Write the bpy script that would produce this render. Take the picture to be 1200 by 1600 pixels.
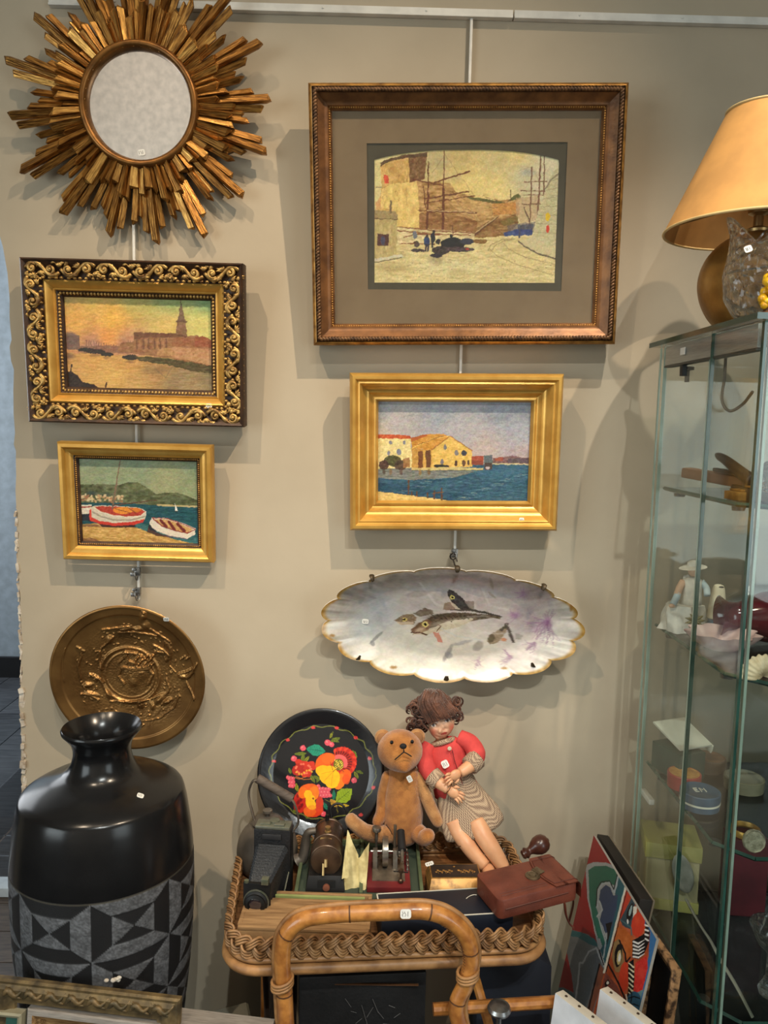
import bpy, bmesh, math, random
import numpy as np
from mathutils import Matrix, Vector, Euler

for o in list(bpy.data.objects): bpy.data.objects.remove(o, do_unlink=True)
scene = bpy.context.scene
COL = scene.collection
rad = math.radians
random.seed(7)

# ------------------------------------------------------------------ camera
D, H, F = 1.55, 1.50, 1230.0
ROT = (Matrix.Rotation(rad(-0.8), 3, 'Z') @ Matrix.Rotation(rad(90 - 6.4), 3, 'X') @ Matrix.Rotation(rad(1.22), 3, 'Z'))
CAM = Vector((0, -D, H))
cam = bpy.data.cameras.new('camera'); camo = bpy.data.objects.new('camera', cam); COL.objects.link(camo)
camo.matrix_world = Matrix.Translation(CAM) @ ROT.to_4x4()
cam.sensor_fit = 'VERTICAL'; cam.sensor_height = 24.0; cam.sensor_width = 18.0; cam.lens = 24.0 * F / 1600.0
cam.clip_start = 0.02
scene.camera = camo

# ------------------------------------------------------------------ world, lights, exposure
world = bpy.data.worlds.new('world'); scene.world = world; world.use_nodes = True
world.node_tree.nodes['Background'].inputs[0].default_value = (0.75, 0.85, 1.0, 1)
world.node_tree.nodes['Background'].inputs[1].default_value = 0.25
scene.view_settings.view_transform = 'Standard'
scene.view_settings.look = 'None'
scene.view_settings.gamma = 1.0
scene.view_settings.use_curve_mapping = False
scene.view_settings.exposure = 0.14

def spot(name, loc, target, power, size=55, blend=0.6, radius=0.03, col=(1.0, 0.86, 0.66)):
    l = bpy.data.lights.new(name, 'SPOT'); l.energy = power; l.spot_size = rad(size); l.spot_blend = blend
    l.shadow_soft_size = radius; l.color = col
    o = bpy.data.objects.new(name, l); COL.objects.link(o)
    o.location = loc
    o.rotation_euler = (Vector(target) - Vector(loc)).to_track_quat('-Z', 'Y').to_euler()
    return o
# ceiling spotlights of the shop: one row close to the wall, one row further back, then added fill spots
WARM = (1.0, 0.80, 0.58)
spot('ceiling_and_fill_spot', (-1.00, -1.60, 3.65), (0.14, 0.0, 0.98), 135, 36, 1.0, 0.016, WARM)
spot('ceiling_and_fill_spot', (1.08, -1.60, 3.65), (-0.32, 0.0, 1.18), 225, 38, 1.0, 0.016, WARM)
spot('ceiling_and_fill_spot', (0.22, -2.90, 3.65), (-0.18, -0.2, 0.60), 125, 31, 1.0, 0.02, (0.96, 1.0, 0.96))
spot('ceiling_and_fill_spot', (0.60, -2.90, 3.65), (0.40, -0.2, 0.92), 150, 34, 1.0, 0.02, (0.97, 1.0, 0.97))
spot('ceiling_and_fill_spot', (-0.20, -1.60, 3.65), (-0.58, 0.0, 1.50), 60, 32, 1.0, 0.016, WARM)  # extra spot added to lift the left part of the wall
spot('ceiling_and_fill_spot', (-1.50, -3.70, 3.60), (-1.85, -5.0, 3.00), 26, 90, 1.0, 0.02, (1.0, 0.92, 0.82))  # added to brighten the front wall that the mirror reflects
spot('ceiling_and_fill_spot', (0.70, -1.25, 3.65), (0.57, -0.27, 1.84), 150, 20, 1.0, 0.016, (1.0, 0.92, 0.80))  # narrow spot added to brighten the lampshade alone
def area(name, loc, rot, power, sx, sy, col):
    l = bpy.data.lights.new(name, 'AREA'); l.energy = power; l.shape = 'RECTANGLE'; l.size = sx; l.size_y = sy; l.color = col
    o = bpy.data.objects.new(name, l); COL.objects.link(o); o.location = loc; o.rotation_euler = rot
    return o
# daylight: added fill panels at the side walls, and the window of the next room
area('side_daylight_fill', (-2.9, -3.2, 1.5), (rad(90), 0, rad(-90)), 62, 2.4, 1.8, (0.86, 0.97, 1.0))  # cool fill light added out of view, no window is built here
area('side_daylight_fill', (2.1, -3.4, 1.5), (rad(90), 0, rad(90)), 38, 2.0, 1.8, (0.86, 0.97, 1.0))  # weaker fill added to balance the left one
area('next_room_daylight', (-3.3, 2.0, 1.8), (rad(90), 0, rad(-90)), 40, 1.6, 2.0, (0.92, 0.96, 1.0))

# ------------------------------------------------------------------ pixel <-> space
def ray(px, py): return ROT @ Vector(((px - 600) / F, -(py - 800) / F, -1.0))
def P(px, py, y=0.0):
    d = ray(px, py); return CAM + d * ((y - CAM.y) / d.y)
def Pz(px, py, z):
    d = ray(px, py); return CAM + d * ((z - CAM.z) / d.z)
def Ppl(px, py, p0, n):
    d = ray(px, py); return CAM + d * ((p0 - CAM).dot(n) / d.dot(n))
RN = np.array(ROT); CN = np.array(CAM)
def projn(A):
    q = (np.asarray(A, float) - CN) @ RN
    return 600 + F * q[:, 0] / -q[:, 2], 800 - F * q[:, 1] / -q[:, 2]

# ------------------------------------------------------------------ colours and materials
def lin1(c):
    c = c / 255.0
    return c / 12.92 if c <= 0.04045 else ((c + 0.055) / 1.055) ** 2.4
def lin(c): return tuple(lin1(x) for x in c)
def linn(a):
    a = np.clip(a, 0, 255) / 255.0
    return np.where(a <= 0.04045, a / 12.92, ((a + 0.055) / 1.055) ** 2.4)
MATS = {}
def mat(name, c=(128, 128, 128), rough=0.6, metal=0.0, c2=None, scale=20, stretch=(1, 1, 1), bump=0.0, bscale=None,
        spec=0.5, coat=0.0, vcol=False, detail=4, lo=0.35, hi=0.65, sheen=0.0, coord='Object', sss=0.0, aniso=None, bstretch=None, rvar=0.0):
    if name in MATS: return MATS[name]
    m = bpy.data.materials.new(name); m.use_nodes = True; nt = m.node_tree; N = nt.nodes; L = nt.links
    b = N['Principled BSDF']
    b.inputs['Roughness'].default_value = rough; b.inputs['Metallic'].default_value = metal
    b.inputs['Specular IOR Level'].default_value = spec
    b.inputs['Coat Weight'].default_value = coat; b.inputs['Coat Roughness'].default_value = 0.08
    if sheen: b.inputs['Sheen Weight'].default_value = sheen; b.inputs['Sheen Roughness'].default_value = 0.4
    if sss: b.inputs['Subsurface Weight'].default_value = sss; b.inputs['Subsurface Radius'].default_value = (0.01, 0.004, 0.002)
    tc = N.new('ShaderNodeTexCoord')
    mp = N.new('ShaderNodeMapping'); mp.inputs['Scale'].default_value = stretch
    L.new(tc.outputs[coord], mp.inputs['Vector'])
    nz = N.new('ShaderNodeTexNoise'); nz.inputs['Scale'].default_value = scale; nz.inputs['Detail'].default_value = detail
    L.new(mp.outputs['Vector'], nz.inputs['Vector'])
    if c2 is None: c2 = tuple(x * 0.9 for x in c)
    cr = N.new('ShaderNodeValToRGB')
    cr.color_ramp.elements[0].position = lo; cr.color_ramp.elements[1].position = hi
    L.new(nz.outputs['Fac'], cr.inputs['Fac'])
    if vcol:
        at = N.new('ShaderNodeAttribute'); at.attribute_name = 'Col'
        cr.color_ramp.elements[0].color = (0.86, 0.86, 0.86, 1); cr.color_ramp.elements[1].color = (1, 1, 1, 1)
        mx = N.new('ShaderNodeMix'); mx.data_type = 'RGBA'; mx.blend_type = 'MULTIPLY'; mx.inputs['Factor'].default_value = 1
        L.new(at.outputs['Color'], mx.inputs[6]); L.new(cr.outputs['Color'], mx.inputs[7])
        L.new(mx.outputs[2], b.inputs['Base Color'])
    else:
        cr.color_ramp.elements[0].color = (*lin(c2), 1); cr.color_ramp.elements[1].color = (*lin(c), 1)
        L.new(cr.outputs['Color'], b.inputs['Base Color'])
    if rvar:
        mr = N.new('ShaderNodeMapRange'); mr.inputs['To Min'].default_value = max(rough - rvar, .02); mr.inputs['To Max'].default_value = rough + rvar
        L.new(nz.outputs['Fac'], mr.inputs['Value']); L.new(mr.outputs['Result'], b.inputs['Roughness'])
    if bump:
        n2 = N.new('ShaderNodeTexNoise'); n2.inputs['Scale'].default_value = bscale or scale * 3; n2.inputs['Detail'].default_value = 3
        if bstretch:
            m2 = N.new('ShaderNodeMapping'); m2.inputs['Scale'].default_value = bstretch
            L.new(tc.outputs[coord], m2.inputs['Vector']); L.new(m2.outputs['Vector'], n2.inputs['Vector'])
        else: L.new(mp.outputs['Vector'], n2.inputs['Vector'])
        bp = N.new('ShaderNodeBump'); bp.inputs['Strength'].default_value = bump; bp.inputs['Distance'].default_value = 0.002
        L.new(n2.outputs['Fac'], bp.inputs['Height']); L.new(bp.outputs['Normal'], b.inputs['Normal'])
    MATS[name] = m
    return m
def mat_pane(name, tint=(0.93, 0.97, 0.95), refl=1.0, rough=0.02):
    if name in MATS: return MATS[name]
    m = bpy.data.materials.new(name); m.use_nodes = True; nt = m.node_tree; N = nt.nodes; L = nt.links
    N.remove(N['Principled BSDF']); out = N['Material Output']
    t = N.new('ShaderNodeBsdfTransparent'); t.inputs['Color'].default_value = (*tint, 1)
    g = N.new('ShaderNodeBsdfGlossy'); g.inputs['Roughness'].default_value = rough; g.inputs['Color'].default_value = (refl, refl, refl, 1)
    f = N.new('ShaderNodeFresnel'); ge = N.new('ShaderNodeNewGeometry')
    mi = N.new('ShaderNodeMapRange'); mi.inputs['To Min'].default_value = 1.45; mi.inputs['To Max'].default_value = 1 / 1.45
    L.new(ge.outputs['Backfacing'], mi.inputs['Value']); L.new(mi.outputs['Result'], f.inputs['IOR'])
    mx = N.new('ShaderNodeMixShader'); L.new(f.outputs['Fac'], mx.inputs['Fac']); L.new(t.outputs[0], mx.inputs[1]); L.new(g.outputs[0], mx.inputs[2])
    L.new(mx.outputs[0], out.inputs['Surface'])
    MATS[name] = m; return m
def mat_crystal(name, scale=40):
    if name in MATS: return MATS[name]
    m = bpy.data.materials.new(name); m.use_nodes = True; nt = m.node_tree; N = nt.nodes; L = nt.links
    N.remove(N['Principled BSDF']); out = N['Material Output']
    g = N.new('ShaderNodeBsdfGlass'); g.inputs['Roughness'].default_value = 0.03; g.inputs['IOR'].default_value = 1.5
    t = N.new('ShaderNodeBsdfTransparent'); t.inputs['Color'].default_value = (0.9, 0.93, 0.95, 1)
    mx = N.new('ShaderNodeMixShader'); mx.inputs['Fac'].default_value = 0.22
    v = N.new('ShaderNodeTexVoronoi'); v.inputs['Scale'].default_value = scale
    tc = N.new('ShaderNodeTexCoord'); L.new(tc.outputs['Object'], v.inputs['Vector'])
    bp = N.new('ShaderNodeBump'); bp.inputs['Strength'].default_value = 0.9; bp.inputs['Distance'].default_value = 0.006
    L.new(v.outputs['Distance'], bp.inputs['Height']); L.new(bp.outputs['Normal'], g.inputs['Normal'])
    L.new(g.outputs[0], mx.inputs[1]); L.new(t.outputs[0], mx.inputs[2]); L.new(mx.outputs[0], out.inputs['Surface'])
    MATS[name] = m; return m

# ------------------------------------------------------------------ things and parts
MW = {}                                     # world matrices of thing empties
def props(o, label=None, cat=None, group=None, kind=None):
    if label: o['label'] = label
    if cat: o['category'] = cat
    if group: o['group'] = group
    if kind: o['kind'] = kind
    return o
def thing(name, label, cat, M=None, group=None):
    o = bpy.data.objects.new(name, None); COL.objects.link(o); o.empty_display_size = 0.03
    if M is None: M = Matrix.Identity(4)
    if isinstance(M, (Vector, tuple)): M = Matrix.Translation(Vector(M))
    o.matrix_world = M; MW[o.name] = M.copy()
    return props(o, label, cat, group)
class MB:
    def __init__(s): s.v = []; s.f = []
    def add(s, vs, fs):
        o = len(s.v); s.v += [tuple(v) for v in vs]; s.f += [tuple(i + o for i in f) for f in fs]; return s
    def box(s, c, size, M=None):
        hx, hy, hz = (x / 2 for x in size); c = Vector(c)
        vs = [Vector((x, y, z)) for z in (-hz, hz) for y in (-hy, hy) for x in (-hx, hx)]
        vs = [(M @ v if M else v) + c for v in vs]
        return s.add(vs, [(0, 2, 3, 1), (4, 5, 7, 6), (0, 1, 5, 4), (2, 6, 7, 3), (0, 4, 6, 2), (1, 3, 7, 5)])
    def hexa(s, top, bot):                   # two quads in the same order
        return s.add(list(bot) + list(top), [(3, 2, 1, 0), (4, 5, 6, 7), (0, 1, 5, 4), (1, 2, 6, 5), (2, 3, 7, 6), (3, 0, 4, 7)])
    def tube(s, path, r, n=8, closed=False, cap=True, flat=1.0, up=None):
        p = [Vector(q) for q in path]; m = len(p); rr = [r] * m if not hasattr(r, '__len__') else list(r)
        tan = []
        for i in range(m):
            a = p[(i - 1) % m] if (closed or i > 0) else p[0]; b = p[(i + 1) % m] if (closed or i < m - 1) else p[-1]
            t = b - a; tan.append(t.normalized() if t.length > 1e-9 else Vector((0, 0, 1)))
        u = up.copy() if up else (Vector((0, 0, 1)) if abs(tan[0].z) < 0.9 else Vector((1, 0, 0)))
        vs = []
        for i in range(m):
            if up: u = up
            a = u - tan[i] * u.dot(tan[i])
            if a.length < 1e-6: a = tan[i].orthogonal()
            a.normalize(); b = tan[i].cross(a); u = a
            for k in range(n):
                t = 2 * math.pi * k / n
                vs.append(p[i] + (a * math.cos(t) * flat + b * math.sin(t)) * rr[i])
        fs = []
        for i in range(m if closed else m - 1):
            j = (i + 1) % m
            for k in range(n):
                l = (k + 1) % n; fs.append((i * n + k, j * n + k, j * n + l, i * n + l))
        if cap and not closed: fs += [tuple(range(n)), tuple(reversed(range((m - 1) * n, m * n)))]
        return s.add(vs, fs)
    def lathe(s, prof, n=48, M=None, capb=False, capt=False):
        M = M or Matrix.Identity(4); vs = []
        for (r, z) in prof:
            for k in range(n):
                t = 2 * math.pi * k / n; vs.append(M @ Vector((r * math.cos(t), r * math.sin(t), z)))
        fs = []
        for i in range(len(prof) - 1):
            for k in range(n):
                l = (k + 1) % n; fs.append((i * n + k, i * n + l, (i + 1) * n + l, (i + 1) * n + k))
        if capb: fs.append(tuple(reversed(range(n))))
        if capt: fs.append(tuple(range((len(prof) - 1) * n, len(prof) * n)))
        return s.add(vs, fs)
    def ell(s, c, r, M=None, nu=16, nv=10):
        r = (r, r, r) if not hasattr(r, '__len__') else r
        vs = []; c = Vector(c)
        for i in range(nv + 1):
            ph = math.pi * i / nv
            for k in range(nu):
                t = 2 * math.pi * k / nu
                v = Vector((r[0] * math.sin(ph) * math.cos(t), r[1] * math.sin(ph) * math.sin(t), r[2] * math.cos(ph)))
                vs.append((M @ v if M else v) + c)
        fs = [(i * nu + k, (i + 1) * nu + k, (i + 1) * nu + (k + 1) % nu, i * nu + (k + 1) % nu) for i in range(nv) for k in range(nu)]
        return s.add(vs, fs)
    def prism(s, poly, d, M=None, z0=0.0):   # polygon in local xy, extruded along z
        M = M or Matrix.Identity(4); n = len(poly)
        vs = [M @ Vector((x, y, z0)) for x, y in poly] + [M @ Vector((x, y, z0 + d)) for x, y in poly]
        return s.add(vs, [tuple(reversed(range(n))), tuple(range(n, 2 * n))] + [(i, (i + 1) % n, n + (i + 1) % n, n + i) for i in range(n)])
    def grid(s, nu, nv, fn, closeu=False):
        vs = [fn(i / (nu if closeu else nu - 1), j / (nv - 1)) for j in range(nv) for i in range(nu)]
        fs = []
        for j in range(nv - 1):
            for i in range(nu if closeu else nu - 1):
                k = (i + 1) % nu; fs.append((j * nu + i, j * nu + k, (j + 1) * nu + k, (j + 1) * nu + i))
        return s.add(vs, fs)
    def build(s, name, m, parent=None, local=False, bevel=0.0, smooth=35, label=None, kind=None, colors=None, loc=None, clean=True):
        me = bpy.data.meshes.new(name)
        V = np.array(s.v, float)
        if parent is not None and not local:
            Mi = np.array(MW[parent.name].inverted()); V = V @ Mi[:3, :3].T + Mi[:3, 3]
        if loc is not None: V = V - np.array(loc)
        me.from_pydata(V.tolist(), [], s.f)
        if clean or bevel:
            bm = bmesh.new(); bm.from_mesh(me)
            if clean: bmesh.ops.remove_doubles(bm, verts=bm.verts, dist=1e-6)
            bmesh.ops.recalc_face_normals(bm, faces=bm.faces)
            if bevel:
                es = [e for e in bm.edges if len(e.link_faces) == 2 and e.calc_face_angle(0) > 0.5]
                bmesh.ops.bevel(bm, geom=es, offset=bevel, segments=2, affect='EDGES', profile=0.6, clamp_overlap=True)
            bm.to_mesh(me); bm.free()
        if colors is not None:
            ca = me.color_attributes.new('Col', 'FLOAT_COLOR', 'POINT')
            a = np.ones((len(me.vertices), 4), np.float32); a[:, :3] = linn(colors)
            ca.data.foreach_set('color', a.ravel())
        me.polygons.foreach_set('use_smooth', [smooth > 0] * len(me.polygons))
        if 0 < smooth < 180: me.set_sharp_from_angle(angle=rad(smooth))
        me.update()
        o = bpy.data.objects.new(name, me); COL.objects.link(o)
        if loc is not None: o.location = loc
        if m: me.materials.append(m)
        if parent is not None:
            o.parent = parent; MW[o.name] = MW[parent.name]
        if label: o['label'] = label
        if kind: o['kind'] = kind
        return o
def struct(o, label=None):
    o['kind'] = 'structure'
    if label: o['label'] = label
    return o
def frame_of(x, y, z, o):                    # matrix from three axes and an origin
    M = Matrix.Identity(4)
    for i, a in enumerate((x, y, z)):
        for k in range(3): M[k][i] = a[k]
    for k in range(3): M[k][3] = o[k]
    return M
def catmull(pts, n=8, closed=False):
    p = [Vector(q) for q in pts]; m = len(p); out = []
    for i in range(m if closed else m - 1):
        a = p[(i - 1) % m] if closed or i > 0 else p[0] * 2 - p[1]
        b, c = p[i], p[(i + 1) % m]; d = p[(i + 2) % m] if closed or i < m - 2 else p[-1] * 2 - p[-2]
        for k in range(n):
            t = k / n
            out.append(0.5 * ((2 * b) + (c - a) * t + (2 * a - 5 * b + 4 * c - d) * t * t + (3 * b - a - 3 * c + d) * t ** 3))
    if not closed: out.append(p[-1])
    return out

# ------------------------------------------------------------------ painter: evaluates brush work at mesh points
def _h(ix, iy, seed):
    n = (ix.astype(np.int64) * 374761393 + iy.astype(np.int64) * 668265263 + seed * 69069) & 0x7fffffff
    n = ((n ^ (n >> 13)) * 1274126177) & 0x7fffffff
    return ((n ^ (n >> 16)) & 0xffff) / 65535.0
def vnoise(x, y, seed=0):
    ix = np.floor(x); iy = np.floor(y); fx = x - ix; fy = y - iy; fx = fx * fx * (3 - 2 * fx); fy = fy * fy * (3 - 2 * fy)
    a = _h(ix, iy, seed); b = _h(ix + 1, iy, seed); c = _h(ix, iy + 1, seed); d = _h(ix + 1, iy + 1, seed)
    return (a * (1 - fx) + b * fx) * (1 - fy) + (c * (1 - fx) + d * fx) * fy
class Paint:
    def __init__(s, x, y, base=(128, 128, 128), rough=0.0, rs=12.0):
        s.x0 = np.asarray(x, float); s.y0 = np.asarray(y, float); s.C = np.tile(np.array(base, float), (len(s.x0), 1)); s.n = 100
        s.x, s.y = s.x0, s.y0
        if rough: s.wob(rough, rs)
    def wob(s, amp, rs):
        amp = amp * .5; s.x = s.x0 + amp * (vnoise(s.x0 / rs, s.y0 / rs, 11) - .5) * 2 + amp * (vnoise(s.x0 / rs * 2.7, s.y0 / rs * 2.7, 13) - .5)
        s.y = s.y0 + amp * (vnoise(s.x0 / rs, s.y0 / rs, 17) - .5) * 2 + amp * (vnoise(s.x0 / rs * 2.7, s.y0 / rs * 2.7, 19) - .5)
    def put(s, w, c, var=0, vs=(8, 8)):
        c = np.array(c, float)
        if var:
            s.n += 1
            c = c + ((vnoise(s.x0 / vs[0], s.y0 / vs[1], s.n) + .5 * vnoise(s.x0 / vs[0] * 2.3, s.y0 / vs[1] * 2.3, s.n + 50) - .75) * 2 * var)[:, None]
        s.C += (c - s.C) * np.clip(w, 0, 1)[:, None]
    def poly(s, pts, c, a=1.0, var=0, vs=(8, 8)):
        xs = [p[0] for p in pts]; ys = [p[1] for p in pts]
        idx = np.where((s.x >= min(xs)) & (s.x <= max(xs)) & (s.y >= min(ys)) & (s.y <= max(ys)))[0]
        if len(idx) == 0: return
        x = s.x[idx]; y = s.y[idx]; ins = np.zeros(len(idx), bool); n = len(pts)
        for i in range(n):
            x1, y1 = pts[i]; x2, y2 = pts[(i + 1) % n]
            if y1 == y2: continue
            k = ((y1 > y) != (y2 > y)) & (x < (x2 - x1) * (y - y1) / (y2 - y1) + x1); ins ^= k
        w = np.zeros(len(s.x)); w[idx] = ins * a; s.put(w, c, var, vs)
    def ell(s, cx, cy, rx, ry, c, a=1.0, rot=0, soft=0.0, var=0, vs=(8, 8)):
        t = rad(rot); dx = s.x - cx; dy = s.y - cy
        u = (dx * math.cos(t) + dy * math.sin(t)) / rx; v = (-dx * math.sin(t) + dy * math.cos(t)) / ry
        d = np.sqrt(u * u + v * v)
        w = np.clip((1 - d) / soft, 0, 1) if soft else (d < 1).astype(float)
        s.put(w * a, c, var, vs)
    def line(s, pts, w, c, a=1.0):
        W = np.zeros(len(s.x)); m = len(pts); ws = w if hasattr(w, '__len__') else [w] * m
        for i in range(m - 1):
            x1, y1 = pts[i]; x2, y2 = pts[i + 1]; wm = max(ws[i], ws[i + 1])
            k = np.where((s.x > min(x1, x2) - wm) & (s.x < max(x1, x2) + wm) & (s.y > min(y1, y2) - wm) & (s.y < max(y1, y2) + wm))[0]
            if len(k) == 0: continue
            dx, dy = x2 - x1, y2 - y1; l2 = dx * dx + dy * dy + 1e-9
            t = np.clip(((s.x[k] - x1) * dx + (s.y[k] - y1) * dy) / l2, 0, 1)
            d = np.hypot(s.x[k] - x1 - t * dx, s.y[k] - y1 - t * dy); ww = (ws[i] + (ws[i + 1] - ws[i]) * t) / 2
            W[k] = np.maximum(W[k], np.clip((ww - d) / max(0.35 * wm / 2, .01) + 0.6, 0, 1))
        s.put(W * a, c)
    def grad(s, stops):                      # scattered colour stops (x, y, rgb), inverse-distance blended
        W = np.zeros(len(s.x)); A = np.zeros_like(s.C)
        for (x, y, c) in stops:
            w = 1.0 / ((s.x - x) ** 2 + (s.y - y) ** 2 + 400.0) ** 1.5
            W += w; A += w[:, None] * np.array(c, float)
        s.C = A / W[:, None]
    def mottle(s, amp, vs=(8, 8)):
        s.n += 1
        s.C += ((vnoise(s.x0 / vs[0], s.y0 / vs[1], s.n) - .5) * 2 * amp)[:, None]
    def finish(s, amp=9, sx=9, sy=4, contrast=1.0, pivot=150):
        """brush texture: directional strokes, small dabs and slight hue drift"""
        if contrast != 1.0: s.C = (s.C - pivot) * contrast + pivot
        s.n += 7; n1 = vnoise(s.x0 / sx, s.y0 / sy, s.n) - .5; n2 = vnoise(s.x0 / (sx * .4), s.y0 / (sy * .6), s.n + 1) - .5; n3 = vnoise(s.x0 / 3.2, s.y0 / 3.2, s.n + 2) - .5
        s.C += ((n1 * 1.3 + n2 + n3 * .8) * amp)[:, None]
        for c in range(3): s.C[:, c] += (vnoise(s.x0 / (sx * 1.4), s.y0 / (sy * 1.8), s.n + 5 + c) - .5) * amp * .9
        return s.C

# ================================================================== THE ROOM
WALLC = (178, 165, 143)
m_wall = mat('painted_plaster', WALLC, 0.85, c2=(172, 159, 137), scale=6, bump=0.12, bscale=60)
m_white = mat('white_paint', (222, 219, 210), 0.5)
m_plaster = mat('raw_plaster', (214, 205, 190), 0.95, c2=(160, 140, 118), scale=60, bump=0.6, bscale=90)
XJ = -0.703; RA = 0.50; ZS = 1.72; ZC = 3.75; XL, XR = -3.0, 2.2
out = [(XR, 0), (XR, ZC), (XL, ZC), (XL, 0), (XJ - 2 * RA, 0), (XJ - 2 * RA, ZS)]
out += [(XJ - RA - RA * math.cos(math.pi * i / 32), ZS + RA * math.sin(math.pi * i / 32)) for i in range(1, 33)]
rj = random.Random(3)
zz = ZS - .03
while zz > 0.03:
    out.append((XJ + rj.uniform(-.003, .004) - (0.006 if zz < .95 else 0), zz)); zz -= rj.uniform(.012, .03)
out.append((XJ, 0))
w = MB().prism(out, -0.14, Matrix(((1, 0, 0, 0), (0, 0, -1, 0), (0, 1, 0, 0), (0, 0, 0, 1))))
wall_back = struct(w.build('wall_back', m_wall, smooth=20), 'greige painted wall with a worn arched opening at its left end')
# broken plaster along the arch jamb: a ragged strip of raw plaster lumps
pl = MB(); zz = 1.32
while zz > 0.30:
    h = rj.uniform(.004, .02); wd = rj.uniform(.001, .0065) * (1.0 if zz < .95 else .5)
    Mq = Matrix.Rotation(rj.uniform(-.3, .3), 3, 'Y')
    pl.box((XJ + wd * .2 + rj.uniform(-.002, .001), rj.uniform(.000, .010), zz), (wd * 1.6 + .001, .006 + wd, h), Mq); zz -= h * rj.uniform(.35, .8)
MW[wall_back.name] = Matrix.Identity(4)
pl.build('plaster_edge', m_plaster, wall_back, label='broken pale plaster along the arch edge')

m_floor = mat('wood_floor', (92, 78, 66), 0.45, c2=(64, 54, 47), scale=14, stretch=(1, 8, 1), bump=0.15, bstretch=(4, 60, 4), bscale=5)
m_floor2 = mat('grey_floor', (92, 95, 100), 0.3, c2=(60, 63, 68), scale=9, stretch=(1, 7, 1), bump=0.1)
m_under = mat('subfloor', (40, 36, 33), 0.9)
struct(MB().box((-.4, -2.12, -.06), (5.2, 5.76, .1)).build('floor', m_under), 'dark brown wood plank floor of the shop')
fl = bpy.data.objects['floor']; MW['floor'] = Matrix.Identity(4)
# planks near the arch (the only floor in view); the boards run along x
rp = random.Random(5); pm = MB().box((0, 0, 0), (1.2, .13, .012)).build('plank', m_floor, fl, bevel=.0015)
pm.location = (-1.2, .70, -.004); first = True
for j in range(-4, 7):
    for i in range(3):
        x = -2.4 + i * 1.206 + (j % 3) * .38; y = .68 - j * .133
        if first: pm.location = (x, y, -.004); first = False; continue
        o = pm.copy(); COL.objects.link(o); o.parent = fl; o.location = (x, y, -.004)
# the next room
struct(MB().box((-3.2, 2.35, -.06), (5.6, 3.1, .1)).build('floor_2', m_under), 'glossy grey plank floor of the next room'); f2 = bpy.data.objects['floor_2']; MW['floor_2'] = Matrix.Identity(4)
pm2 = MB().box((0, 0, 0), (.19, 1.5, .012)).build('plank', m_floor2, f2, bevel=.0015); pm2.location = (-1.4, 1.6, -.004); first = True
for i in range(-6, 16):
    for k in range(2):
        if first: first = False; continue
        o = pm2.copy(); COL.objects.link(o); o.parent = f2; o.location = (-1.2 - i * .194, 1.56 + k * 1.506, -.004)
m_pale = mat('pale_blue_wall', (176, 190, 200), 0.6)
m_dark = mat('dark_paint', (30, 30, 32), 0.5)
struct(MB().box((-3.2, 2.95, 1.5), (5.6, .1, 3.0)).build('wall_far', m_pale), 'pale blue-grey wall of the next room seen through the arch')
struct(MB().box((-3.2, 2.885, .06), (5.6, .025, .12)).build('baseboard_far', m_dark))
struct(MB().box((-6.0, 1.5, 1.5), (.1, 3.0, 3.0)).build('wall_next_left', m_pale)); struct(MB().box((-.4, 1.6, 1.5), (.1, 2.9, 3.0)).build('wall_next_right', m_pale))
struct(MB().box((-3.2, 1.5, 3.05), (5.8, 3.1, .1)).build('ceiling_next', m_white))
sill = MB().box((-1.5, .80, .018), (2.0, .05, .03)).box((-1.5, .845, .012), (2.0, .03, .018))
struct(sill.build('trim_1', mat('sill_white', (205, 214, 220), 0.4), bevel=.003), 'white threshold strip on the floor beyond the arch')
# the rest of the shop, out of frame
m_room = mat('room_plaster', (150, 140, 122), 0.85); m_room2 = mat('room_plaster_pale', (236, 218, 200), 0.8)
struct(MB().box((-.4, -5.05, 1.875), (5.3, .1, 3.75)).build('wall_front', m_room2)); struct(MB().box((2.25, -2.5, 1.875), (.1, 5.1, 3.75)).build('wall_right', m_room))
struct(MB().box((-3.05, -2.5, 1.875), (.1, 5.1, 3.75)).build('wall_left', m_room)); struct(MB().box((-.4, -2.45, 3.8), (5.3, 5.2, .1)).build('ceiling', m_white))

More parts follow.
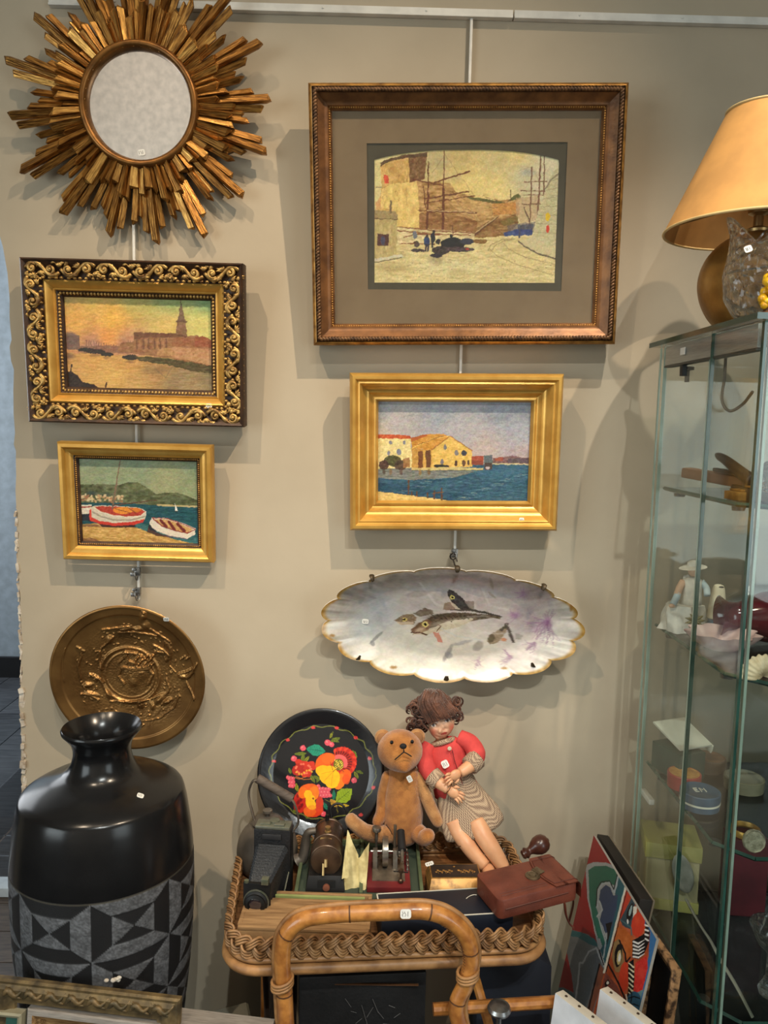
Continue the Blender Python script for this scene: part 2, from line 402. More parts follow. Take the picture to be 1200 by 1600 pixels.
# picture rail (two lengths with a joint) and hanging rods
def rail(n, a, b, lab):
    m = MB().box(((a + b) / 2, -.007, 2.253), (b - a, .012, .0145)).box(((a + b) / 2, -.0135, 2.2475), (b - a, .004, .004))
    for x in np.arange(a + .12, b, .19): m.lathe([(0, .0), (.0022, 0), (.0018, .0012), (0, .0015)], 10, Matrix.Translation((x, -.0132, 2.2545)) @ Matrix.Rotation(rad(90), 4, 'X'))
    struct(m.build(n, m_white, bevel=.001), lab)
rail('trim_2', P(80, 5).x, P(800, 24).x, 'white picture rail above the sunburst mirror'); rail('trim_3', P(801, 24).x + .0015, 1.9, 'white picture rail at the upper right')
m_steel = mat('steel', (170, 170, 168), 0.3, 0.9, c2=(120, 120, 120), scale=60)
def rod(x, z0, lab, hooks):
    t = thing('hanging_rod', lab, 'rod', (x, -.008, z0), 'white picture hanging rods')
    MB().box((x, -.0085, (2.245 + z0) / 2), (.0050, .0050, 2.245 - z0)).build('bar', m_white, t, bevel=.001)
    for hz in hooks:
        m = MB().box((x, -.0135, hz), (.010, .010, .016)).box((x - .006, -.021, hz - .004), (.009, .012, .007))
        m.tube(catmull([(x + .002, -.018, hz - .006), (x + .003, -.030, hz - .014), (x + .001, -.034, hz - .006), (x, -.033, hz + .002)], 5), .0016, 6)
        m.lathe([(0, 0), (.0035, 0), (.0035, .005), (0, .005)], 10, Matrix.Translation((x - .005, -.019, hz + .005)) @ Matrix.Rotation(rad(90), 4, 'X'))
        m.build('hook', m_steel, t, bevel=.0006)
    return t
rod(P(211, 345).x, P(217, 935).z, 'white hanging rod behind the sunburst mirror and harbour paintings', (P(216, 925).z + .004, P(217, 900).z + .012))
rod(P(735, 60).x, P(708, 868).z, 'white hanging rod behind the large watercolour and fish platter', (P(708, 862).z,))

# ================================================================== price stickers
m_tag = mat('paper_sticker', (236, 234, 226), 0.6); m_ink = mat('ink', (50, 46, 50), 0.7)
def tag(parent, c, x, n, w=.012, h=.009, seed=0, up=None):
    """rounded paper sticker at c, x = writing direction, n = outward normal (world space)"""
    c = Vector(c); x = Vector(x).normalized(); n = Vector(n).normalized(); y = n.cross(x).normalized()
    M = frame_of(x, y, n, c); pts = []
    r = min(w, h) * .28
    for (sx, sy, a0) in ((1, 1, 0), (-1, 1, 90), (-1, -1, 180), (1, -1, 270)):
        for k in range(4):
            t = rad(a0 + k * 30); pts.append((sx * (w / 2 - r) + r * math.cos(t), sy * (h / 2 - r) + r * math.sin(t)))
    o = MB().prism(pts, .0006, M).build('price_sticker', m_tag, parent, smooth=0, label='small white price sticker')
    rr = random.Random(seed); m = MB(); q = w / 12
    for k in range(3):
        x0 = -w * .28 + k * w * .24; pth = [M @ Vector((x0 + rr.uniform(-1, 1) * q, (.5 - j / 3) * h * .5, .0009)) for j in range(4)]
        m.tube(pth, .00032, 4)
    m.build('handwriting', m_ink, o)
    return o

# ================================================================== gold frames
def rect_fit(c4, t, lean):
    """c4: pixel corners TL,TR,BR,BL of the front edge; t: thickness; lean: forward tilt (deg). Empty sits at bottom centre of the back."""
    zb = P(*c4[3]).z
    n = Vector((0, -math.cos(rad(lean)), -math.sin(rad(lean)))); p0 = Vector((0, -t - .013, zb))
    q = [Ppl(px, py, p0, n) for px, py in c4]
    x = ((q[1] - q[0]) + (q[2] - q[3])).normalized(); z = n.cross(x) * -1; z = x.cross(n) * -1
    if z.z < 0: z = -z
    wd = ((q[1] - q[0]).length + (q[2] - q[3]).length) / 2; ht = ((q[0] - q[3]).length + (q[1] - q[2]).length) / 2
    ctr = sum(q, Vector()) / 4
    y = z.cross(x)
    org = ctr - z * (ht / 2) + y * t
    return frame_of(x, y, z, org), wd, ht
def moulding(parent, w, h, prof, m, name='frame_side', bevel=0, u0=0.0):
    """four mitred sides; prof = [(inset, height)] from the outside inwards (local space: -y is out of the wall)"""
    def corners(u): return [Vector((-w / 2 + u, 0, u)), Vector((w / 2 - u, 0, u)), Vector((w / 2 - u, 0, h - u)), Vector((-w / 2 + u, 0, h - u))]
    for s in range(4):
        mb = MB(); vs = []
        for (u, d) in prof:
            c = corners(u + u0)
            for k in (s, (s + 1) % 4): vs.append(c[k] + Vector((0, -d, 0)))
        n = len(prof)
        fs = [(2 * i, 2 * i + 1, 2 * i + 3, 2 * i + 2) for i in range(n - 1)] + [(2 * n - 2, 2 * n - 1, 1, 0)]
        fs += [tuple(2 * i for i in range(n)), tuple(2 * i + 1 for i in reversed(range(n)))]
        mb.add(vs, fs).build(name, m, parent, local=True, smooth=40)
def beading(parent, w, h, u, d, r, m, name='beading', gap=2.1, sx=1.0, twist=0, zs=1.0):
    mb = MB()
    A = (Vector((-w / 2 + u, -d, u)), Vector((w / 2 - u, -d, u)), Vector((w / 2 - u, -d, h - u)), Vector((-w / 2 + u, -d, h - u)))
    for s in range(4):
        a, b = A[s], A[(s + 1) % 4]; L = (b - a).length; n = max(3, int(L / (r * gap))); dr = (b - a) / L
        M = None
        if sx != 1 or twist:
            ang = math.atan2(dr.z, dr.x); M = (Matrix.Rotation(-ang, 3, 'Y') @ Matrix.Rotation(rad(twist), 3, 'Y'))
        for i in range(n):
            mb.ell(a + (b - a) * ((i + .5) / n), (r * sx, r, r * zs), M, 6, 4)
    return mb.build(name, m, parent, local=True, smooth=180, kind='stuff', clean=False)
def canvas(parent, x0, x1, z0, z1, y, res, painter, m, name='painting', mask=None):
    """flat painted surface in the parent's local space; painter(photo px, py) -> colours"""
    nu = max(4, int((x1 - x0) / res)); nv = max(4, int((z1 - z0) / res))
    gx, gz = np.meshgrid(np.linspace(x0, x1, nu), np.linspace(z0, z1, nv))
    V = np.stack([gx.ravel(), np.full(gx.size, y), gz.ravel()], 1)
    Mn = np.array(MW[parent.name]); Wd = V @ Mn[:3, :3].T + Mn[:3, 3]
    px, py = projn(Wd)
    C = painter(px, py)
    i = np.arange(nu - 1); j = np.arange(nv - 1); I, J = np.meshgrid(i, j); k = (J * nu + I).ravel()
    fs = np.stack([k, k + 1, k + nu + 1, k + nu], 1)
    mb = MB(); mb.v = V.tolist(); mb.f = fs.tolist()
    return mb.build(name, m, parent, local=True, smooth=0, colors=C, clean=False)
m_oil = mat('oil_paint', vcol=True, rough=0.5, scale=300, bump=0.25, bscale=420)
m_water = mat('watercolour', vcol=True, rough=0.85, scale=400, bump=0.1, bscale=700)
m_gold = mat('bright_gold', (214, 168, 84), 0.34, 0.5, c2=(194, 146, 66), scale=26, bump=0.12, bscale=90)
m_goldb = mat('bronze_gold', (132, 88, 48), 0.42, 0.4, c2=(94, 60, 32), scale=34, bump=0.2, bscale=160)
m_goldd = mat('worn_gold', (190, 140, 70), 0.45, 0.6, c2=(120, 82, 38), scale=55, bump=0.2, bscale=160)
m_brown = mat('dark_frame_brown', (72, 48, 30), 0.5, 0.2, c2=(46, 30, 20), scale=60, bump=0.3, bscale=160)
m_scroll = mat('scroll_gold', (196, 158, 92), 0.38, 0.6, c2=(100, 70, 38), scale=70, lo=.3, hi=.55)
m_liner = mat('linen_liner', (120, 96, 62), 0.8, c2=(92, 72, 46), scale=120)

# ---------------- painting of a canal at sunset in the ornate frame
def paint_canal(px, py):
    p = Paint(px * 2.857, (py - 380) * 2.857, rough=5, rs=14)
    p.grad([(260, 230, (188, 160, 92)), (420, 250, (214, 178, 92)), (600, 245, (186, 176, 100)), (760, 240, (152, 170, 108)), (920, 250, (136, 164, 112)), (900, 370, (206, 196, 118)),
            (760, 380, (214, 184, 110)), (500, 340, (230, 178, 84)), (330, 350, (222, 170, 86)), (300, 430, (206, 150, 96)), (480, 420, (226, 158, 84)), (560, 450, (188, 138, 110)), (420, 460, (182, 134, 112))])
    p.mottle(9, (26, 10)); p.mottle(6, (8, 5))
    # water
    wt = Paint(p.x0, p.y0, rough=5, rs=14)
    wt.grad([(270, 500, (158, 116, 84)), (420, 520, (212, 164, 92)), (560, 530, (202, 156, 90)), (700, 560, (176, 138, 88)), (800, 620, (150, 128, 92)), (930, 600, (140, 122, 88)), (860, 660, (156, 134, 96)),
             (500, 600, (214, 172, 98)), (600, 650, (196, 158, 98)), (350, 540, (206, 160, 92)), (460, 640, (206, 164, 96))])
    wt.mottle(12, (34, 4)); wt.mottle(7, (10, 3))
    ww = p.y > 487 + .045 * (p.x - 260); p.C[ww] = wt.C[ww]
    p.ell(315, 425, 42, 32, (118, 96, 88), .9, soft=.3); p.poly([(275, 410), (355, 410), (358, 475), (270, 475)], (116, 92, 82), .9, 8)
    p.ell(300, 505, 50, 14, (112, 86, 66), .6, soft=.6)
    for x in range(352, 600, 11):
        hgt = 8 + 30 * ((x * 37) % 17) / 17; p.line([(x, 482), (x + 1, 470 - hgt)], 3, (128, 94, 78), .8)
    p.poly([(350, 462), (470, 455), (600, 465), (600, 492), (350, 485)], (138, 100, 80), .85, 12, (10, 5))
    for (x, y, a, b) in ((385, 476, 38, 8), (425, 484, 46, 10), (478, 496, 30, 9), (582, 510, 38, 12)):
        p.ell(x, y, a, b, (62, 54, 46)); p.ell(x, y + b * 1.6, a * .8, b * .8, (120, 92, 62), .5, soft=.6)
    p.poly([(597, 412), (610, 400), (640, 402), (780, 402), (835, 415), (880, 412), (900, 420), (945, 430), (945, 560), (760, 512), (620, 498), (520, 480), (540, 445), (597, 440)], (152, 110, 76), 1, 14, (14, 8))
    p.poly([(597, 400), (640, 398), (838, 404), (838, 420), (640, 422), (600, 430)], (112, 76, 54), .9, 8)
    p.poly([(790, 345), (830, 345), (834, 412), (786, 408)], (136, 104, 76), 1, 10); p.poly([(806, 262), (829, 346), (792, 346)], (122, 98, 76), 1, 8); p.line([(790, 348), (833, 350)], 7, (108, 82, 60)); p.line([(806, 245), (806, 275)], 3, (110, 90, 70))
    for x in (612, 640, 664, 690, 715, 742): p.line([(x, 428), (x, 470)], 7, (112, 80, 58), .8)
    for x in (626, 652, 702, 730): p.line([(x, 432), (x, 465)], 5, (176, 132, 90), .8)
    p.poly([(768, 462), (945, 475), (945, 545), (768, 510)], (184, 140, 100), .9, 16, (9, 9)); p.poly([(768, 420), (870, 425), (870, 462), (768, 460)], (148, 100, 68), .9, 10)
    p.poly([(870, 420), (905, 412), (945, 430), (945, 470), (870, 462)], (150, 92, 62), 1, 10); p.poly([(700, 470), (770, 468), (770, 505), (700, 500)], (186, 142, 96), .8, 12)
    p.poly([(600, 505), (700, 508), (800, 522), (945, 548), (945, 582), (850, 570), (760, 545), (620, 525)], (88, 78, 46), 1, 16, (12, 5))
    p.ell(700, 565, 90, 26, (126, 102, 70), .5, soft=.7); p.line([(690, 560), (740, 600), (768, 555)], 5, (128, 108, 80), .6)
    p.poly([(250, 552), (300, 568), (340, 585), (370, 618), (420, 632), (450, 650), (470, 690), (250, 690)], (52, 36, 26), 1, 8)
    p.line([(319, 543), (315, 582)], 5, (56, 38, 28)); p.line([(475, 622), (470, 664)], 6, (72, 44, 28))
    return p.finish(11, 12, 4, 1.06)
M, fw, fh = rect_fit(((25, 398), (379, 413), (379, 666), (43, 662)), .046, 4.5)
t = thing('framed_painting', 'sunset canal painting in an ornate dark frame with gold scrollwork', 'painting', M)
k = fw / 354.0
B = .037                                     # carved band
moulding(t, fw, fh, [(0, 0), (0, .036), (.003, .040), (.006, .038), (.010, .033), (B - .006, .026), (B, .028)], m_brown)
moulding(t, fw, fh, [(B, 0), (B, .028), (B + .003, .030), (B + .006, .028), (B + .014, .018), (B + .0165, .019), (B + .018, .016)], m_gold, 'gilt_cove')
moulding(t, fw, fh, [(B + .018, 0), (B + .018, .016), (B + .027, .010), (B + .029, .006)], m_brown, 'inner_lip')
beading(t, fw, fh, B + .0225, .014, .0030, m_scroll)
IN = B + .029
canvas(t, -fw / 2 + IN, fw / 2 - IN, IN, fh - IN, -.006, .0011, paint_canal, m_oil)
def scroll_band(parent, L, b, M, seed):
    """acanthus scrolls along local x in [-L/2, L/2], half width b, raised along -y"""
    mb = MB(); n = max(3, round(L / .066)); U = L / n; rr = random.Random(seed)
    def tb(pts, r0, r1, nn=4):
        q = catmull([M @ Vector((x, -y, z)) for x, y, z in pts], nn); m = len(q)
        mb.tube(q, [(r0 + (r1 - r0) * i / (m - 1)) * (.55 + .45 * math.sin(math.pi * min(1, i / (m - 1) * 1.6 + .1))) if i / (m - 1) < .5 else r0 + (r1 - r0) * i / (m - 1) for i in range(m)], 6)
    for i in range(n):
        x0 = -L / 2 + U * i; sg = 1 if i % 2 else -1
        tb([(x0 + U * s, .003, sg * b * .80 * math.sin(2 * math.pi * s * .95 + .4)) for s in np.linspace(.02, .98, 9)], .0050, .0032, 3)
        for (cx, cz, d, r0) in ((x0 + U * .27, sg * b * .08, 1, b * .60), (x0 + U * .77, -sg * b * .08, -1, b * .60)):
            tb([(cx + r0 * (1 - s * .8) * math.cos(d * (s * 7.6 + .6) + (0 if d > 0 else math.pi)), .0035 + .003 * s, cz + sg * r0 * (1 - s * .8) * math.sin(d * (s * 7.6 + .6))) for s in np.linspace(0, 1, 12)], .0036, .0026, 2)
            mb.ell(M @ Vector((cx, -.006, cz)), .0036, None, 8, 5)
        # feathery acanthus leaves: fans of tapered lobes that fill the ground between the scrolls
        for (lx, lz, an, k) in ((.50, .30, 70, 5), (.02, -.30, 250, 5), (.52, -.62, 20, 3), (.98, .62, 160, 3), (.25, -.70, 190, 3), (.75, .70, 10, 3)):
            for q in range(k):
                a = (rad(an) + (q - (k - 1) / 2) * .48) * sg; l = b * rr.uniform(.50, .78)
                cx, cz = x0 + U * lx, sg * b * lz
                ez = max(-b * 1.02, min(b * 1.02, cz + l * math.sin(a + .35)))
                tb([(cx, .002, cz), (cx + l * .55 * math.cos(a), .0052, cz + (ez - cz) * .5), (cx + l * math.cos(a + .35), .0022, ez)], .0030, .0010, 3)
    for q in (-1, 1):
        for j in range(int(L / .011)):
            x = -L / 2 + .011 * (j + .5) + rr.uniform(-.002, .002)
            mb.ell(M @ Vector((x, -.002, q * b * 1.02)), (.0040, .003, .0026), None, 6, 4)
    return mb
for s in range(4):
    horiz = s in (0, 2); L = (fw if horiz else fh) - (.012 if horiz else B * 1.7)
    c = [Vector((0, -.031, B * .5)), Vector((fw / 2 - B * .5, -.031, fh / 2)), Vector((0, -.031, fh - B * .5)), Vector((-fw / 2 + B * .5, -.031, fh / 2))][s]
    Mx = Matrix.Translation(c) @ Matrix.Rotation(rad((0, -90, 180, 90)[s]), 4, 'Y')
    scroll_band(t, L, B * .41, Mx, s).build('scrollwork', m_scroll, t, local=True, smooth=180)
n_out = -(M.to_3x3() @ Vector((0, 1, 0)))
def on_front(M, px, py, d):
    n = -(M.to_3x3() @ Vector((0, 1, 0))); return Ppl(px, py, M.translation + n * d, n), M.to_3x3() @ Vector((1, 0, 0)), n
c, x, n = on_front(M, 327, 634, .0250); tag(t, c + n * .0035, x, n, .0115, .009, 1)

# ---------------- beached boats
def paint_boats(px, py):
    p = Paint((px - 60) * 4, (py - 670) * 4, rough=4, rs=16)
    p.grad([(200, 180, (126, 142, 118)), (600, 190, (130, 146, 118)), (980, 200, (126, 140, 112)), (250, 300, (146, 154, 120)), (560, 280, (142, 152, 118)), (800, 330, (152, 154, 116)), (960, 380, (140, 148, 112))])
    p.mottle(6, (40, 20)); p.mottle(5, (10, 6))
    p.poly([(190, 352), (250, 348), (330, 346), (420, 348), (500, 350), (560, 334), (620, 336), (665, 358), (705, 385), (735, 408), (800, 398), (870, 400), (930, 418), (975, 438), (1030, 462), (1030, 500), (190, 500)], (96, 100, 68), 1, 26, (30, 14))
    p.poly([(540, 345), (620, 338), (690, 378), (730, 410), (640, 410), (560, 390)], (108, 112, 76), .7, 18, (20, 12)); p.ell(640, 400, 70, 22, (74, 84, 58), .6, soft=.6); p.ell(420, 410, 50, 20, (68, 80, 62), .7, soft=.5); p.ell(335, 402, 40, 18, (62, 74, 66), .8, soft=.5)
    p.ell(850, 440, 100, 30, (84, 94, 66), .6, soft=.6)
    rv = random.Random(17)
    for i in range(90):
        x = rv.uniform(205, 520); y = rv.uniform(404, 446) + (0 if x < 420 else 10); a, b = rv.uniform(8, 17), rv.uniform(8, 16)
        p.poly([(x, y), (x + a, y), (x + a, y + b), (x, y + b)], ((206, 180, 136), (188, 150, 110), (170, 120, 86), (214, 196, 156))[i % 4], .85)
    p.poly([(190, 462), (520, 462), (760, 480), (1030, 492), (1040, 760), (190, 640)], (34, 82, 88), 1, 14, (30, 5))
    p.poly([(740, 470), (860, 476), (1030, 484), (1030, 494), (740, 482)], (192, 170, 122), .9)
    p.poly([(600, 590), (700, 600), (1030, 690), (1030, 740), (800, 690), (620, 630)], (78, 124, 118), .6, 18, (20, 4))
    p.poly([(190, 604), (350, 590), (500, 600), (610, 616), (700, 650), (850, 690), (1040, 735), (1040, 820), (190, 820)], (196, 156, 88), 1, 24, (24, 7))
    p.poly([(230, 690), (330, 680), (420, 712), (500, 745), (230, 760)], (126, 84, 58), .75, 26, (26, 8)); p.poly([(215, 600), (360, 596), (400, 612), (215, 612)], (110, 78, 56), .7, 14)
    for i in range(9): p.line([(640 + i * 36, 660 + i * 11), (760 + i * 30, 720 + i * 9)], 5, (140, 102, 62), .45)
    # white boat behind
    p.poly([(205, 492), (240, 478), (330, 474), (340, 560), (330, 575), (205, 570)], (216, 206, 186), 1, 10); p.poly([(225, 536), (322, 530), (326, 578), (235, 572)], (42, 46, 54)); p.line([(210, 494), (330, 486)], 6, (150, 44, 34))
    # red boat
    p.poly([(375, 588), (500, 600), (606, 600), (600, 618), (400, 616)], (60, 34, 30), .9)
    p.poly([(318, 505), (340, 482), (400, 478), (470, 482), (560, 486), (640, 496), (676, 516), (668, 560), (655, 582), (600, 598), (470, 604), (380, 592), (325, 572)], (206, 194, 172))
    p.poly([(318, 545), (380, 575), (470, 588), (600, 580), (664, 562), (655, 584), (600, 600), (470, 606), (375, 592), (322, 572)], (196, 60, 44)); p.poly([(318, 508), (330, 500), (332, 562), (322, 572)], (212, 74, 54))
    p.poly([(345, 490), (400, 482), (470, 486), (560, 490), (640, 500), (668, 518), (640, 540), (560, 548), (470, 542), (390, 518)], (176, 66, 46), 1, 12)
    p.line([(350, 492), (390, 520), (470, 545), (560, 552), (640, 544), (670, 520)], 7, (222, 206, 182)); p.line([(340, 520), (390, 548), (470, 570), (580, 570), (664, 548)], 9, (150, 140, 120), .8)
    p.ell(530, 510, 62, 22, (224, 142, 52)); p.ell(610, 508, 34, 14, (206, 120, 44)); p.line([(480, 500), (580, 528)], 4, (120, 60, 34)); p.line([(560, 492), (610, 526)], 4, (120, 60, 34))
    p.line([(517, 160), (462, 500)], [5, 11], (126, 102, 82)); p.line([(530, 180), (505, 335)], 2.5, (156, 150, 120), .7); p.line([(462, 478), (600, 462), (742, 446)], [7, 6, 4], (96, 66, 48))
    # right boat
    p.poly([(690, 600), (720, 640), (840, 682), (740, 670), (680, 645)], (84, 52, 44), .9)
    p.poly([(708, 556), (790, 556), (890, 585), (984, 622), (978, 662), (925, 688), (835, 674), (740, 640), (690, 600)], (216, 204, 184)); p.poly([(692, 592), (720, 628), (745, 645), (700, 636), (688, 612)], (44, 46, 54))
    p.poly([(725, 565), (800, 566), (890, 595), (968, 628), (930, 648), (850, 632), (770, 605)], (196, 154, 96), 1, 14); p.line([(712, 558), (770, 606), (850, 636), (930, 652), (978, 632)], 7, (136, 48, 42)); p.line([(712, 556), (800, 560), (890, 590), (980, 626)], 5, (150, 60, 50))
    for (a, b) in (((765, 572), (800, 612)), ((815, 580), (850, 628)), ((870, 596), (912, 638))): p.line([a, b], 17, (112, 42, 36))
    p.line([(800, 668), (925, 688)], 5, (112, 92, 110))
    p.poly([(853, 466), (872, 512), (856, 514)], (228, 226, 214)); p.line([(855, 516), (870, 516)], 4, (90, 70, 60))
    return p.finish(11, 11, 5, 1.08)
M, fw, fh = rect_fit(((82, 692), (327, 697), (334, 883), (97, 876)), .034, 5.0)
t = thing('framed_painting', 'painting of beached boats with red hull in a plain gilt frame', 'painting', M)
moulding(t, fw, fh, [(0, 0), (0, .020), (.003, .026), (.009, .0265), (.012, .024), (.014, .020), (.018, .0195), (.024, .014), (.026, .012)], m_gold)
moulding(t, fw, fh, [(.026, 0), (.026, .011), (.033, .006), (.034, .004)], m_brown, 'inner_lip')
beading(t, fw, fh, .0290, .0100, .0019, m_goldd, gap=2.0)
canvas(t, -fw / 2 + .034, fw / 2 - .034, .034, fh - .034, -.004, .0010, paint_boats, m_oil)
c, x, n = on_front(M, 271, 872, .0225); tag(t, c, x, n, .0095, .0080, 2)

# ---------------- seaside houses
def paint_harbour(px, py):
    p = Paint((px - 520) * 3, (py - 560) * 3, rough=4, rs=14)
    p.grad([(220, 230, (150, 152, 156)), (500, 230, (152, 156, 164)), (800, 230, (146, 152, 162)), (940, 240, (140, 146, 156)), (300, 320, (174, 168, 166)), (600, 340, (172, 168, 170)), (900, 340, (158, 160, 168)), (700, 440, (182, 166, 160)), (900, 450, (170, 156, 156)), (250, 350, (182, 170, 158))])
    p.mottle(6, (24, 16)); p.mottle(5, (7, 7))
    p.poly([(190, 500), (980, 494), (980, 720), (190, 720)], (58, 92, 110), 1, 16, (26, 4))
    p.poly([(190, 515), (480, 512), (700, 524), (560, 560), (380, 570), (190, 560)], (142, 132, 116), .75, 26, (18, 4)); p.poly([(640, 520), (980, 505), (980, 560), (700, 570)], (66, 104, 124), .6, 16, (24, 4))
    p.poly([(190, 580), (360, 596), (600, 640), (800, 690), (980, 700), (980, 720), (190, 720)], (38, 72, 92), .6, 16, (26, 4))
    for i in range(46):
        x = 210 + (i * 197) % 700; y = 530 + (i * 61) % 140; p.line([(x, y), (x + 26 + (i % 5) * 7, y + 2)], 3, ((120, 150, 160), (30, 60, 80), (150, 160, 150))[i % 3], .55)
    p.poly([(750, 468), (800, 462), (850, 456), (900, 466), (960, 470), (960, 498), (750, 496)], (122, 92, 90), 1, 20, (10, 6)); p.poly([(760, 466), (800, 462), (800, 480), (760, 482)], (160, 84, 66), .8); p.poly([(820, 470), (900, 468), (960, 480), (960, 492), (820, 490)], (88, 80, 88), .7, 12); p.line([(748, 495), (960, 497)], 5, (190, 178, 140))
    p.poly([(190, 372), (366, 374), (372, 512), (190, 518)], (218, 200, 140), 1, 14, (9, 8)); p.poly([(190, 356), (300, 358), (362, 362), (366, 376), (190, 376)], (186, 88, 50), 1, 16)
    p.poly([(366, 376), (440, 356), (520, 354), (548, 366), (462, 432), (372, 420)], (196, 142, 62), 1, 18, (16, 5)); p.poly([(366, 372), (440, 354), (440, 366), (370, 392)], (170, 92, 48), .9); p.line([(372, 420), (470, 378), (545, 362)], 4, (226, 186, 100)); p.line([(400, 404), (520, 362)], 3, (132, 88, 44))
    p.poly([(370, 420), (462, 432), (462, 516), (370, 516)], (188, 144, 72), 1, 14); p.poly([(400, 436), (422, 434), (422, 514), (400, 514)], (118, 74, 40)); p.poly([(432, 430), (458, 430), (458, 514), (438, 514)], (106, 70, 42)); p.poly([(424, 430), (434, 430), (436, 514), (424, 514)], (208, 164, 84))
    p.poly([(462, 432), (500, 398), (548, 364), (600, 396), (652, 432), (652, 508), (462, 514)], (216, 178, 96), 1, 12, (10, 7)); p.line([(462, 430), (548, 363), (654, 434)], 4, (160, 112, 60))
    for (x, y, a, b, cc) in ((526, 416, 8, 13, (122, 116, 112)), (580, 442, 9, 13, (128, 122, 120)), (616, 444, 13, 14, (66, 68, 74)), (512, 484, 8, 13, (124, 118, 116)), (578, 492, 8, 14, (84, 64, 50)), (614, 490, 8, 16, (100, 76, 52)), (636, 488, 6, 12, (90, 72, 60)), (272, 394, 8, 8, (130, 130, 136)), (335, 394, 7, 8, (130, 130, 136)), (310, 438, 11, 14, (124, 124, 136)), (262, 444, 8, 12, (130, 130, 136))): p.ell(x, y, a, b, cc)
    p.ell(280, 480, 42, 26, (72, 72, 40), .9, var=22); p.ell(240, 500, 24, 22, (74, 52, 46), .9, var=16); p.ell(318, 500, 30, 24, (78, 60, 48), .9, var=16); p.poly([(330, 470), (360, 466), (362, 510), (330, 512)], (150, 108, 66), .9, 10)
    p.ell(500, 504, 26, 8, (54, 48, 46)); p.ell(530, 506, 16, 6, (60, 52, 50)); p.poly([(370, 512), (560, 510), (704, 514), (704, 524), (370, 524)], (206, 184, 120), .9, 10); p.line([(370, 526), (704, 524)], 3, (70, 74, 70), .7)
    for (x, c) in ((240, (78, 60, 54)), (270, (120, 96, 60)), (320, (92, 70, 60)), (410, (150, 110, 60)), (450, (120, 84, 50))): p.ell(x, 532, 9, 18, c, .7, soft=.4)
    p.poly([(650, 458), (706, 456), (706, 498), (650, 498)], (156, 80, 58), 1, 10); p.poly([(650, 478), (706, 480), (706, 500), (650, 500)], (132, 72, 56), .8)
    p.poly([(708, 454), (748, 454), (750, 490), (706, 492)], (96, 104, 106), 1, 8); p.poly([(710, 488), (746, 488), (746, 522), (712, 522)], (78, 66, 62)); p.ell(726, 512, 10, 6, (190, 176, 168))
    p.poly([(190, 620), (300, 634), (430, 650), (550, 668), (520, 680), (430, 690), (320, 706), (190, 720)], (206, 178, 110), 1, 16, (14, 6)); p.poly([(548, 668), (640, 674), (720, 688), (800, 708), (800, 720), (310, 720), (420, 692)], (104, 84, 70), 1, 12, (18, 5))
    for q in (((355, 573), (354, 634)), ((476, 620), (476, 656)), ((510, 610), (511, 664)), ((443, 632), (443, 652)), ((395, 626), (396, 642)), ((370, 626), (370, 640))): p.line(list(q), 7, (96, 68, 50))
    p.line([(470, 634), (518, 626)], 5, (110, 80, 56)); p.line([(380, 262), (350, 268), (372, 272)], 4, (140, 136, 138), .6)
    return p.finish(12, 9, 5, 1.08)
M, fw, fh = rect_fit(((545, 583), (887, 584), (871, 833), (547, 831)), .052, 4.0)
t = thing('framed_painting', 'seaside houses and blue water painting in a wide bright gold stepped frame', 'painting', M)
moulding(t, fw, fh, [(0, 0), (0, .034), (.002, .040), (.006, .046), (.011, .046), (.014, .042), (.016, .040), (.019, .041), (.022, .038), (.026, .028), (.032, .024), (.036, .0235), (.038, .020), (.044, .016), (.046, .0175), (.050, .0175), (.052, .013), (.054, .007)], m_gold)
canvas(t, -fw / 2 + .0535, fw / 2 - .0535, .0535, fh - .0535, -.006, .0010, paint_harbour, m_oil)
c, x, n = on_front(M, 815, 812, .038); tag(t, c, x, n, .0095, .0080, 3)

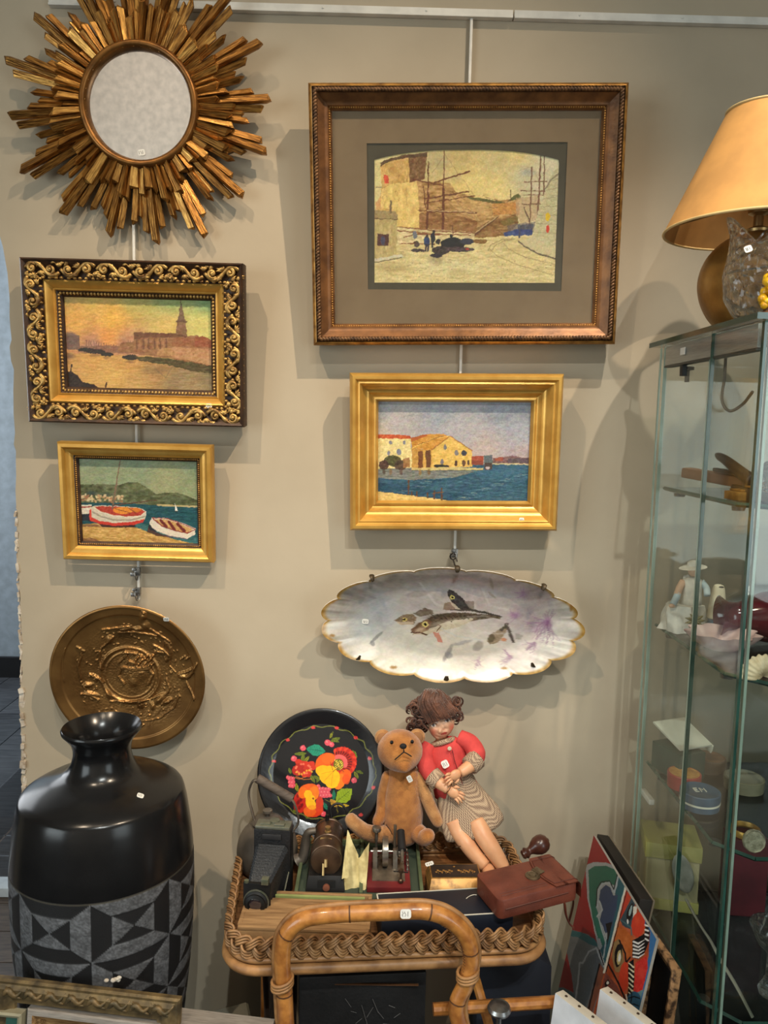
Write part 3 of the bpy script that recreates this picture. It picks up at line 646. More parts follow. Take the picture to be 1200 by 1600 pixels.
# ---------------- large glazed watercolour
def paint_quay(px, py):
    p = Paint((px - 560) * 3.529, (py - 210) * 3.529, rough=6, rs=18)
    p.grad([(120, 200, (224, 208, 156)), (420, 150, (206, 188, 140)), (560, 120, (204, 182, 128)), (640, 250, (232, 210, 146)), (760, 160, (214, 196, 146)), (880, 120, (226, 204, 146)), (920, 220, (208, 198, 168)), (1050, 150, (220, 212, 182)), (760, 300, (236, 214, 152)), (560, 300, (232, 206, 140)), (1000, 300, (216, 206, 176))])
    p.ell(440, 150, 90, 60, (182, 168, 134), .6, soft=.9); p.ell(530, 240, 60, 40, (188, 176, 146), .5, soft=.9); p.ell(790, 140, 40, 40, (196, 176, 128), .6, soft=.9); p.ell(940, 210, 60, 24, (170, 168, 164), .7, soft=.8); p.ell(690, 210, 90, 30, (206, 184, 132), .5, soft=.8)
    p.mottle(8, (30, 18))
    # ground
    p.poly([(60, 560), (700, 575), (1120, 560), (1120, 860), (60, 860)], (220, 202, 152), 1, 16, (40, 8)); p.ell(500, 730, 260, 60, (224, 212, 170), .7, soft=.6, var=14, vs=(30, 5)); p.ell(180, 740, 120, 40, (176, 156, 110), .6, soft=.7); p.ell(430, 690, 60, 40, (150, 136, 108), .55, soft=.7, var=16); p.ell(560, 760, 80, 26, (178, 160, 112), .55, soft=.8); p.ell(900, 700, 160, 60, (228, 210, 158), .7, soft=.6)
    # rampart
    p.poly([(320, 256), (420, 262), (505, 268), (530, 312), (640, 346), (740, 366), (880, 352), (890, 440), (830, 490), (790, 520), (640, 545), (330, 540)], (188, 150, 100), 1, 30, (34, 12)); p.poly([(500, 330), (640, 350), (740, 372), (735, 440), (640, 470), (520, 400)], (208, 172, 118), .7, 18, (24, 8)); p.poly([(330, 430), (520, 440), (660, 480), (640, 545), (330, 530)], (150, 108, 68), .75, 30, (30, 8))
    p.poly([(738, 382), (868, 374), (872, 438), (738, 446)], (208, 152, 88), .9, 14); p.poly([(640, 520), (720, 480), (800, 462), (880, 436), (880, 500), (800, 560), (700, 570), (620, 570)], (150, 112, 68), .9, 26, (26, 8)); p.poly([(780, 480), (880, 445), (880, 480), (800, 510)], (126, 116, 66), .7, 14)
    p.poly([(590, 345), (660, 348), (760, 366), (820, 372), (840, 352), (884, 322), (896, 342), (896, 356), (760, 382), (640, 362)], (98, 100, 58), .9, 14); p.line([(840, 305), (840, 350)], 5, (120, 104, 76))
    rq = random.Random(31)
    for i in range(150):
        x, y = rq.uniform(340, 860), rq.uniform(290, 540); a = rq.uniform(-.2, .7); l = rq.uniform(10, 34)
        if y > 300 + abs(x - 420) * .12: p.line([(x, y), (x + l * math.cos(a), y + l * math.sin(a))], rq.uniform(2.5, 5), ((132, 92, 58), (216, 184, 130), (112, 74, 46), (160, 120, 78))[i % 4], .55)
    # tower
    p.poly([(118, 160), (160, 140), (276, 112), (282, 262), (322, 258), (336, 380), (338, 520), (210, 515), (205, 440), (96, 420), (122, 340), (128, 260)], (214, 176, 112), 1, 20, (22, 24)); p.poly([(190, 270), (322, 262), (336, 400), (336, 515), (215, 512), (200, 420), (120, 400), (130, 300)], (236, 208, 136), .85, 14, (20, 30))
    p.poly([(276, 110), (376, 102), (372, 180), (364, 246), (282, 264)], (132, 98, 66), 1, 22, (10, 10)); p.poly([(118, 158), (180, 130), (276, 108), (378, 100), (378, 122), (276, 128), (170, 150), (122, 176)], (98, 74, 54), .9, 18, (9, 7))
    for (x, y, r) in ((180, 200, 30), (230, 170, 26), (150, 310, 20), (260, 320, 22), (300, 420, 26)): p.ell(x, y, r, r * 1.6, (186, 142, 88), .4, soft=.8)
    p.poly([(140, 222), (164, 224), (166, 274), (142, 272)], (218, 84, 62), .9, 20, (5, 5)); p.line([(96, 292), (126, 292)], 4, (110, 100, 96)); p.poly([(94, 380), (120, 345), (124, 440), (94, 440)], (220, 170, 120), .8)
    # distant ships and right-hand bastion
    p.poly([(870, 350), (1000, 340), (1010, 470), (900, 490), (872, 450)], (196, 168, 134), .7, 14); p.poly([(820, 500), (980, 480), (970, 540), (820, 540)], (110, 100, 110), .6, 20, (9, 6))
    for (a, b, wd) in (((1006, 120), (990, 460), 8), ((1026, 120), (1022, 330), 6), ((957, 180), (945, 490), 7)): p.line([a, b], wd, (128, 92, 74))
    for (a, b) in (((896, 310), (1028, 312)), ((910, 333), (1020, 336)), ((900, 386), (1005, 384)), ((915, 262), (1040, 258))): p.line([a, b], 5, (132, 98, 78))
    p.line([(912, 400), (950, 500)], 6, (110, 84, 72)); p.line([(870, 205), (955, 180), (1000, 260)], 2.5, (170, 150, 120), .7)
    p.poly([(800, 542), (880, 522), (962, 524), (958, 556), (810, 562)], (66, 80, 136), .95, 18, (14, 5)); p.poly([(880, 500), (965, 492), (965, 526), (880, 524)], (84, 84, 104), .8, 16)
    p.poly([(1120, 168), (1085, 195), (1050, 250), (1030, 310), (1000, 400), (975, 490), (958, 590), (1000, 606), (1120, 622)], (204, 194, 158), 1, 12, (14, 7))
    for i in range(7): p.line([(1052 - i * 14, 262 + i * 46), (1120, 236 + i * 52)], 3.5, (160, 148, 120), .7)
    p.line([(1030, 300), (1060, 250), (1120, 205)], 8, (138, 128, 108), .8); p.ell(1043, 455, 13, 23, (226, 190, 44)); p.ell(1044, 523, 10, 22, (214, 76, 54))
    p.poly([(884, 588), (960, 570), (1120, 640), (1120, 690), (990, 654), (912, 612)], (212, 198, 160)); p.line([(884, 590), (912, 616), (990, 658), (1100, 688)], 8, (112, 98, 86)); p.line([(888, 524), (888, 570)], 9, (76, 80, 104))
    for q in ([(716, 640), (730, 610), (780, 586), (850, 572)], [(735, 640), (760, 606), (810, 586), (860, 576)], [(724, 630), (760, 668), (860, 712), (980, 750), (1090, 778)], [(800, 600), (840, 640), (920, 678), (1090, 718)]): p.line(q, 5, (172, 152, 112), .8)
    # big ship
    for (a, b, wd) in (((472, 90), (470, 300), 6), ((470, 300), (466, 524), 13), ((386, 150), (384, 330), 6), ((384, 330), (378, 518), 12), ((360, 290), (370, 400), 6)): p.line([a, b], wd, (112, 66, 44))
    for (a, b, wd) in (((300, 248), (470, 282), 8), ((420, 264), (612, 204), 8), ((366, 356), (608, 314), 8), ((376, 378), (640, 338), 6), ((384, 424), (650, 432), 10), ((330, 420), (460, 418), 5)): p.line([a, b], wd, (118, 70, 46))
    p.line([(380, 420), (520, 424), (640, 430)], 4, (226, 204, 160), .8)
    for q in ([(472, 100), (560, 230), (640, 340)], [(472, 120), (386, 240)], [(470, 280), (600, 440), (700, 500)], [(610, 400), (690, 520)], [(386, 160), (330, 260)]): p.line(q, 2.2, (150, 112, 80), .7)
    p.line([(606, 575), (680, 520), (770, 452)], [20, 13, 7], (112, 76, 50)); p.line([(606, 568), (770, 450)], 4, (220, 196, 150), .8)
    p.poly([(205, 508), (640, 540), (640, 580), (560, 600), (300, 600), (205, 600)], (222, 204, 162), .85, 26, (18, 6))
    for q in ([(215, 508), (420, 530), (640, 545)], [(215, 530), (400, 548), (620, 556)], [(230, 600), (420, 606)], [(250, 566), (330, 548), (450, 556)]): p.line(q, 6, (138, 84, 56), .9)
    p.ell(312, 555, 12, 22, (120, 122, 132)); p.line([(520, 500), (520, 550)], 4, (120, 80, 60))
    for i in range(120):
        x, y = rq.uniform(100, 1080), rq.uniform(640, 812); p.line([(x, y), (x + rq.uniform(10, 46), y + rq.uniform(-3, 3))], rq.uniform(2, 4.5), ((176, 158, 112), (236, 224, 184), (150, 136, 100))[i % 3], .45)
    for i in range(60):
        x, y = rq.uniform(130, 270), rq.uniform(150, 480); p.line([(x, y), (x + rq.uniform(-4, 4), y + rq.uniform(8, 30))], rq.uniform(2, 5), ((186, 140, 84), (240, 216, 150), (150, 108, 66))[i % 3], .4)
    # nets and people
    p.ell(520, 604, 66, 36, (44, 44, 50)); p.ell(600, 590, 42, 16, (66, 66, 84)); p.ell(455, 640, 50, 24, (70, 60, 60), var=24, vs=(7, 5)); p.ell(330, 640, 40, 10, (80, 70, 74)); p.ell(560, 634, 80, 14, (86, 70, 76), var=30, vs=(6, 4)); p.ell(670, 590, 40, 14, (140, 106, 62), var=20); p.ell(430, 668, 34, 12, (66, 56, 66))
    p.ell(377, 590, 17, 30, (58, 76, 116)); p.ell(378, 562, 8, 9, (70, 60, 56)); p.line([(372, 610), (372, 640)], 9, (60, 58, 72)); p.line([(385, 610), (384, 640)], 9, (60, 58, 72)); p.ell(411, 570, 12, 30, (48, 50, 62)); p.ell(416, 536, 9, 9, (66, 52, 50)); p.line([(408, 590), (408, 622)], 12, (52, 50, 60)); p.ell(320, 606, 16, 18, (96, 82, 76)); p.ell(310, 596, 8, 8, (96, 60, 48)); p.ell(512, 562, 10, 10, (52, 46, 52)); p.ell(440, 590, 14, 16, (60, 56, 62))
    p.ell(600, 632, 14, 6, (190, 60, 40), .8)
    # hut
    p.poly([(60, 436), (216, 450), (210, 664), (60, 700)], (196, 176, 126), 1, 14, (8, 26)); p.poly([(60, 416), (206, 424), (220, 450), (218, 464), (60, 460)], (168, 148, 108), 1, 10); p.line([(60, 464), (216, 468)], 6, (120, 100, 72)); p.line([(178, 368), (180, 432)], 11, (128, 108, 90)); p.poly([(104, 548), (168, 550), (166, 616), (106, 612)], (98, 64, 60), 1, 18, (6, 8)); p.ell(134, 585, 14, 26, (84, 84, 104))
    p.line([(60, 700), (210, 672), (240, 672)], 14, (216, 206, 184)); p.line([(60, 712), (214, 684), (240, 680)], 6, (120, 110, 90), .8)
    for i in range(60): p.ell(100 + (i * 173) % 970, 690 + (i * 37) % 120, 3 + i % 3, 2.5, (128, 112, 82), .5)
    return p.finish(13, 8, 7, 1.12, 190)
M, fw, fh = rect_fit(((481, 125), (989, 126), (961, 537), (489, 540)), .044, 5.0)
t = thing('framed_watercolour', 'large glazed quay watercolour in a wide brown mat and bronze frame', 'painting', M)
moulding(t, fw, fh, [(0, 0), (0, .032), (.003, .036), (.006, .037)], m_goldd, 'outer_edge')
moulding(t, fw, fh, [(.006, 0), (.006, .033), (.010, .037), (.013, .036), (.015, .031)], m_brown, 'rope_bed')
moulding(t, fw, fh, [(.015, 0), (.015, .031), (.018, .029), (.026, .022), (.031, .0205), (.033, .0205), (.0395, .012), (.040, .008)], m_goldb, 'frame_side')
beading(t, fw, fh, .0115, .0365, .0034, mat('rope_brown', (112, 78, 46), .45, .45, c2=(66, 44, 26), scale=90), 'rope_moulding', 1.7, 1.9, 38)
beading(t, fw, fh, .0355, .0165, .0021, m_goldd, 'beading', 2.0)
m_mat = mat('brown_mat_board', (128, 107, 82), 0.9, c2=(120, 99, 75), scale=14); m_mat2 = mat('grey_green_mat', (72, 66, 52), 0.9)
# mat boards with a real cut window
def loc(px, py, d):
    q = Ppl(px, py, M.translation - (M.to_3x3() @ Vector((0, 1, 0))) * d, M.to_3x3() @ Vector((0, 1, 0))); return M.inverted() @ q
def board_with_hole(outer, inner, y0, y1, m, name, lab=None):
    """outer and inner: matching loops (x,z); board between y0 (back) and y1 (front, more negative)"""
    n = len(outer); vs = [(x, y1, z) for x, z in outer] + [(x, y1, z) for x, z in inner] + [(x, y0, z) for x, z in inner]
    fs = [(i, (i + 1) % n, n + (i + 1) % n, n + i) for i in range(n)] + [(n + i, n + (i + 1) % n, 2 * n + (i + 1) % n, 2 * n + i) for i in range(n)]
    return MB().add(vs, fs).build(name, m, t, local=True, smooth=0, label=lab)
e = .038
A = [(-fw / 2 + e, e), (fw / 2 - e, e), (fw / 2 - e, fh - e), (-fw / 2 + e, fh - e)]
q = [loc(573, 224, .007), loc(887, 222, .007), loc(877, 455, .007), loc(575, 452, .007)]
I1 = [(q[3].x, q[3].z), (q[2].x, q[2].z), (q[1].x, q[1].z), (q[0].x, q[0].z)]
board_with_hole(A, I1, -.005, -.0072, m_mat, 'mat_board', 'warm brown mat board')
wb = [(585, 441.5), (867, 442), (874, 255)]
for s in np.linspace(0, 1, 17): wb.append((873 - 288 * s, 249 - 15.5 * (1 - abs(2 * s - 1) ** 2.6)))
wb.append((585, 256))
I2 = [loc(x, y, .005) for x, y in wb]; I2 = [(v.x, v.z) for v in I2]
cx = sum(v[0] for v in I2) / len(I2); cz = sum(v[1] for v in I2) / len(I2)
x0, x1, z0, z1 = min(a for a, b in I1) - .003, max(a for a, b in I1) + .003, min(b for a, b in I1) - .003, max(b for a, b in I1) + .003
O2 = []
for (x, z) in I2:
    dx, dz = x - cx, z - cz; s = min(((x1 - cx) if dx > 0 else (cx - x0)) / (abs(dx) + 1e-9), ((z1 - cz) if dz > 0 else (cz - z0)) / (abs(dz) + 1e-9)); O2.append((cx + dx * s, cz + dz * s))
# snap the loop corners so that the outside stays a rectangle
for (X, Z, sx, sz) in ((x0, z0, -1, -1), (x1, z0, 1, -1), (x1, z1, 1, 1), (x0, z1, -1, 1)):
    j = min(range(len(O2)), key=lambda i: abs(O2[i][0] - X) + abs(O2[i][1] - Z)); O2[j] = (X, Z)
board_with_hole(O2, I2, -.0032, -.0048, m_mat2, 'inner_mat', 'grey-green inner mat with an arched window')
xs = [a for a, b in I2]; zs = [b for a, b in I2]
canvas(t, min(xs) - .003, max(xs) + .003, min(zs) - .003, max(zs) + .003, -.003, .0010, paint_quay, m_water, 'watercolour')
MB().box((0, -.0105, fh / 2), (fw - 2 * e, .002, fh - 2 * e)).build('glass', mat_pane('picture_glass', (.97, .98, .97)), t, local=True, smooth=0)

# ================================================================== SUNBURST MIRROR
def plane_M(px, py, t, lean, roll=0):
    """matrix of a wall-hung disc: centre on the ray, local -y out of the wall"""
    R3 = Matrix.Rotation(rad(lean), 3, 'X') @ Matrix.Rotation(rad(roll), 3, 'Y')
    return Matrix.Translation(P(px, py, -t)) @ R3.to_4x4()
rs = random.Random(21)
MM = plane_M(222, 169, .030, 4)
t = thing('sunburst_mirror', 'round mirror with a sunburst frame of carved gilded wooden rays', 'mirror', MM)
m_ray = mat('gilded_wood', (182, 130, 62), 0.33, 0.78, c2=(92, 58, 26), scale=22, stretch=(1.6, 12, 12), bump=0.7, bstretch=(4, 70, 70), bscale=6)
m_ray2 = mat('gilded_wood_bright', (224, 172, 92), 0.30, 0.8, c2=(130, 84, 38), scale=22, stretch=(1.6, 12, 12), bump=0.7, bstretch=(4, 70, 70), bscale=6)
def ray_mesh(L, w0, w1, h, tip, skew):
    """strip along +x, width w0 at the root to w1 near the tip, a pointed end and a raised long ridge"""
    ri = skew * w1 * .5
    top = [(0, -w0 / 2, h * .55), (L - tip, -w1 / 2, h * .45), (L, ri, h * .55), (L - tip * .55, w1 / 2, h * .45), (0, w0 / 2, h * .55)]
    rid = [(0, ri * .6, h), (L - tip * .7, ri, h)]
    vs = [Vector((x, z, y)) for x, z, y in []]
    V = [(x, -y, z) for x, z, y in top] + [(x, 0, z) for x, z, y in top] + [(x, -y, z) for x, z, y in rid]
    Fc = [(0, 1, 11, 10), (1, 2, 11), (2, 3, 11), (3, 4, 10, 11), (0, 5, 6, 1), (1, 6, 7, 2), (2, 7, 8, 3), (3, 8, 9, 4), (4, 9, 5, 0, 10), (5, 9, 8, 7, 6)]
    return MB().add(V, Fc)
def add_ray(ang, r0, L, w0, w1, h, y, tip, skew, roll=0, m=None):
    o = ray_mesh(L, w0, w1, h, tip, skew).build('ray', m or m_ray, t, local=True, smooth=0)
    a = rad(ang)
    # local x of the ray -> direction (cos a, 0, sin a) of the disc plane
    o.matrix_local = Matrix.Translation((r0 * math.cos(a), -y, r0 * math.sin(a))) @ Matrix.Rotation(-a, 4, 'Y') @ Matrix.Rotation(rad(roll), 4, 'X')
u = .00126
for i in range(16):
    a = 90 + 5 + i * 22.5 + rs.uniform(-1.5, 1.5); R1 = (196 + rs.uniform(-8, 8)) * u
    add_ray(a, .10, R1 - .10, .013, .0155, .014, .004, .010, rs.choice((-.6, .6)), rs.uniform(-6, 6), m_ray)
    sd = rs.choice((-1, 1))
    add_ray(a + sd * 4.2, .10, R1 - .10 - rs.uniform(.012, .022), .012, .013, .010, .003, .006, -sd * .7, rs.uniform(-8, 8), m_ray2 if i % 3 == 0 else m_ray)
    add_ray(a - sd * 4.0, .10, R1 - .10 - rs.uniform(.026, .040), .010, .012, .009, .002, .008, sd * .7, rs.uniform(-8, 8), m_ray)
    a2 = a + 11.25; R2 = (158 + rs.uniform(-8, 8)) * u
    add_ray(a2 + rs.uniform(-1, 1), .10, R2 - .10, .010, .0115, .011, .004, .012, rs.choice((-.5, .5)), rs.uniform(-8, 8), m_ray)
    add_ray(a2 + 3.4, .10, R2 - .10 - .012, .009, .010, .008, .003, .006, .6, rs.uniform(-8, 8), m_ray2 if i % 4 == 1 else m_ray)
for i in range(72):
    a = i * 5 + rs.uniform(-.6, .6); R1 = (123 + rs.uniform(-14, 16)) * u
    add_ray(a, .095, R1 - .095, .0082, .0140 if i % 2 else .0105, .012, .010 + (i % 2) * .004, rs.uniform(.006, .012), rs.choice((-.9, .9, .3)), rs.uniform(-12, 12), m_ray2 if rs.random() < .35 else m_ray)
RX = Matrix.Rotation(rad(90), 4, 'X')       # lathe axis z -> local -y
m_ringg = mat('bronze_ring', (150, 102, 48), 0.38, 0.7, c2=(96, 62, 28), scale=30, bump=.1)
MB().lathe([(.093, .000), (.0925, .016), (.094, .022), (.0965, .0265), (.1005, .029), (.1045, .028), (.1075, .024), (.109, .018), (.109, .004), (.093, .0)], 96, RX).build('ring', m_ringg, t, local=True, smooth=60)
mm = bpy.data.materials.new('mirror_silver'); mm.use_nodes = True
bb = mm.node_tree.nodes['Principled BSDF']; bb.inputs['Metallic'].default_value = 1; bb.inputs['Roughness'].default_value = .015; bb.inputs['Base Color'].default_value = (.88, .89, .90, 1)
MB().lathe([(0, .012), (.0935, .012), (.0935, .008), (0, .008)], 96, RX).build('mirror_glass', mm, t, local=True, smooth=20)
MB().lathe([(0, .001), (.14, .001), (.14, .004), (0, .004)], 64, RX).build('back_board', m_brown, t, local=True, smooth=20)
c = MM @ Vector((0.0002, -.0130, -.0795)); nn = MM.to_3x3() @ Vector((0, -1, 0)); tag(t, c, MM.to_3x3() @ Vector((1, 0, .15)), nn, .013, .011, 4)

# ================================================================== FISH PLATTER
def paint_fish(px, py):
    p = Paint((px - 480) * 2.667, (py - 840) * 2.667, rough=3, rs=14)
    p.grad([(120, 260, (158, 150, 140)), (100, 380, (196, 190, 178)), (200, 220, (140, 136, 132)), (330, 160, (150, 140, 128)), (480, 140, (150, 138, 128)), (640, 140, (160, 146, 138)), (800, 160, (168, 150, 142)), (960, 210, (164, 150, 146)), (1080, 250, (196, 188, 178)), (1120, 360, (206, 200, 190)),
            (300, 300, (152, 156, 160)), (240, 380, (176, 180, 180)), (480, 260, (160, 154, 152)), (640, 240, (170, 160, 158)), (800, 270, (172, 164, 162)), (900, 340, (168, 158, 158)), (420, 440, (196, 192, 180)), (600, 430, (198, 190, 176)), (720, 470, (204, 196, 184)), (250, 480, (222, 216, 202)), (400, 540, (230, 226, 214)), (560, 560, (232, 228, 216)), (760, 560, (232, 226, 216)), (930, 500, (220, 212, 206)), (1040, 450, (224, 218, 208))])
    # soft ribs running in from the scalloped rim
    dx = (p.x0 - 600) / 540; dy = (p.y0 - 350) / 248; th = np.arctan2(dy, dx); rr = np.hypot(dx, dy)
    rib = (vnoise(th * 26, rr * 3, 5) - .5) * np.clip((rr - .72) / .2, 0, 1) * 46
    p.C += rib[:, None]; p.mottle(7, (30, 20))
    for (x0, y0, x1, y1) in ((470, 190, 640, 310), (640, 330, 780, 400), (560, 395, 740, 425), (730, 215, 830, 300)):
        p.line([(x0, y0), ((x0 + x1) / 2 - 20, (y0 + y1) / 2 + 26), (x1, y1)], 9, (206, 200, 196), .28)
    for (x, y, a, b, r, c, al) in ((460, 235, 58, 15, -8, (138, 130, 126), .7), (600, 235, 80, 18, 10, (150, 146, 146), .5), (288, 416, 44, 7, -42, (128, 128, 128), .75), (272, 440, 16, 10, 60, (128, 128, 128), .7), (586, 482, 44, 12, -60, (136, 130, 126), .75), (618, 170, 28, 8, -60, (140, 122, 110), .6), (768, 190, 32, 8, 75, (142, 124, 112), .65), (770, 240, 24, 6, 40, (142, 128, 116), .6), (712, 452, 30, 20, -40, (150, 144, 136), .8), (640, 440, 60, 8, -14, (150, 148, 146), .6), (260, 245, 40, 6, 15, (130, 128, 128), .5), (590, 490, 20, 16, 20, (130, 128, 128), .6), (900, 300, 60, 12, 20, (150, 140, 146), .5)):
        p.ell(x, y, a, b, c, al, r, soft=.3)
    # purple coral
    rc = random.Random(9)
    for (cx, cy, n, L, a0, a1) in ((1002, 352, 46, 120, 60, 200), (1005, 350, 12, 60, 230, 300), (870, 325, 14, 46, 120, 260), (905, 235, 14, 44, 100, 260), (850, 500, 14, 60, 120, 240), (712, 520, 12, 30, 20, 340), (950, 440, 16, 60, 90, 190)):
        for i in range(n):
            a = rad(rc.uniform(a0, a1)); x, y = cx + rc.uniform(-8, 8), cy + rc.uniform(-8, 8); q = [(x, y)]
            for k in range(5): a += rc.uniform(-.45, .45); x += L / 5 * rc.uniform(.5, 1.1) * math.cos(a); y += L / 5 * rc.uniform(.5, 1.1) * math.sin(a); q.append((x, y))
            p.line(q, [5, 4.5, 4, 3.5, 3, 2], ((160, 132, 152), (144, 112, 138), (178, 154, 170))[i % 3], .42)
    p.ell(1002, 355, 24, 32, (122, 82, 118), .5, soft=.8); p.ell(905, 235, 40, 30, (140, 116, 136), .5, soft=.8); p.ell(870, 325, 34, 20, (138, 104, 132), .5, soft=.8)
    # fish: upper
    p.poly([(566, 300), (572, 272), (600, 268), (620, 290), (610, 304)], (128, 108, 92), .9)
    p.poly([(581, 226), (592, 216), (612, 222), (642, 248), (668, 272), (690, 304), (650, 304), (612, 284), (594, 258)], (66, 62, 60), 1, 10, (5, 5)); p.poly([(588, 240), (602, 268), (630, 292), (650, 304), (622, 300), (600, 280)], (176, 164, 144), .9); p.ell(604, 250, 9, 8, (190, 178, 110)); p.ell(604, 250, 5, 5, (24, 22, 22)); p.poly([(655, 266), (696, 264), (694, 300), (680, 296)], (128, 118, 110), .9)
    # left small fish and fin
    p.poly([(362, 346), (396, 322), (440, 318), (458, 336), (446, 362), (392, 364)], (124, 106, 88), 1, 14, (5, 5)); p.poly([(366, 350), (400, 352), (446, 350), (440, 364), (392, 364)], (190, 172, 150), .8); p.ell(406, 342, 9, 8, (196, 176, 110)); p.ell(406, 342, 5, 5, (24, 22, 22)); p.poly([(440, 316), (490, 292), (524, 304), (528, 318), (470, 330)], (104, 92, 80), .95, 10)
    # main fish
    p.poly([(430, 384), (466, 356), (510, 332), (560, 316), (640, 312), (720, 318), (770, 322), (806, 330), (806, 340), (770, 336), (720, 340), (672, 352), (630, 372), (580, 380), (540, 392), (490, 404), (440, 404)], (92, 80, 66), 1, 18, (8, 5))
    p.poly([(432, 392), (480, 388), (530, 372), (580, 350), (640, 342), (700, 334), (672, 356), (630, 374), (580, 384), (540, 394), (490, 406), (442, 404)], (196, 184, 160), .9, 10, (8, 4)); p.poly([(430, 384), (466, 358), (500, 338), (520, 350), (508, 384), (470, 400), (440, 400)], (122, 92, 70), .7, 14, (6, 6)); p.line([(432, 394), (470, 396), (500, 404)], 5, (84, 60, 50))
    p.ell(493, 362, 13, 12, (206, 188, 120)); p.ell(493, 362, 8, 8, (26, 22, 22)); p.poly([(522, 394), (548, 396), (566, 438), (548, 436)], (184, 116, 100), .8); p.line([(598, 302), (680, 302), (750, 314), (808, 330)], [4, 9, 9, 4], (74, 68, 62)); p.line([(540, 352), (556, 372), (540, 390)], 4, (110, 84, 66))
    p.ell(600, 352, 120, 16, (206, 196, 176), .55, -9, soft=.8); p.ell(560, 326, 90, 12, (70, 60, 48), .7, -6, soft=.8); p.ell(690, 326, 90, 9, (78, 68, 56), .7, 4, soft=.8); p.ell(470, 384, 34, 12, (196, 176, 150), .7, -14, soft=.7); p.ell(462, 366, 24, 12, (96, 76, 58), .6, -30, soft=.8)
    p.ell(493, 362, 12, 11, (206, 188, 120)); p.ell(493, 362, 7.5, 7.5, (26, 22, 22)); p.ell(490, 358, 2.5, 2.5, (240, 240, 236))
    for i in range(30): p.ell(520 + (i * 37) % 180, 322 + (i * 13) % 20, 3, 2.5, (54, 48, 42), .7)
    # right fish
    p.poly([(748, 430), (764, 406), (796, 384), (828, 362), (836, 378), (812, 420), (790, 440), (762, 446)], (150, 134, 112), 1, 14, (6, 5)); p.ell(768, 420, 14, 18, (98, 88, 72), .8, 30); p.poly([(822, 356), (836, 352), (866, 436), (856, 440), (838, 400)], (92, 84, 78)); p.ell(820, 425, 12, 8, (190, 130, 96), .8); p.poly([(866, 400), (900, 406), (890, 424), (868, 424)], (150, 144, 138), .7); p.poly([(800, 384), (830, 360), (838, 366), (810, 392)], (80, 74, 66), .8)
    # swirling water over the fish
    p.line([(664, 340), (690, 380), (760, 400), (840, 400)], 7, (210, 204, 198), .3); p.line([(670, 330), (740, 326), (820, 350), (850, 376)], 6, (206, 198, 190), .3); p.line([(560, 380), (620, 410), (720, 426)], 6, (176, 188, 196), .3)
    p.C *= .95
    # gilt rim
    edge = 1 - np.clip((rr_edge(px, py) - .0) / 1.0, 0, 1)
    p.put(np.clip((edge - .955) / .03, 0, 1) * .9, (164, 126, 62), 24, (14, 14))
    for (x, y, a, b) in ((380, 135, 26, 14), (690, 130, 24, 12), (842, 158, 22, 12), (520, 128, 16, 8), (1100, 290, 10, 20), (105, 408, 14, 8), (360, 540, 20, 8), (100, 265, 20, 12), (820, 545, 18, 8)): p.ell(x, y, a, b, (146, 108, 56), .8, soft=.5)
    return p.finish(7, 10, 6, 1.05, 180)
FM = plane_M(705, 970, .034, 7, 2.0); FR, FZ = .2575, .1185
NL = 15
def rim_r(th):
    """scallop factor of the outline for parameter angle th (numpy ok)"""
    s = np.abs(np.sin((th + .18) * NL / 2)); return 0.935 + 0.065 * s ** 0.6
def rr_edge(px, py):
    # 1 - normalised radius at a photo pixel (used for the gilt edge)
    X = (px - 705) * .001262 / FR; Z = -(py - 970) * .001262 / FZ * 1.0
    a = rad(-2.0); X2 = X * math.cos(a) - Z * math.sin(a) * FZ / FR; Z2 = Z * math.cos(a) + X * math.sin(a) * FR / FZ
    th = np.arctan2(Z2, X2); return 1 - np.hypot(X2, Z2) / rim_r(th)
t = thing('fish_platter', 'scalloped oval porcelain platter painted with fish, gilt edge', 'platter', FM)
nth, nr = 420, 90
th = np.linspace(0, 2 * math.pi, nth, endpoint=False); r = np.linspace(0.004, 1, nr) ** .9
TH, RR = np.meshgrid(th, r)
RM = rim_r(TH); S = 1 + (RM - 1) * np.clip((RR - .62) / .38, 0, 1) ** 1.2
X = FR * RR * S * np.cos(TH); Z = FZ * RR * S * np.sin(TH)
flute = np.abs(np.sin((TH + .18) * NL / 2))
dep = .004 + .024 * np.clip((RR - .60) / .40, 0, 1) ** 1.6 + .0075 * (flute - .5) * np.clip((RR - .66) / .34, 0, 1)
Y = -dep
V = np.stack([X.ravel(), Y.ravel(), Z.ravel()], 1)
Mn = np.array(FM); Wd = V @ Mn[:3, :3].T + Mn[:3, 3]
pxs, pys = projn(Wd)
rrv = RR.ravel()
def rr_edge(px, py): return 1 - rrv
Cc = paint_fish(pxs, pys)
fs = []
for j in range(nr - 1):
    for i in range(nth): k = (i + 1) % nth; fs.append((j * nth + i, j * nth + k, (j + 1) * nth + k, (j + 1) * nth + i))
fs.append(tuple(range(nth)))
Vb = V.copy(); Vb[:, 1] += .0035
mb = MB(); mb.v = V.tolist(); mb.f = fs
m_porc = mat('painted_porcelain', vcol=True, rough=0.18, spec=0.5, scale=60, lo=0.0, hi=.1, coat=.3)
mb.build('dish', m_porc, t, local=True, smooth=180, colors=Cc, clean=False)
mb = MB(); mb.v = Vb.tolist(); mb.f = [tuple(reversed(f)) for f in fs]
o = len(mb.v); e0 = (nr - 1) * nth; mb.v += V[e0:].tolist()
mb.f += [(e0 + i, e0 + (i + 1) % nth, o + (i + 1) % nth, o + i) for i in range(nth)]
mb.build('underside', mat('glazed_white', (214, 208, 196), .25), t, local=True, smooth=180, clean=False)
m_clip = mat('dark_clip', (70, 58, 40), .5, .5)
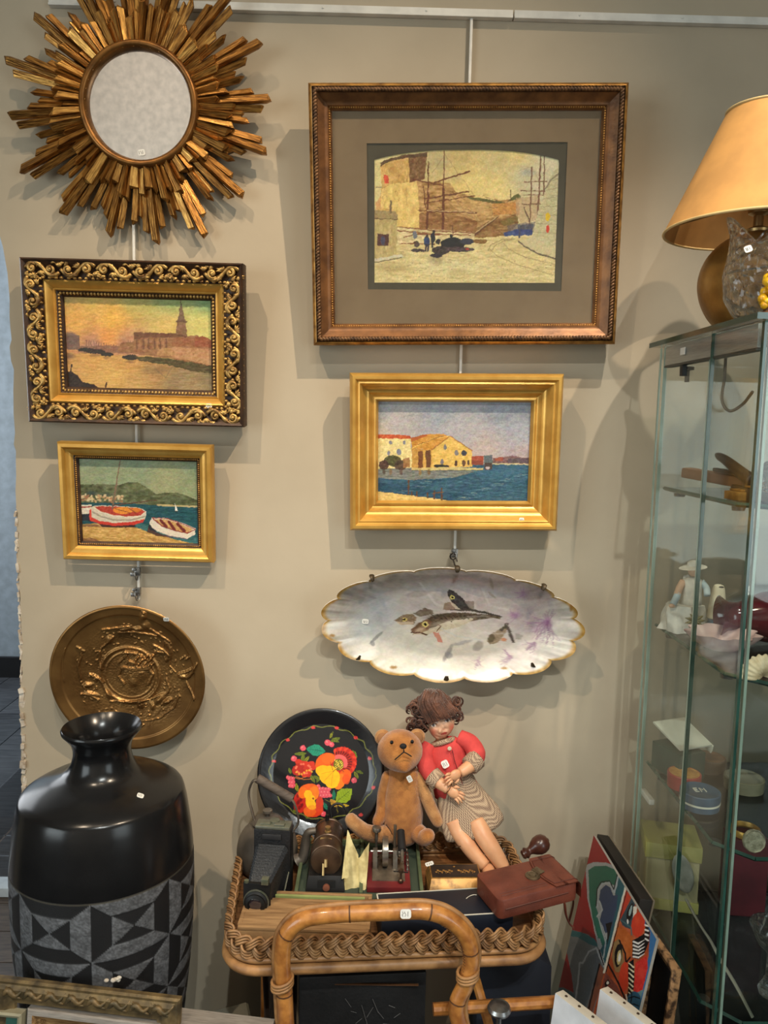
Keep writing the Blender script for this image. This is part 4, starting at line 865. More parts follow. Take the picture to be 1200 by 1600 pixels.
for (zx, zy, hz) in ((265, 155, 1), (625, 103, 1), (988, 202, 1), (215, 497, 0), (580, 587, 0), (940, 530, 0)):
    px, py = 480 + zx / 2.667, 840 + zy / 2.667
    i = int(np.argmin((pxs - px) ** 2 + (pys - py) ** 2)); q = Vector(V[i]); a = math.atan2(q.z / FZ ** 2, q.x / FR ** 2)
    d = Vector((math.cos(a), 0, math.sin(a))); sd = Vector((-d.z, 0, d.x))
    m = MB(); m.tube([q + d * .004 + Vector((0, .006, 0)), q + d * .004 + Vector((0, -.002, 0)), q + Vector((0, -.0045, 0)), q - d * .006 + Vector((0, -.0035, 0))], [.0045, .005, .005, .0032], 8, flat=.35, up=None)
    m.build('hanger_clip', m_clip, t, local=True, smooth=60, label='dark wire hanger clip')
top = FM @ Vector((0, -.01, FZ)); m = MB(); hk = P(708, 868, -.03)
m.tube([hk + Vector((.006 * math.cos(a), -.002 * math.sin(a), .006 * math.sin(a) - .002)) for a in np.linspace(0, 2 * math.pi, 18)[:-1]], .0012, 6, closed=True)
m.tube([hk + Vector((0, 0, -.008)), FM @ Vector((0, .004, FZ * .93))], .0012, 6)
m.build('hanging_wire', mat('dark_wire', (52, 48, 46), .4, .8), t)
c = FM @ Vector((-.5, 0, 0)); pt = P(480 + 242 / 2.667, 840 + 348 / 2.667, -.045); nn = FM.to_3x3() @ Vector((0, -1, 0)); i = int(np.argmin((pxs - 571) ** 2 + (pys - 970.5) ** 2)); tag(t, Vector(Wd[i]) + nn * .001, FM.to_3x3() @ Vector((1, 0, 0)), nn, .0125, .010, 5)

# ================================================================== EMBOSSED BRASS DISH
BM_ = plane_M(204.5, 1053, .030, 6.5, 0); BR = .150
t = thing('brass_dish', 'round embossed brass wall dish with birds around a helmet boss', 'plate', BM_)
nth, nr = 460, 200
TH, RR = np.meshgrid(np.linspace(0, 2 * math.pi, nth, endpoint=False), np.linspace(.003, 1, nr))
X = BR * RR * np.cos(TH); Z = BR * RR * np.sin(TH)
base = .004 + .018 * np.clip((RR - .35) / .65, 0, 1) ** 1.3 + .002 * np.clip((RR - .86) / .02, 0, 1)
V = np.stack([X.ravel(), -base.ravel(), Z.ravel()], 1); Mn = np.array(BM_); Wd = V @ Mn[:3, :3].T + Mn[:3, 3]; px, py = projn(Wd)
p = Paint((px - 60) * 4, (py - 900) * 4, base=(0, 0, 0), rough=5, rs=18); r4 = RR.ravel()
bump_ring = lambda c, w, h: h * np.exp(-((r4 - c) / w) ** 2)
hgt = bump_ring(.385, .022, .0035) + bump_ring(.32, .012, .0015)
def B(x, y, a, b, h, rot=0): p.ell(x, y, a, b, (h, h, h), .95, rot, soft=.75)
def Ln(q, w, h): p.line(q, w, (h, h, h), .8)
# boss: urn-shaped helmet with plume and fruit
B(610, 590, 130, 120, 90); B(610, 610, 75, 55, 220); B(600, 655, 40, 40, 230); Ln([(530, 570), (600, 580), (690, 572)], 20, 255); Ln([(540, 480), (560, 530), (600, 545)], 22, 255); Ln([(500, 540), (540, 505), (560, 480)], 12, 240); Ln([(545, 470), (620, 480)], 14, 255)
for i in range(34): B(600 + (i * 47) % 120, 490 + (i * 31) % 74, 11, 10, 255 if i % 2 else 150)
Ln([(520, 570), (500, 620), (540, 670)], 12, 210); Ln([(690, 580), (720, 610), (690, 670)], 12, 210); B(580, 610, 12, 12, 120); B(645, 600, 20, 12, 255)
# birds and foliage around
rb = random.Random(4)
Ln([(400, 332), (500, 322), (560, 312)], 10, 200); B(545, 330, 56, 22, 230, -8); B(655, 255, 24, 42, 240, 10); B(660, 228, 14, 10, 255); B(670, 310, 40, 34, 220, 30); B(625, 330, 44, 20, 210); Ln([(700, 330), (760, 370), (820, 410)], 12, 170); Ln([(500, 350), (620, 350), (740, 372)], 10, 190)
B(445, 395, 26, 34, 210, 35); Ln([(400, 440), (430, 420), (470, 380)], 9, 220); Ln([(385, 470), (380, 530), (400, 580)], 8, 190)
for i in range(20): a = rad(290 + i * 7); B(770 + 55 * math.cos(a), 470 + 60 * math.sin(a), 20, 7, 190, math.degrees(a))
Ln([(720, 430), (780, 460), (820, 500)], 9, 220); Ln([(740, 470), (800, 480)], 8, 200)
B(900, 625, 36, 18, 240, 15); Ln([(930, 630), (965, 600), (990, 545)], [20, 16, 6], 250); Ln([(880, 610), (940, 590), (975, 575)], 12, 220); Ln([(925, 660), (955, 720), (975, 770)], 8, 190); Ln([(890, 520), (920, 500)], 7, 200); Ln([(920, 520), (945, 505)], 7, 200)
B(360, 630, 44, 16, 230, 28); B(310, 680, 40, 20, 220, -10); Ln([(260, 450), (270, 500), (250, 560), (265, 640)], 10, 170); Ln([(240, 440), (290, 470)], 8, 170); B(335, 735, 56, 18, 230, 14); Ln([(270, 735), (320, 740), (380, 770)], 10, 240); Ln([(300, 710), (290, 690)], 9, 220); B(440, 740, 20, 46, 210, -25); Ln([(450, 780), (500, 775), (540, 780)], 9, 190); Ln([(320, 610), (390, 640), (410, 660)], 10, 240)
B(640, 800, 28, 34, 230); Ln([(640, 780), (640, 840)], 6, 120); B(760, 765, 54, 26, 255, -40); B(805, 780, 44, 18, 240, -28); B(715, 810, 16, 30, 220); Ln([(700, 770), (760, 740)], 8, 200); Ln([(570, 780), (700, 770)], 7, 180); Ln([(800, 640), (820, 700), (800, 740)], 8, 180); Ln([(660, 905), (760, 885), (850, 820), (880, 740)], 6, 130); Ln([(610, 970), (660, 925)], 5, 120); Ln([(860, 600), (820, 560), (820, 500)], 6, 130); Ln([(160, 660), (150, 560), (170, 450)], 4, 70)
for i in range(120):
    a = rb.uniform(0, 6.28); q = rb.uniform(.42, .72); B(572 + 480 * q * math.cos(a), 618 + 455 * q * math.sin(a), rb.uniform(5, 14), rb.uniform(4, 8), rb.uniform(60, 130), rb.uniform(0, 180))
relief = p.C[:, 0] / 255 * .0060 + (vnoise(X.ravel() * 420, Z.ravel() * 420, 3) - .5) * .0006 * np.clip((.8 - r4) / .1, 0, 1)
V[:, 1] -= hgt + relief
fs = []
for j in range(nr - 1):
    for i in range(nth): k = (i + 1) % nth; fs.append((j * nth + i, j * nth + k, (j + 1) * nth + k, (j + 1) * nth + i))
fs.append(tuple(range(nth)))
m_brass = mat('old_brass', (158, 118, 68), 0.36, 0.75, c2=(118, 84, 46), scale=16, bump=.12, bscale=120)
mb = MB(); mb.v = V.tolist(); mb.f = fs; mb.build('embossed_face', m_brass, t, local=True, smooth=180, clean=False)
mb = MB().lathe([(.02, -.001), (BR * .35, -.001), (BR, .020), (BR + .0015, .0225), (BR, .0242), (BR - .003, .0242)], 128, RX); mb.build('rim', m_brass, t, local=True, smooth=60)
nn = BM_.to_3x3() @ Vector((0, -1, 0)); i = int(np.argmin((px - 263) ** 2 + (py - 963.5) ** 2)); tag(t, BM_ @ Vector(V[i]) + nn * .0016, BM_.to_3x3() @ Vector((1, 0, 0)), BM_.to_3x3() @ Vector((.25, -1, -.3)), .011, .009, 6)

# ================================================================== BLACK VASE
VX, VY = -.4515, -.262
prof = [(.036, .85), (.038, .930), (.043, .955), (.052, .970), (.0605, .980), (.0635, .983), (.0655, .980), (.0648, .976), (.058, .968), (.050, .957), (.0470, .945), (.0470, .935), (.0500, .922), (.0560, .910), (.066, .901), (.085, .8935), (.105, .8855), (.122, .8765), (.1305, .8710), (.1335, .867), (.1355, .861), (.139, .845), (.1435, .815), (.1465, .790), (.149, .765), (.1494, .7575), (.1494, .757)]
t = thing('floor_vase', 'tall black vase with engraved grey geometric band and narrow flared neck', 'vase', (VX, VY, 0))
m_vase = mat('black_glaze', (25, 25, 26), 0.21, c2=(19, 19, 20), scale=14, bump=.02, spec=.36, rvar=.05)
TV = Matrix.Translation((VX, VY, 0))
MB().lathe(prof, 96, TV).build('neck_and_shoulder', m_vase, t, smooth=50)
nv, nu = 230, 640
zz = np.concatenate([np.linspace(.757, .30, nv - 20), np.linspace(.298, 0, 20)]); tt = np.linspace(0, 2 * math.pi, nu, endpoint=False)
TT, ZZ = np.meshgrid(tt, zz); RRv = np.interp(ZZ, [0.0, .02, .10, .25, .40, .50, .55, .62, .68, .72, .757], [.080, .084, .092, .108, .126, .1375, .1430, .1480, .1498, .1500, .1494])
A0 = -90 + 11.0                                # a lattice node faces the camera, slightly to the left
ca = (np.degrees(TT) - A0 + 180) % 360 - 180; cu = ca / 49.5
CH = .095; ztop = .7535
cv = (ztop - ZZ) / CH
iu = np.floor(cu); a = cu - iu; iv = np.floor(cv); b = cv - iv
w_ = .235
da = np.minimum(a, 1 - a); db = np.minimum(b, 1 - b); par = ((iu + iv) % 2 == 0)
light = np.zeros(a.shape, bool)
vb = (da < db) & (da < w_); hb = (db <= da) & (db < w_); inn = ~(vb | hb)
tri_v = np.abs(a - .5) < np.abs(b - .5)       # top/bottom triangles
light = np.where(vb, ~par, np.where(hb, par, np.where(tri_v, ~par, par)))
light = light & (cv > 0)
gr = 88 + (vnoise(np.degrees(TT) * 1.1, ZZ * 700, 3) - .5) * 44 + (vnoise(np.degrees(TT) * .3, ZZ * 150, 5) - .5) * 26
Cb = np.where(light[..., None], gr[..., None] * np.array([1.0, 1.02, 1.06]), np.array([22., 22., 24.]))
gl = (np.abs(ZZ - .755) < .0012); Cb[gl] = (70, 66, 56)
RRv = RRv + np.where(light, .0006, 0)
V = np.stack([VX + RRv * np.cos(TT), VY + RRv * np.sin(TT), ZZ], -1).reshape(-1, 3)
fs = []
for j in range(nv - 1):
    for i in range(nu): k = (i + 1) % nu; fs.append((j * nu + i, (j + 1) * nu + i, (j + 1) * nu + k, j * nu + k))
mb = MB(); mb.v = V.tolist(); mb.f = fs + [tuple(range((nv - 1) * nu, nv * nu))]
mb.build('engraved_body', mat('engraved_clay', vcol=True, rough=.55, scale=200, bump=.15, bscale=500), t, smooth=30, colors=Cb.reshape(-1, 3), clean=False, label='black body with grey engraved triangles and bars')
c = P(219, 1244, VY - .09); M3 = Vector((.25, -.75, .65)).normalized()
# drop the sticker onto the shoulder cone
best = None
for k in range(60):
    y = VY - .13 + k * .003; q = P(219, 1244, y); rq = math.hypot(q.x - VX, q.y - VY); zs_ = np.interp(-rq, [-.1310, -.122, -.105, -.085, -.066], [.8705, .8765, .8855, .8935, .901])
    if best is None or abs(q.z - zs_) < best[0]: best = (abs(q.z - zs_), q)
q = best[1]; nrm = Vector((q.x - VX, q.y - VY, 0)).normalized() * .5 + Vector((0, 0, .86)); tag(t, q + nrm * .0012, nrm.cross(Vector((0, 1, 0))).normalized() * -1 if False else Vector((1, .1, -.25)) - nrm * Vector((1, .1, -.25)).dot(nrm.normalized()), nrm, .011, .009, 7)

# ================================================================== EMPTY FRAMES STANDING AT THE LOWER LEFT
def standing(name, label, a, b, ztop, lean, group=None):
    """frame on the floor leaning back; a, b pixel ends of its top edge"""
    A, Bp = Pz(*a, ztop), Pz(*b, ztop); x = (Bp - A); w = x.length; x.normalize()
    nrm = Vector((x.y, -x.x, 0)).normalized()
    if nrm.y > 0: nrm = -nrm
    z = (Vector((0, 0, 1)) * math.cos(rad(lean)) - nrm * math.sin(rad(lean))).normalized(); y = z.cross(x)
    h = ztop / z.z; org = (A + Bp) / 2 - z * h
    return thing(name, label, 'frame', frame_of(x, y, z, org), group), w, h
m_oldf = mat('old_bronze_frame', (134, 112, 74), .5, .35, c2=(74, 62, 42), scale=40, bump=.4, bscale=150)
m_oldh = mat('leaf_bronze', (128, 104, 68), .5, .3, c2=(84, 72, 48), scale=60, lo=.45, hi=.6)  # bronze tone of the leaf carving
t, w, h = standing('empty_frame', 'narrow empty picture frame with carved leaf moulding below the black vase', (-6, 1522), (285, 1556), .64, 7)
moulding(t, w, h, [(0, 0), (0, .008), (.003, .011), (.007, .010), (.013, .014), (.024, .012), (.030, .007), (.036, .006), (.038, .002)], m_oldf)
mb = MB(); n = int(w / .034)
for i in range(n):
    x = -w / 2 + .02 + i * .034; 
    mb.tube(catmull([(x, -.011, h - .024), (x + .010, -.014, h - .013), (x + .022, -.014, h - .021), (x + .034, -.011, h - .010)], 4), [.002, .003, .0042, .0046, .0042, .0042, .0038, .0034, .003, .0028, .0025, .002, .0015], 6)
    mb.tube(catmull([(x + .004, -.012, h - .010), (x + .016, -.014, h - .020), (x + .03, -.011, h - .026)], 4), [.0015, .002, .0028, .003, .003, .0028, .0024, .002, .0015], 6)
mb.build('leaf_carving', m_oldh, t, local=True, smooth=180)
# lump of plaster on the vase-side edge of the frame
q = Pz(176, 1533, .645)
mb = MB(); rl = random.Random(2)
for i in range(6): mb.ell(q + Vector((rl.uniform(-.009, .009), rl.uniform(-.003, .003), rl.uniform(0, .007))), (rl.uniform(.003, .006), .003, rl.uniform(.002, .004)), None, 7, 5)
mb.build('plaster_crumb', m_plaster, t, smooth=180, label='cream flake of broken plaster')
m_greyf = mat('grey_wood', (156, 148, 138), .7, c2=(130, 122, 114), scale=20, stretch=(2, 20, 20)); m_woodf = mat('pale_gold_wood', (178, 140, 92), .5, .2, c2=(112, 78, 46), scale=30, stretch=(2, 20, 20))
t, w, h = standing('empty_frame', 'deep frame with a flat grey top edge and pale gold inner moulding', (50, 1568), (420, 1614), .60, 8)
moulding(t, w, h, [(0, -.034), (0, .012), (.002, .014), (.009, .014)], m_greyf, 'outer_edge')
moulding(t, w, h, [(.009, 0), (.009, .014), (.012, .012), (.014, .006), (.018, .005), (.022, -.002), (.030, -.004), (.034, -.010)], m_woodf)
t, w, h = standing('teal_canvas', 'corner of a teal painting in a thin pale frame at the left edge', (-140, 1558), (42, 1576), .595, 8)
t['category'] = 'painting'
moulding(t, w, h, [(0, 0), (0, .014), (.003, .016), (.007, .014), (.010, .008)], mat('pale_strip', (160, 152, 124), .5), 'frame_side')
MB().box((0, -.005, h / 2), (w - .016, .004, h - .016)).build('canvas', mat('teal_paint', (52, 98, 84), .5, c2=(36, 74, 66), scale=12), t, local=True)

# ================================================================== CANVASES AT THE LOWER RIGHT
def paint_mural(px, py):
    p = Paint((px - 850) * 3.43, (py - 1280) * 3.43, base=(150, 26, 32), rough=2.5, rs=20)
    K = (16, 14, 20); W_ = (196, 200, 200)
    # left half
    p.poly([(0, 560), (150, 590), (240, 620), (300, 680), (330, 800), (240, 1120), (40, 1120)], (112, 118, 122), 1, 6, (30, 30)); p.poly([(130, 590), (200, 606), (270, 640), (300, 690), (240, 668), (180, 632), (140, 626)], (46, 104, 112)); p.poly([(60, 900), (110, 900), (160, 940), (170, 1000), (150, 1100), (60, 1100)], (70, 96, 104)); p.poly([(118, 700), (145, 820), (160, 930), (100, 900), (70, 900)], (140, 28, 34))
    p.poly([(222, 250), (262, 230), (330, 232), (372, 250), (440, 350), (326, 816), (288, 680), (262, 560), (232, 420)], (162, 168, 172)); p.poly([(238, 275), (270, 252), (330, 250), (380, 268), (392, 296), (380, 356), (330, 334), (296, 356), (284, 400), (280, 470), (300, 640), (290, 640), (262, 540), (242, 420)], (38, 106, 88)); p.poly([(280, 470), (330, 640), (318, 700), (296, 630), (270, 540)], (42, 112, 98))
    p.poly([(392, 292), (440, 352), (330, 780), (300, 700), (340, 640), (380, 420)], (38, 92, 104)); p.line([(286, 470), (290, 380), (312, 346), (350, 340), (378, 392), (400, 300)], 9, (170, 182, 190)); p.line([(280, 466), (284, 374), (308, 336), (350, 330), (374, 376), (392, 296)], 5, K); p.poly([(294, 440), (302, 380), (330, 352), (356, 366), (372, 410), (396, 404), (390, 470), (360, 600), (330, 610), (300, 540), (312, 480)], (56, 72, 104)); p.poly([(330, 560), (366, 550), (352, 620), (336, 680), (340, 610)], K); p.line([(286, 520), (312, 486), (296, 440)], 9, (176, 186, 190)); p.line([(290, 520), (330, 660), (320, 740)], 7, (168, 178, 182))
    p.line([(170, 960), (186, 840), (190, 770), (208, 770), (240, 710), (280, 690), (300, 740), (330, 800)], 9, (172, 178, 182)); p.poly([(180, 960), (196, 800), (240, 740), (284, 716), (318, 800), (236, 1080)], (96, 104, 110), .9); p.line([(296, 700), (320, 780)], 6, K)
    p.poly([(296, 770), (328, 820), (250, 1060), (220, 1060)], (128, 76, 58)); p.line([(296, 780), (228, 1060)], 8, K)
    # right half: faces
    p.poly([(436, 356), (640, 640), (560, 1100), (240, 1120), (330, 800)], (176, 84, 48), 1, 14, (40, 40))
    p.poly([(480, 420), (560, 530), (620, 640), (540, 960), (490, 1100), (440, 1100), (520, 860), (560, 740), (568, 600), (540, 560)], (58, 112, 166)); p.poly([(440, 372), (470, 410), (410, 540), (404, 520)], (190, 60, 40)); p.poly([(470, 420), (488, 440), (486, 500), (462, 590), (420, 570), (408, 540)], (52, 72, 82)); p.ell(462, 500, 16, 50, K, 1, 14); p.ell(464, 490, 7, 30, (150, 176, 176), 1, 14); p.ell(449, 548, 5, 14, (226, 226, 222))
    p.poly([(480, 470), (500, 464), (496, 500), (476, 560)], (226, 220, 206)); p.ell(505, 566, 36, 66, (208, 62, 38), 1, 6); p.ell(498, 545, 18, 30, (220, 84, 52), .7, soft=.6)
    p.poly([(390, 570), (440, 590), (478, 640), (474, 720), (440, 760), (404, 660), (376, 650)], (190, 100, 44), 1, 12, (20, 20)); p.line([(410, 540), (466, 580), (470, 620)], 6, (72, 110, 116)); p.poly([(374, 660), (400, 640), (420, 690), (430, 760), (404, 820), (380, 820), (364, 740)], (148, 118, 76)); p.ell(398, 730, 20, 62, K, 1, 6); p.ell(402, 740, 12, 40, (196, 178, 120), 1, 6); p.ell(404, 740, 7, 24, (232, 230, 224), 1, 8)
    p.line([(404, 650), (436, 720), (440, 770), (462, 740)], 8, K); p.ell(430, 845, 27, 80, (206, 66, 40), 1, 4); p.poly([(490, 770), (552, 730), (556, 800), (528, 920), (480, 930), (486, 840)], (206, 50, 44), 1, 10); p.ell(520, 820, 26, 40, (214, 70, 56), .8, soft=.5); p.poly([(500, 930), (534, 910), (510, 990), (490, 1000)], (108, 140, 146))
    # striped bands
    p.poly([(474, 650), (500, 636), (540, 612), (548, 540), (566, 600), (562, 660), (540, 716), (506, 750), (474, 742)], K)
    for i in range(5): y = 652 + i * 20; p.line([(480, y + 4), (506, y + 16 - i * 2), (538, y - 6 - i)], [10, 9, 3], (234, 232, 228))
    for i in range(4): p.line([(543, 640 - i * 24), (558, 650 - i * 26)], 9, (234, 232, 228))
    p.poly([(452, 770), (482, 748), (484, 830), (482, 900), (462, 960), (446, 1000), (436, 990), (454, 900), (450, 840)], K)
    for i in range(8): p.line([(454, 772 + i * 26), (480 - i, 792 + i * 26)], [5, 10], (234, 226, 190))
    p.line([(346, 780), (400, 880), (440, 980)], 9, K); p.poly([(330, 820), (390, 890), (430, 980), (400, 1100), (260, 1100)], (128, 70, 60), 1, 10); p.poly([(322, 880), (344, 856), (356, 880), (330, 900)], K); p.ell(342, 876, 7, 8, (232, 226, 214))
    p.ell(480, 985, 40, 62, (52, 100, 132), 1, 8); p.line([(446, 960), (480, 950), (512, 960)], 6, K); p.line([(444, 1000), (480, 990), (506, 1000)], 6, K); p.line([(470, 930), (462, 1040)], 5, K); p.line([(440, 940), (450, 1010)], 7, (230, 226, 214))
    p.line([(440, 352), (322, 822)], 11, (222, 220, 206)); p.line([(450, 360), (332, 820)], 4, K)
    return p.C
T0 = Vector((.441, -.105, .714)); T1 = Vector((.4525, -.415, .714))
def leaning(name, label, cat, a, b, sl, th):
    """panel on the floor leaning to the right; a, b world ends (far, near) of its top front edge, sl = x shift per metre of height"""
    x = (b - a); w = x.length; x.normalize(); up = Vector((sl, 0, 1)); up = (up - x * up.dot(x)).normalized(); y = up.cross(x)   # y points to the back (right)
    if y.x < 0: y = -y
    h = a.z / up.z; org = (a + b) / 2 - up * h
    return thing(name, label, cat, frame_of(x, y, up, org)), w, h
t, w, h = leaning('mural_canvas', 'colourful canvas of graffiti shapes and a face with striped bands', 'painting', T0, T1, .17, .02)
# local: x far->near, y back, z up ; face at y=0 looks to -y
m_acr = mat('acrylic_paint', vcol=True, rough=.45, scale=200, bump=.05)
canvas(t, -w / 2, w / 2, h * .42, h, 0.0, .0012, paint_mural, m_acr, 'painted_face')
m_cside = mat('canvas_side', (150, 144, 134), .8)
MB().box((0, .0025, h / 2), (w - .0005, .0045, h - .0005)).build('stretcher', m_cside, t, local=True)
MB().box((0, -.0002, h * .21), (w, .0006, h * .42)).build('lower_face', mat('dull_red_paint', (112, 40, 40), .6, c2=(90, 90, 96), scale=6), t, local=True)
t, w, h = leaning('dark_board', 'black-edged board leaning behind the graffiti canvas', 'board', T0 + Vector((.008, .006, .0)), Vector((.462, -.310, .714)), .17, .03)
MB().box((0, .012, h / 2), (w, .022, h)).build('panel', mat('black_board', (34, 28, 24), .6, c2=(22, 18, 16), scale=20), t, local=True, bevel=.001)
MB().box((0, .0262, h / 2), (w - .001, .003, h - .002)).build('backing', mat('board_backing', (120, 108, 90), .8), t, local=True)
# chipped gilt frame seen from its edge, in front of the cabinet
t, w, h = leaning('chipped_frame', 'chipped gilt frame with dark back standing right of the graffiti canvas', 'frame', Vector((.492, -.315, .655)), Vector((.500, -.405, .655)), .08, .02)
moulding(t, w, h, [(0, 0), (0, .010), (.004, .013), (.010, .012), (.014, .006)], mat('chipped_gilt', (176, 134, 92), .6, .2, c2=(70, 50, 36), scale=70, lo=.4, hi=.55, bump=.5), 'frame_side')
MB().box((0, -.002, h / 2), (w - .02, .004, h - .02)).build('backing', m_dark, t, local=True)
# two blank stretched canvases
m_blank = mat('primed_canvas', (222, 226, 232), .8, bump=.2, bscale=900); m_cedge = mat('raw_canvas_edge', (226, 216, 196), .85, bump=.2, bscale=700); m_tack = mat('tack', (84, 66, 50), .5, .6)
for (a, b, z, lab) in (((868, 1551), (932, 1601), .62, 'blank stretched canvas nearer the rattan trolley'), ((938, 1545), (1012, 1603), .62, 'blank stretched canvas with tacked edge below the painted face')):
    A, Bn = Pz(*a, z), Pz(*b, z); dr = (Bn - A).normalized(); Bn = A + dr * .30
    t, w, h = leaning('blank_canvas', lab, 'canvas', A, Bn, .17, .018)
    MB().box((0, .009, h / 2), (w, .0176, h)).build('stretcher', m_cedge, t, local=True, bevel=.001)
    MB().box((0, -.0006, h / 2), (w - .001, .0012, h - .001)).build('canvas_face', m_blank, t, local=True)
    for i in range(7): 
        o = MB().lathe([(0, 0), (.0024, 0), (.002, .0012), (0, .0016)], 10, Matrix.Translation((-w / 2 + .014 + i * .026, .009, h))).build('tack', m_tack, t, local=True)

# ================================================================== RATTAN TROLLEY
TC = Vector((.028, -.250, 0)); TA = rad(4.5); ZF = .662
def tr(x, y, z): return Vector((TC.x + x * math.cos(TA) - y * math.sin(TA), TC.y + x * math.sin(TA) + y * math.cos(TA), z))
HX, HY, CR = .255, .150, .055
def rrect(hx, hy, r, n=10):
    pts = []
    for (sx, sy, a0) in ((1, -1, -90), (1, 1, 0), (-1, 1, 90), (-1, -1, 180)):
        for k in range(n + 1): a = rad(a0 + 90 * k / n); pts.append((sx * (hx - r) + r * math.cos(a), sy * (hy - r) + r * math.sin(a)))
    return pts
def resample(pts, m):
    p = np.array(pts + [pts[0]]); s = np.concatenate([[0], np.cumsum(np.hypot(*(np.diff(p, axis=0).T)))]); q = np.linspace(0, s[-1], m, endpoint=False)
    return np.stack([np.interp(q, s, p[:, 0]), np.interp(q, s, p[:, 1])], 1), s[-1]
trolley = thing('rattan_trolley', 'honey-coloured rattan trolley with braided tray rim and arched cane handle', 'trolley', (TC.x, TC.y, 0))
m_cane = mat('honey_cane', (190, 128, 62), .38, c2=(142, 86, 38), scale=18, stretch=(3, 3, 3), bump=.15, bscale=60, coat=.5); m_cane2 = mat('pale_cane', (172, 126, 78), .5, c2=(120, 82, 46), scale=30, bump=.2)
m_braid = mat('braid_cane', (164, 122, 78), .5, c2=(112, 78, 46), scale=45, bump=.25, bscale=160); m_tray = mat('tray_wood', (150, 100, 58), .5, c2=(112, 70, 38), scale=12, stretch=(2, 14, 2))
MB().prism([tuple(tr(x, y, 0)[:2]) for x, y in rrect(HX - .004, HY - .004, CR)], .008, None, ZF - .008).build('tray_floor', m_tray, trolley)
for (dz, dr, r) in ((ZF - .006, .002, .0085), (ZF - .013, -.008, .0075), (ZF + .008, .000, .0045)):
    pts, L = resample(rrect(HX + dr, HY + dr, CR), 150); MB().tube([tr(x, y, dz) for x, y in pts], r, 8, closed=True).build('rim_cane', m_cane2 if dz > ZF - .01 else m_cane, trolley, smooth=180)
# plaited rim: three strands of three canes each, interleaved
pts, L = resample(rrect(HX - .001, HY - .001, CR), 1200); nrm = np.roll(pts, -1, 0) - np.roll(pts, 1, 0); nrm = np.stack([nrm[:, 1], -nrm[:, 0]], 1); nrm /= np.linalg.norm(nrm, axis=1)[:, None]
NB = 24; s = np.arange(1200) / 1200 * 2 * math.pi * NB
for k in range(3):
    ph = s + k * 2 * math.pi / 3
    for c in range(3):
        zc = ZF + .0285 + .0118 * np.sin(ph) + (c - 1) * .0048; oc = .0055 * np.sin(2 * ph) + .001
        q = [tr(pts[i, 0] + nrm[i, 0] * oc[i], pts[i, 1] + nrm[i, 1] * oc[i], zc[i]) for i in range(0, 1200, 2)]
        MB().tube(q, .0023, 5, closed=True).build('braid_strand', m_braid, trolley, smooth=180)
# arched handle in front
hp = [(452, 1640), (447, 1600), (444, 1545), (441, 1495), (448, 1460), (475, 1436), (530, 1428), (600, 1425), (660, 1423), (698, 1434), (726, 1460), (736, 1495), (728, 1535), (714, 1568), (718, 1600), (735, 1640)]
ys = [-.452, -.450, -.446, -.446, -.448, -.450, -.452, -.452, -.452, -.45, -.448, -.446, -.446, -.448, -.450, -.455]
path = catmull([P(x, y, yy) for (x, y), yy in zip(hp, ys)], 8)
hd = MB().tube(path, .0125, 12).build('handle', m_cane, trolley, smooth=60, label='thick bent cane handle')
off = [p + (p - P(590, 1560, -.45)).normalized() * .0135 + Vector((0, .004, 0)) for p in path]; MB().tube(off, .0042, 8).build('handle_cane', m_cane2, trolley, smooth=180)
m_dk = mat('cane_node', (92, 56, 26), .6)
for f in (.13, .27, .42, .55, .72, .86):
    i = int(f * (len(path) - 1)); d = (path[i + 1] - path[i]).normalized(); MB().tube([path[i] - d * .0012, path[i] + d * .0012], .0129, 12).build('cane_node', m_dk, hd)
# scorched notches inside the right bend
for i in range(int(.60 * len(path)), int(.78 * len(path))):
    p = path[i]; d = (path[i + 1] - p).normalized(); inn = (P(590, 1560, -.45) - p).normalized()
    MB().tube([p + inn * .0108 + Vector((0, -.0072, 0)), p + inn * .0122 + Vector((0, -.002, 0))], [.0008, .0016], 5).build('scorch_notch', m_dk, hd)
for (px, py) in ((441, 1535), (731, 1522)):
    c = P(px, py, -.446); m = MB()
    for k in range(3): m.tube([c + Vector((.0155 * math.cos(a), .016 * math.sin(a), (k - 1) * .0048 + .004 * math.cos(a))) for a in np.linspace(0, 2 * math.pi, 20)[:-1]], .0026, 6, closed=True)
    m.tube([c + Vector((.004, .012, .003)), c + Vector((.008, .045, .035))], .003, 6)
    m.build('cane_binding', m_cane2, trolley, smooth=180)
# handle continues down as the front legs; back legs, lower shelf, side rail
for q in ([path[0], Vector((path[0].x - .01, -.44, .3)), Vector((path[0].x - .02, -.43, .012))], [path[-1], Vector((path[-1].x + .01, -.44, .3)), Vector((path[-1].x + .02, -.43, .012))]): MB().tube(catmull(q, 8), .0122, 10).build('leg', m_cane, trolley, smooth=60)
for (x, y) in ((-.205, .105), (.205, .105)): MB().tube([tr(x, y, ZF - .02), tr(x, y, .012)], .011, 10).build('leg', m_cane, trolley)
MB().prism([tuple(tr(x, y, 0)[:2]) for x, y in rrect(HX - .055, HY - .02, CR)], .010, None, .270).build('lower_shelf', m_tray, trolley)
a_, b_ = Pz(756, 1578, .585), Pz(880, 1572, .585)
MB().tube([a_ + Vector((-.08, .0, 0)), b_ + Vector((.0, .01, 0))], .0095, 10).build('side_rail', m_cane, trolley)
MB().tube(catmull([Pz(735, 1500, .6), Pz(752, 1560, .58), Pz(775, 1640, .50)], 6), .008, 8).build('side_brace', m_cane, trolley)
c = P(634, 1429, -.468); tag(trolley, c + Vector((0, .0015, 0)), (1, 0, .02), (0, -1, .35), .016, .013, 8)
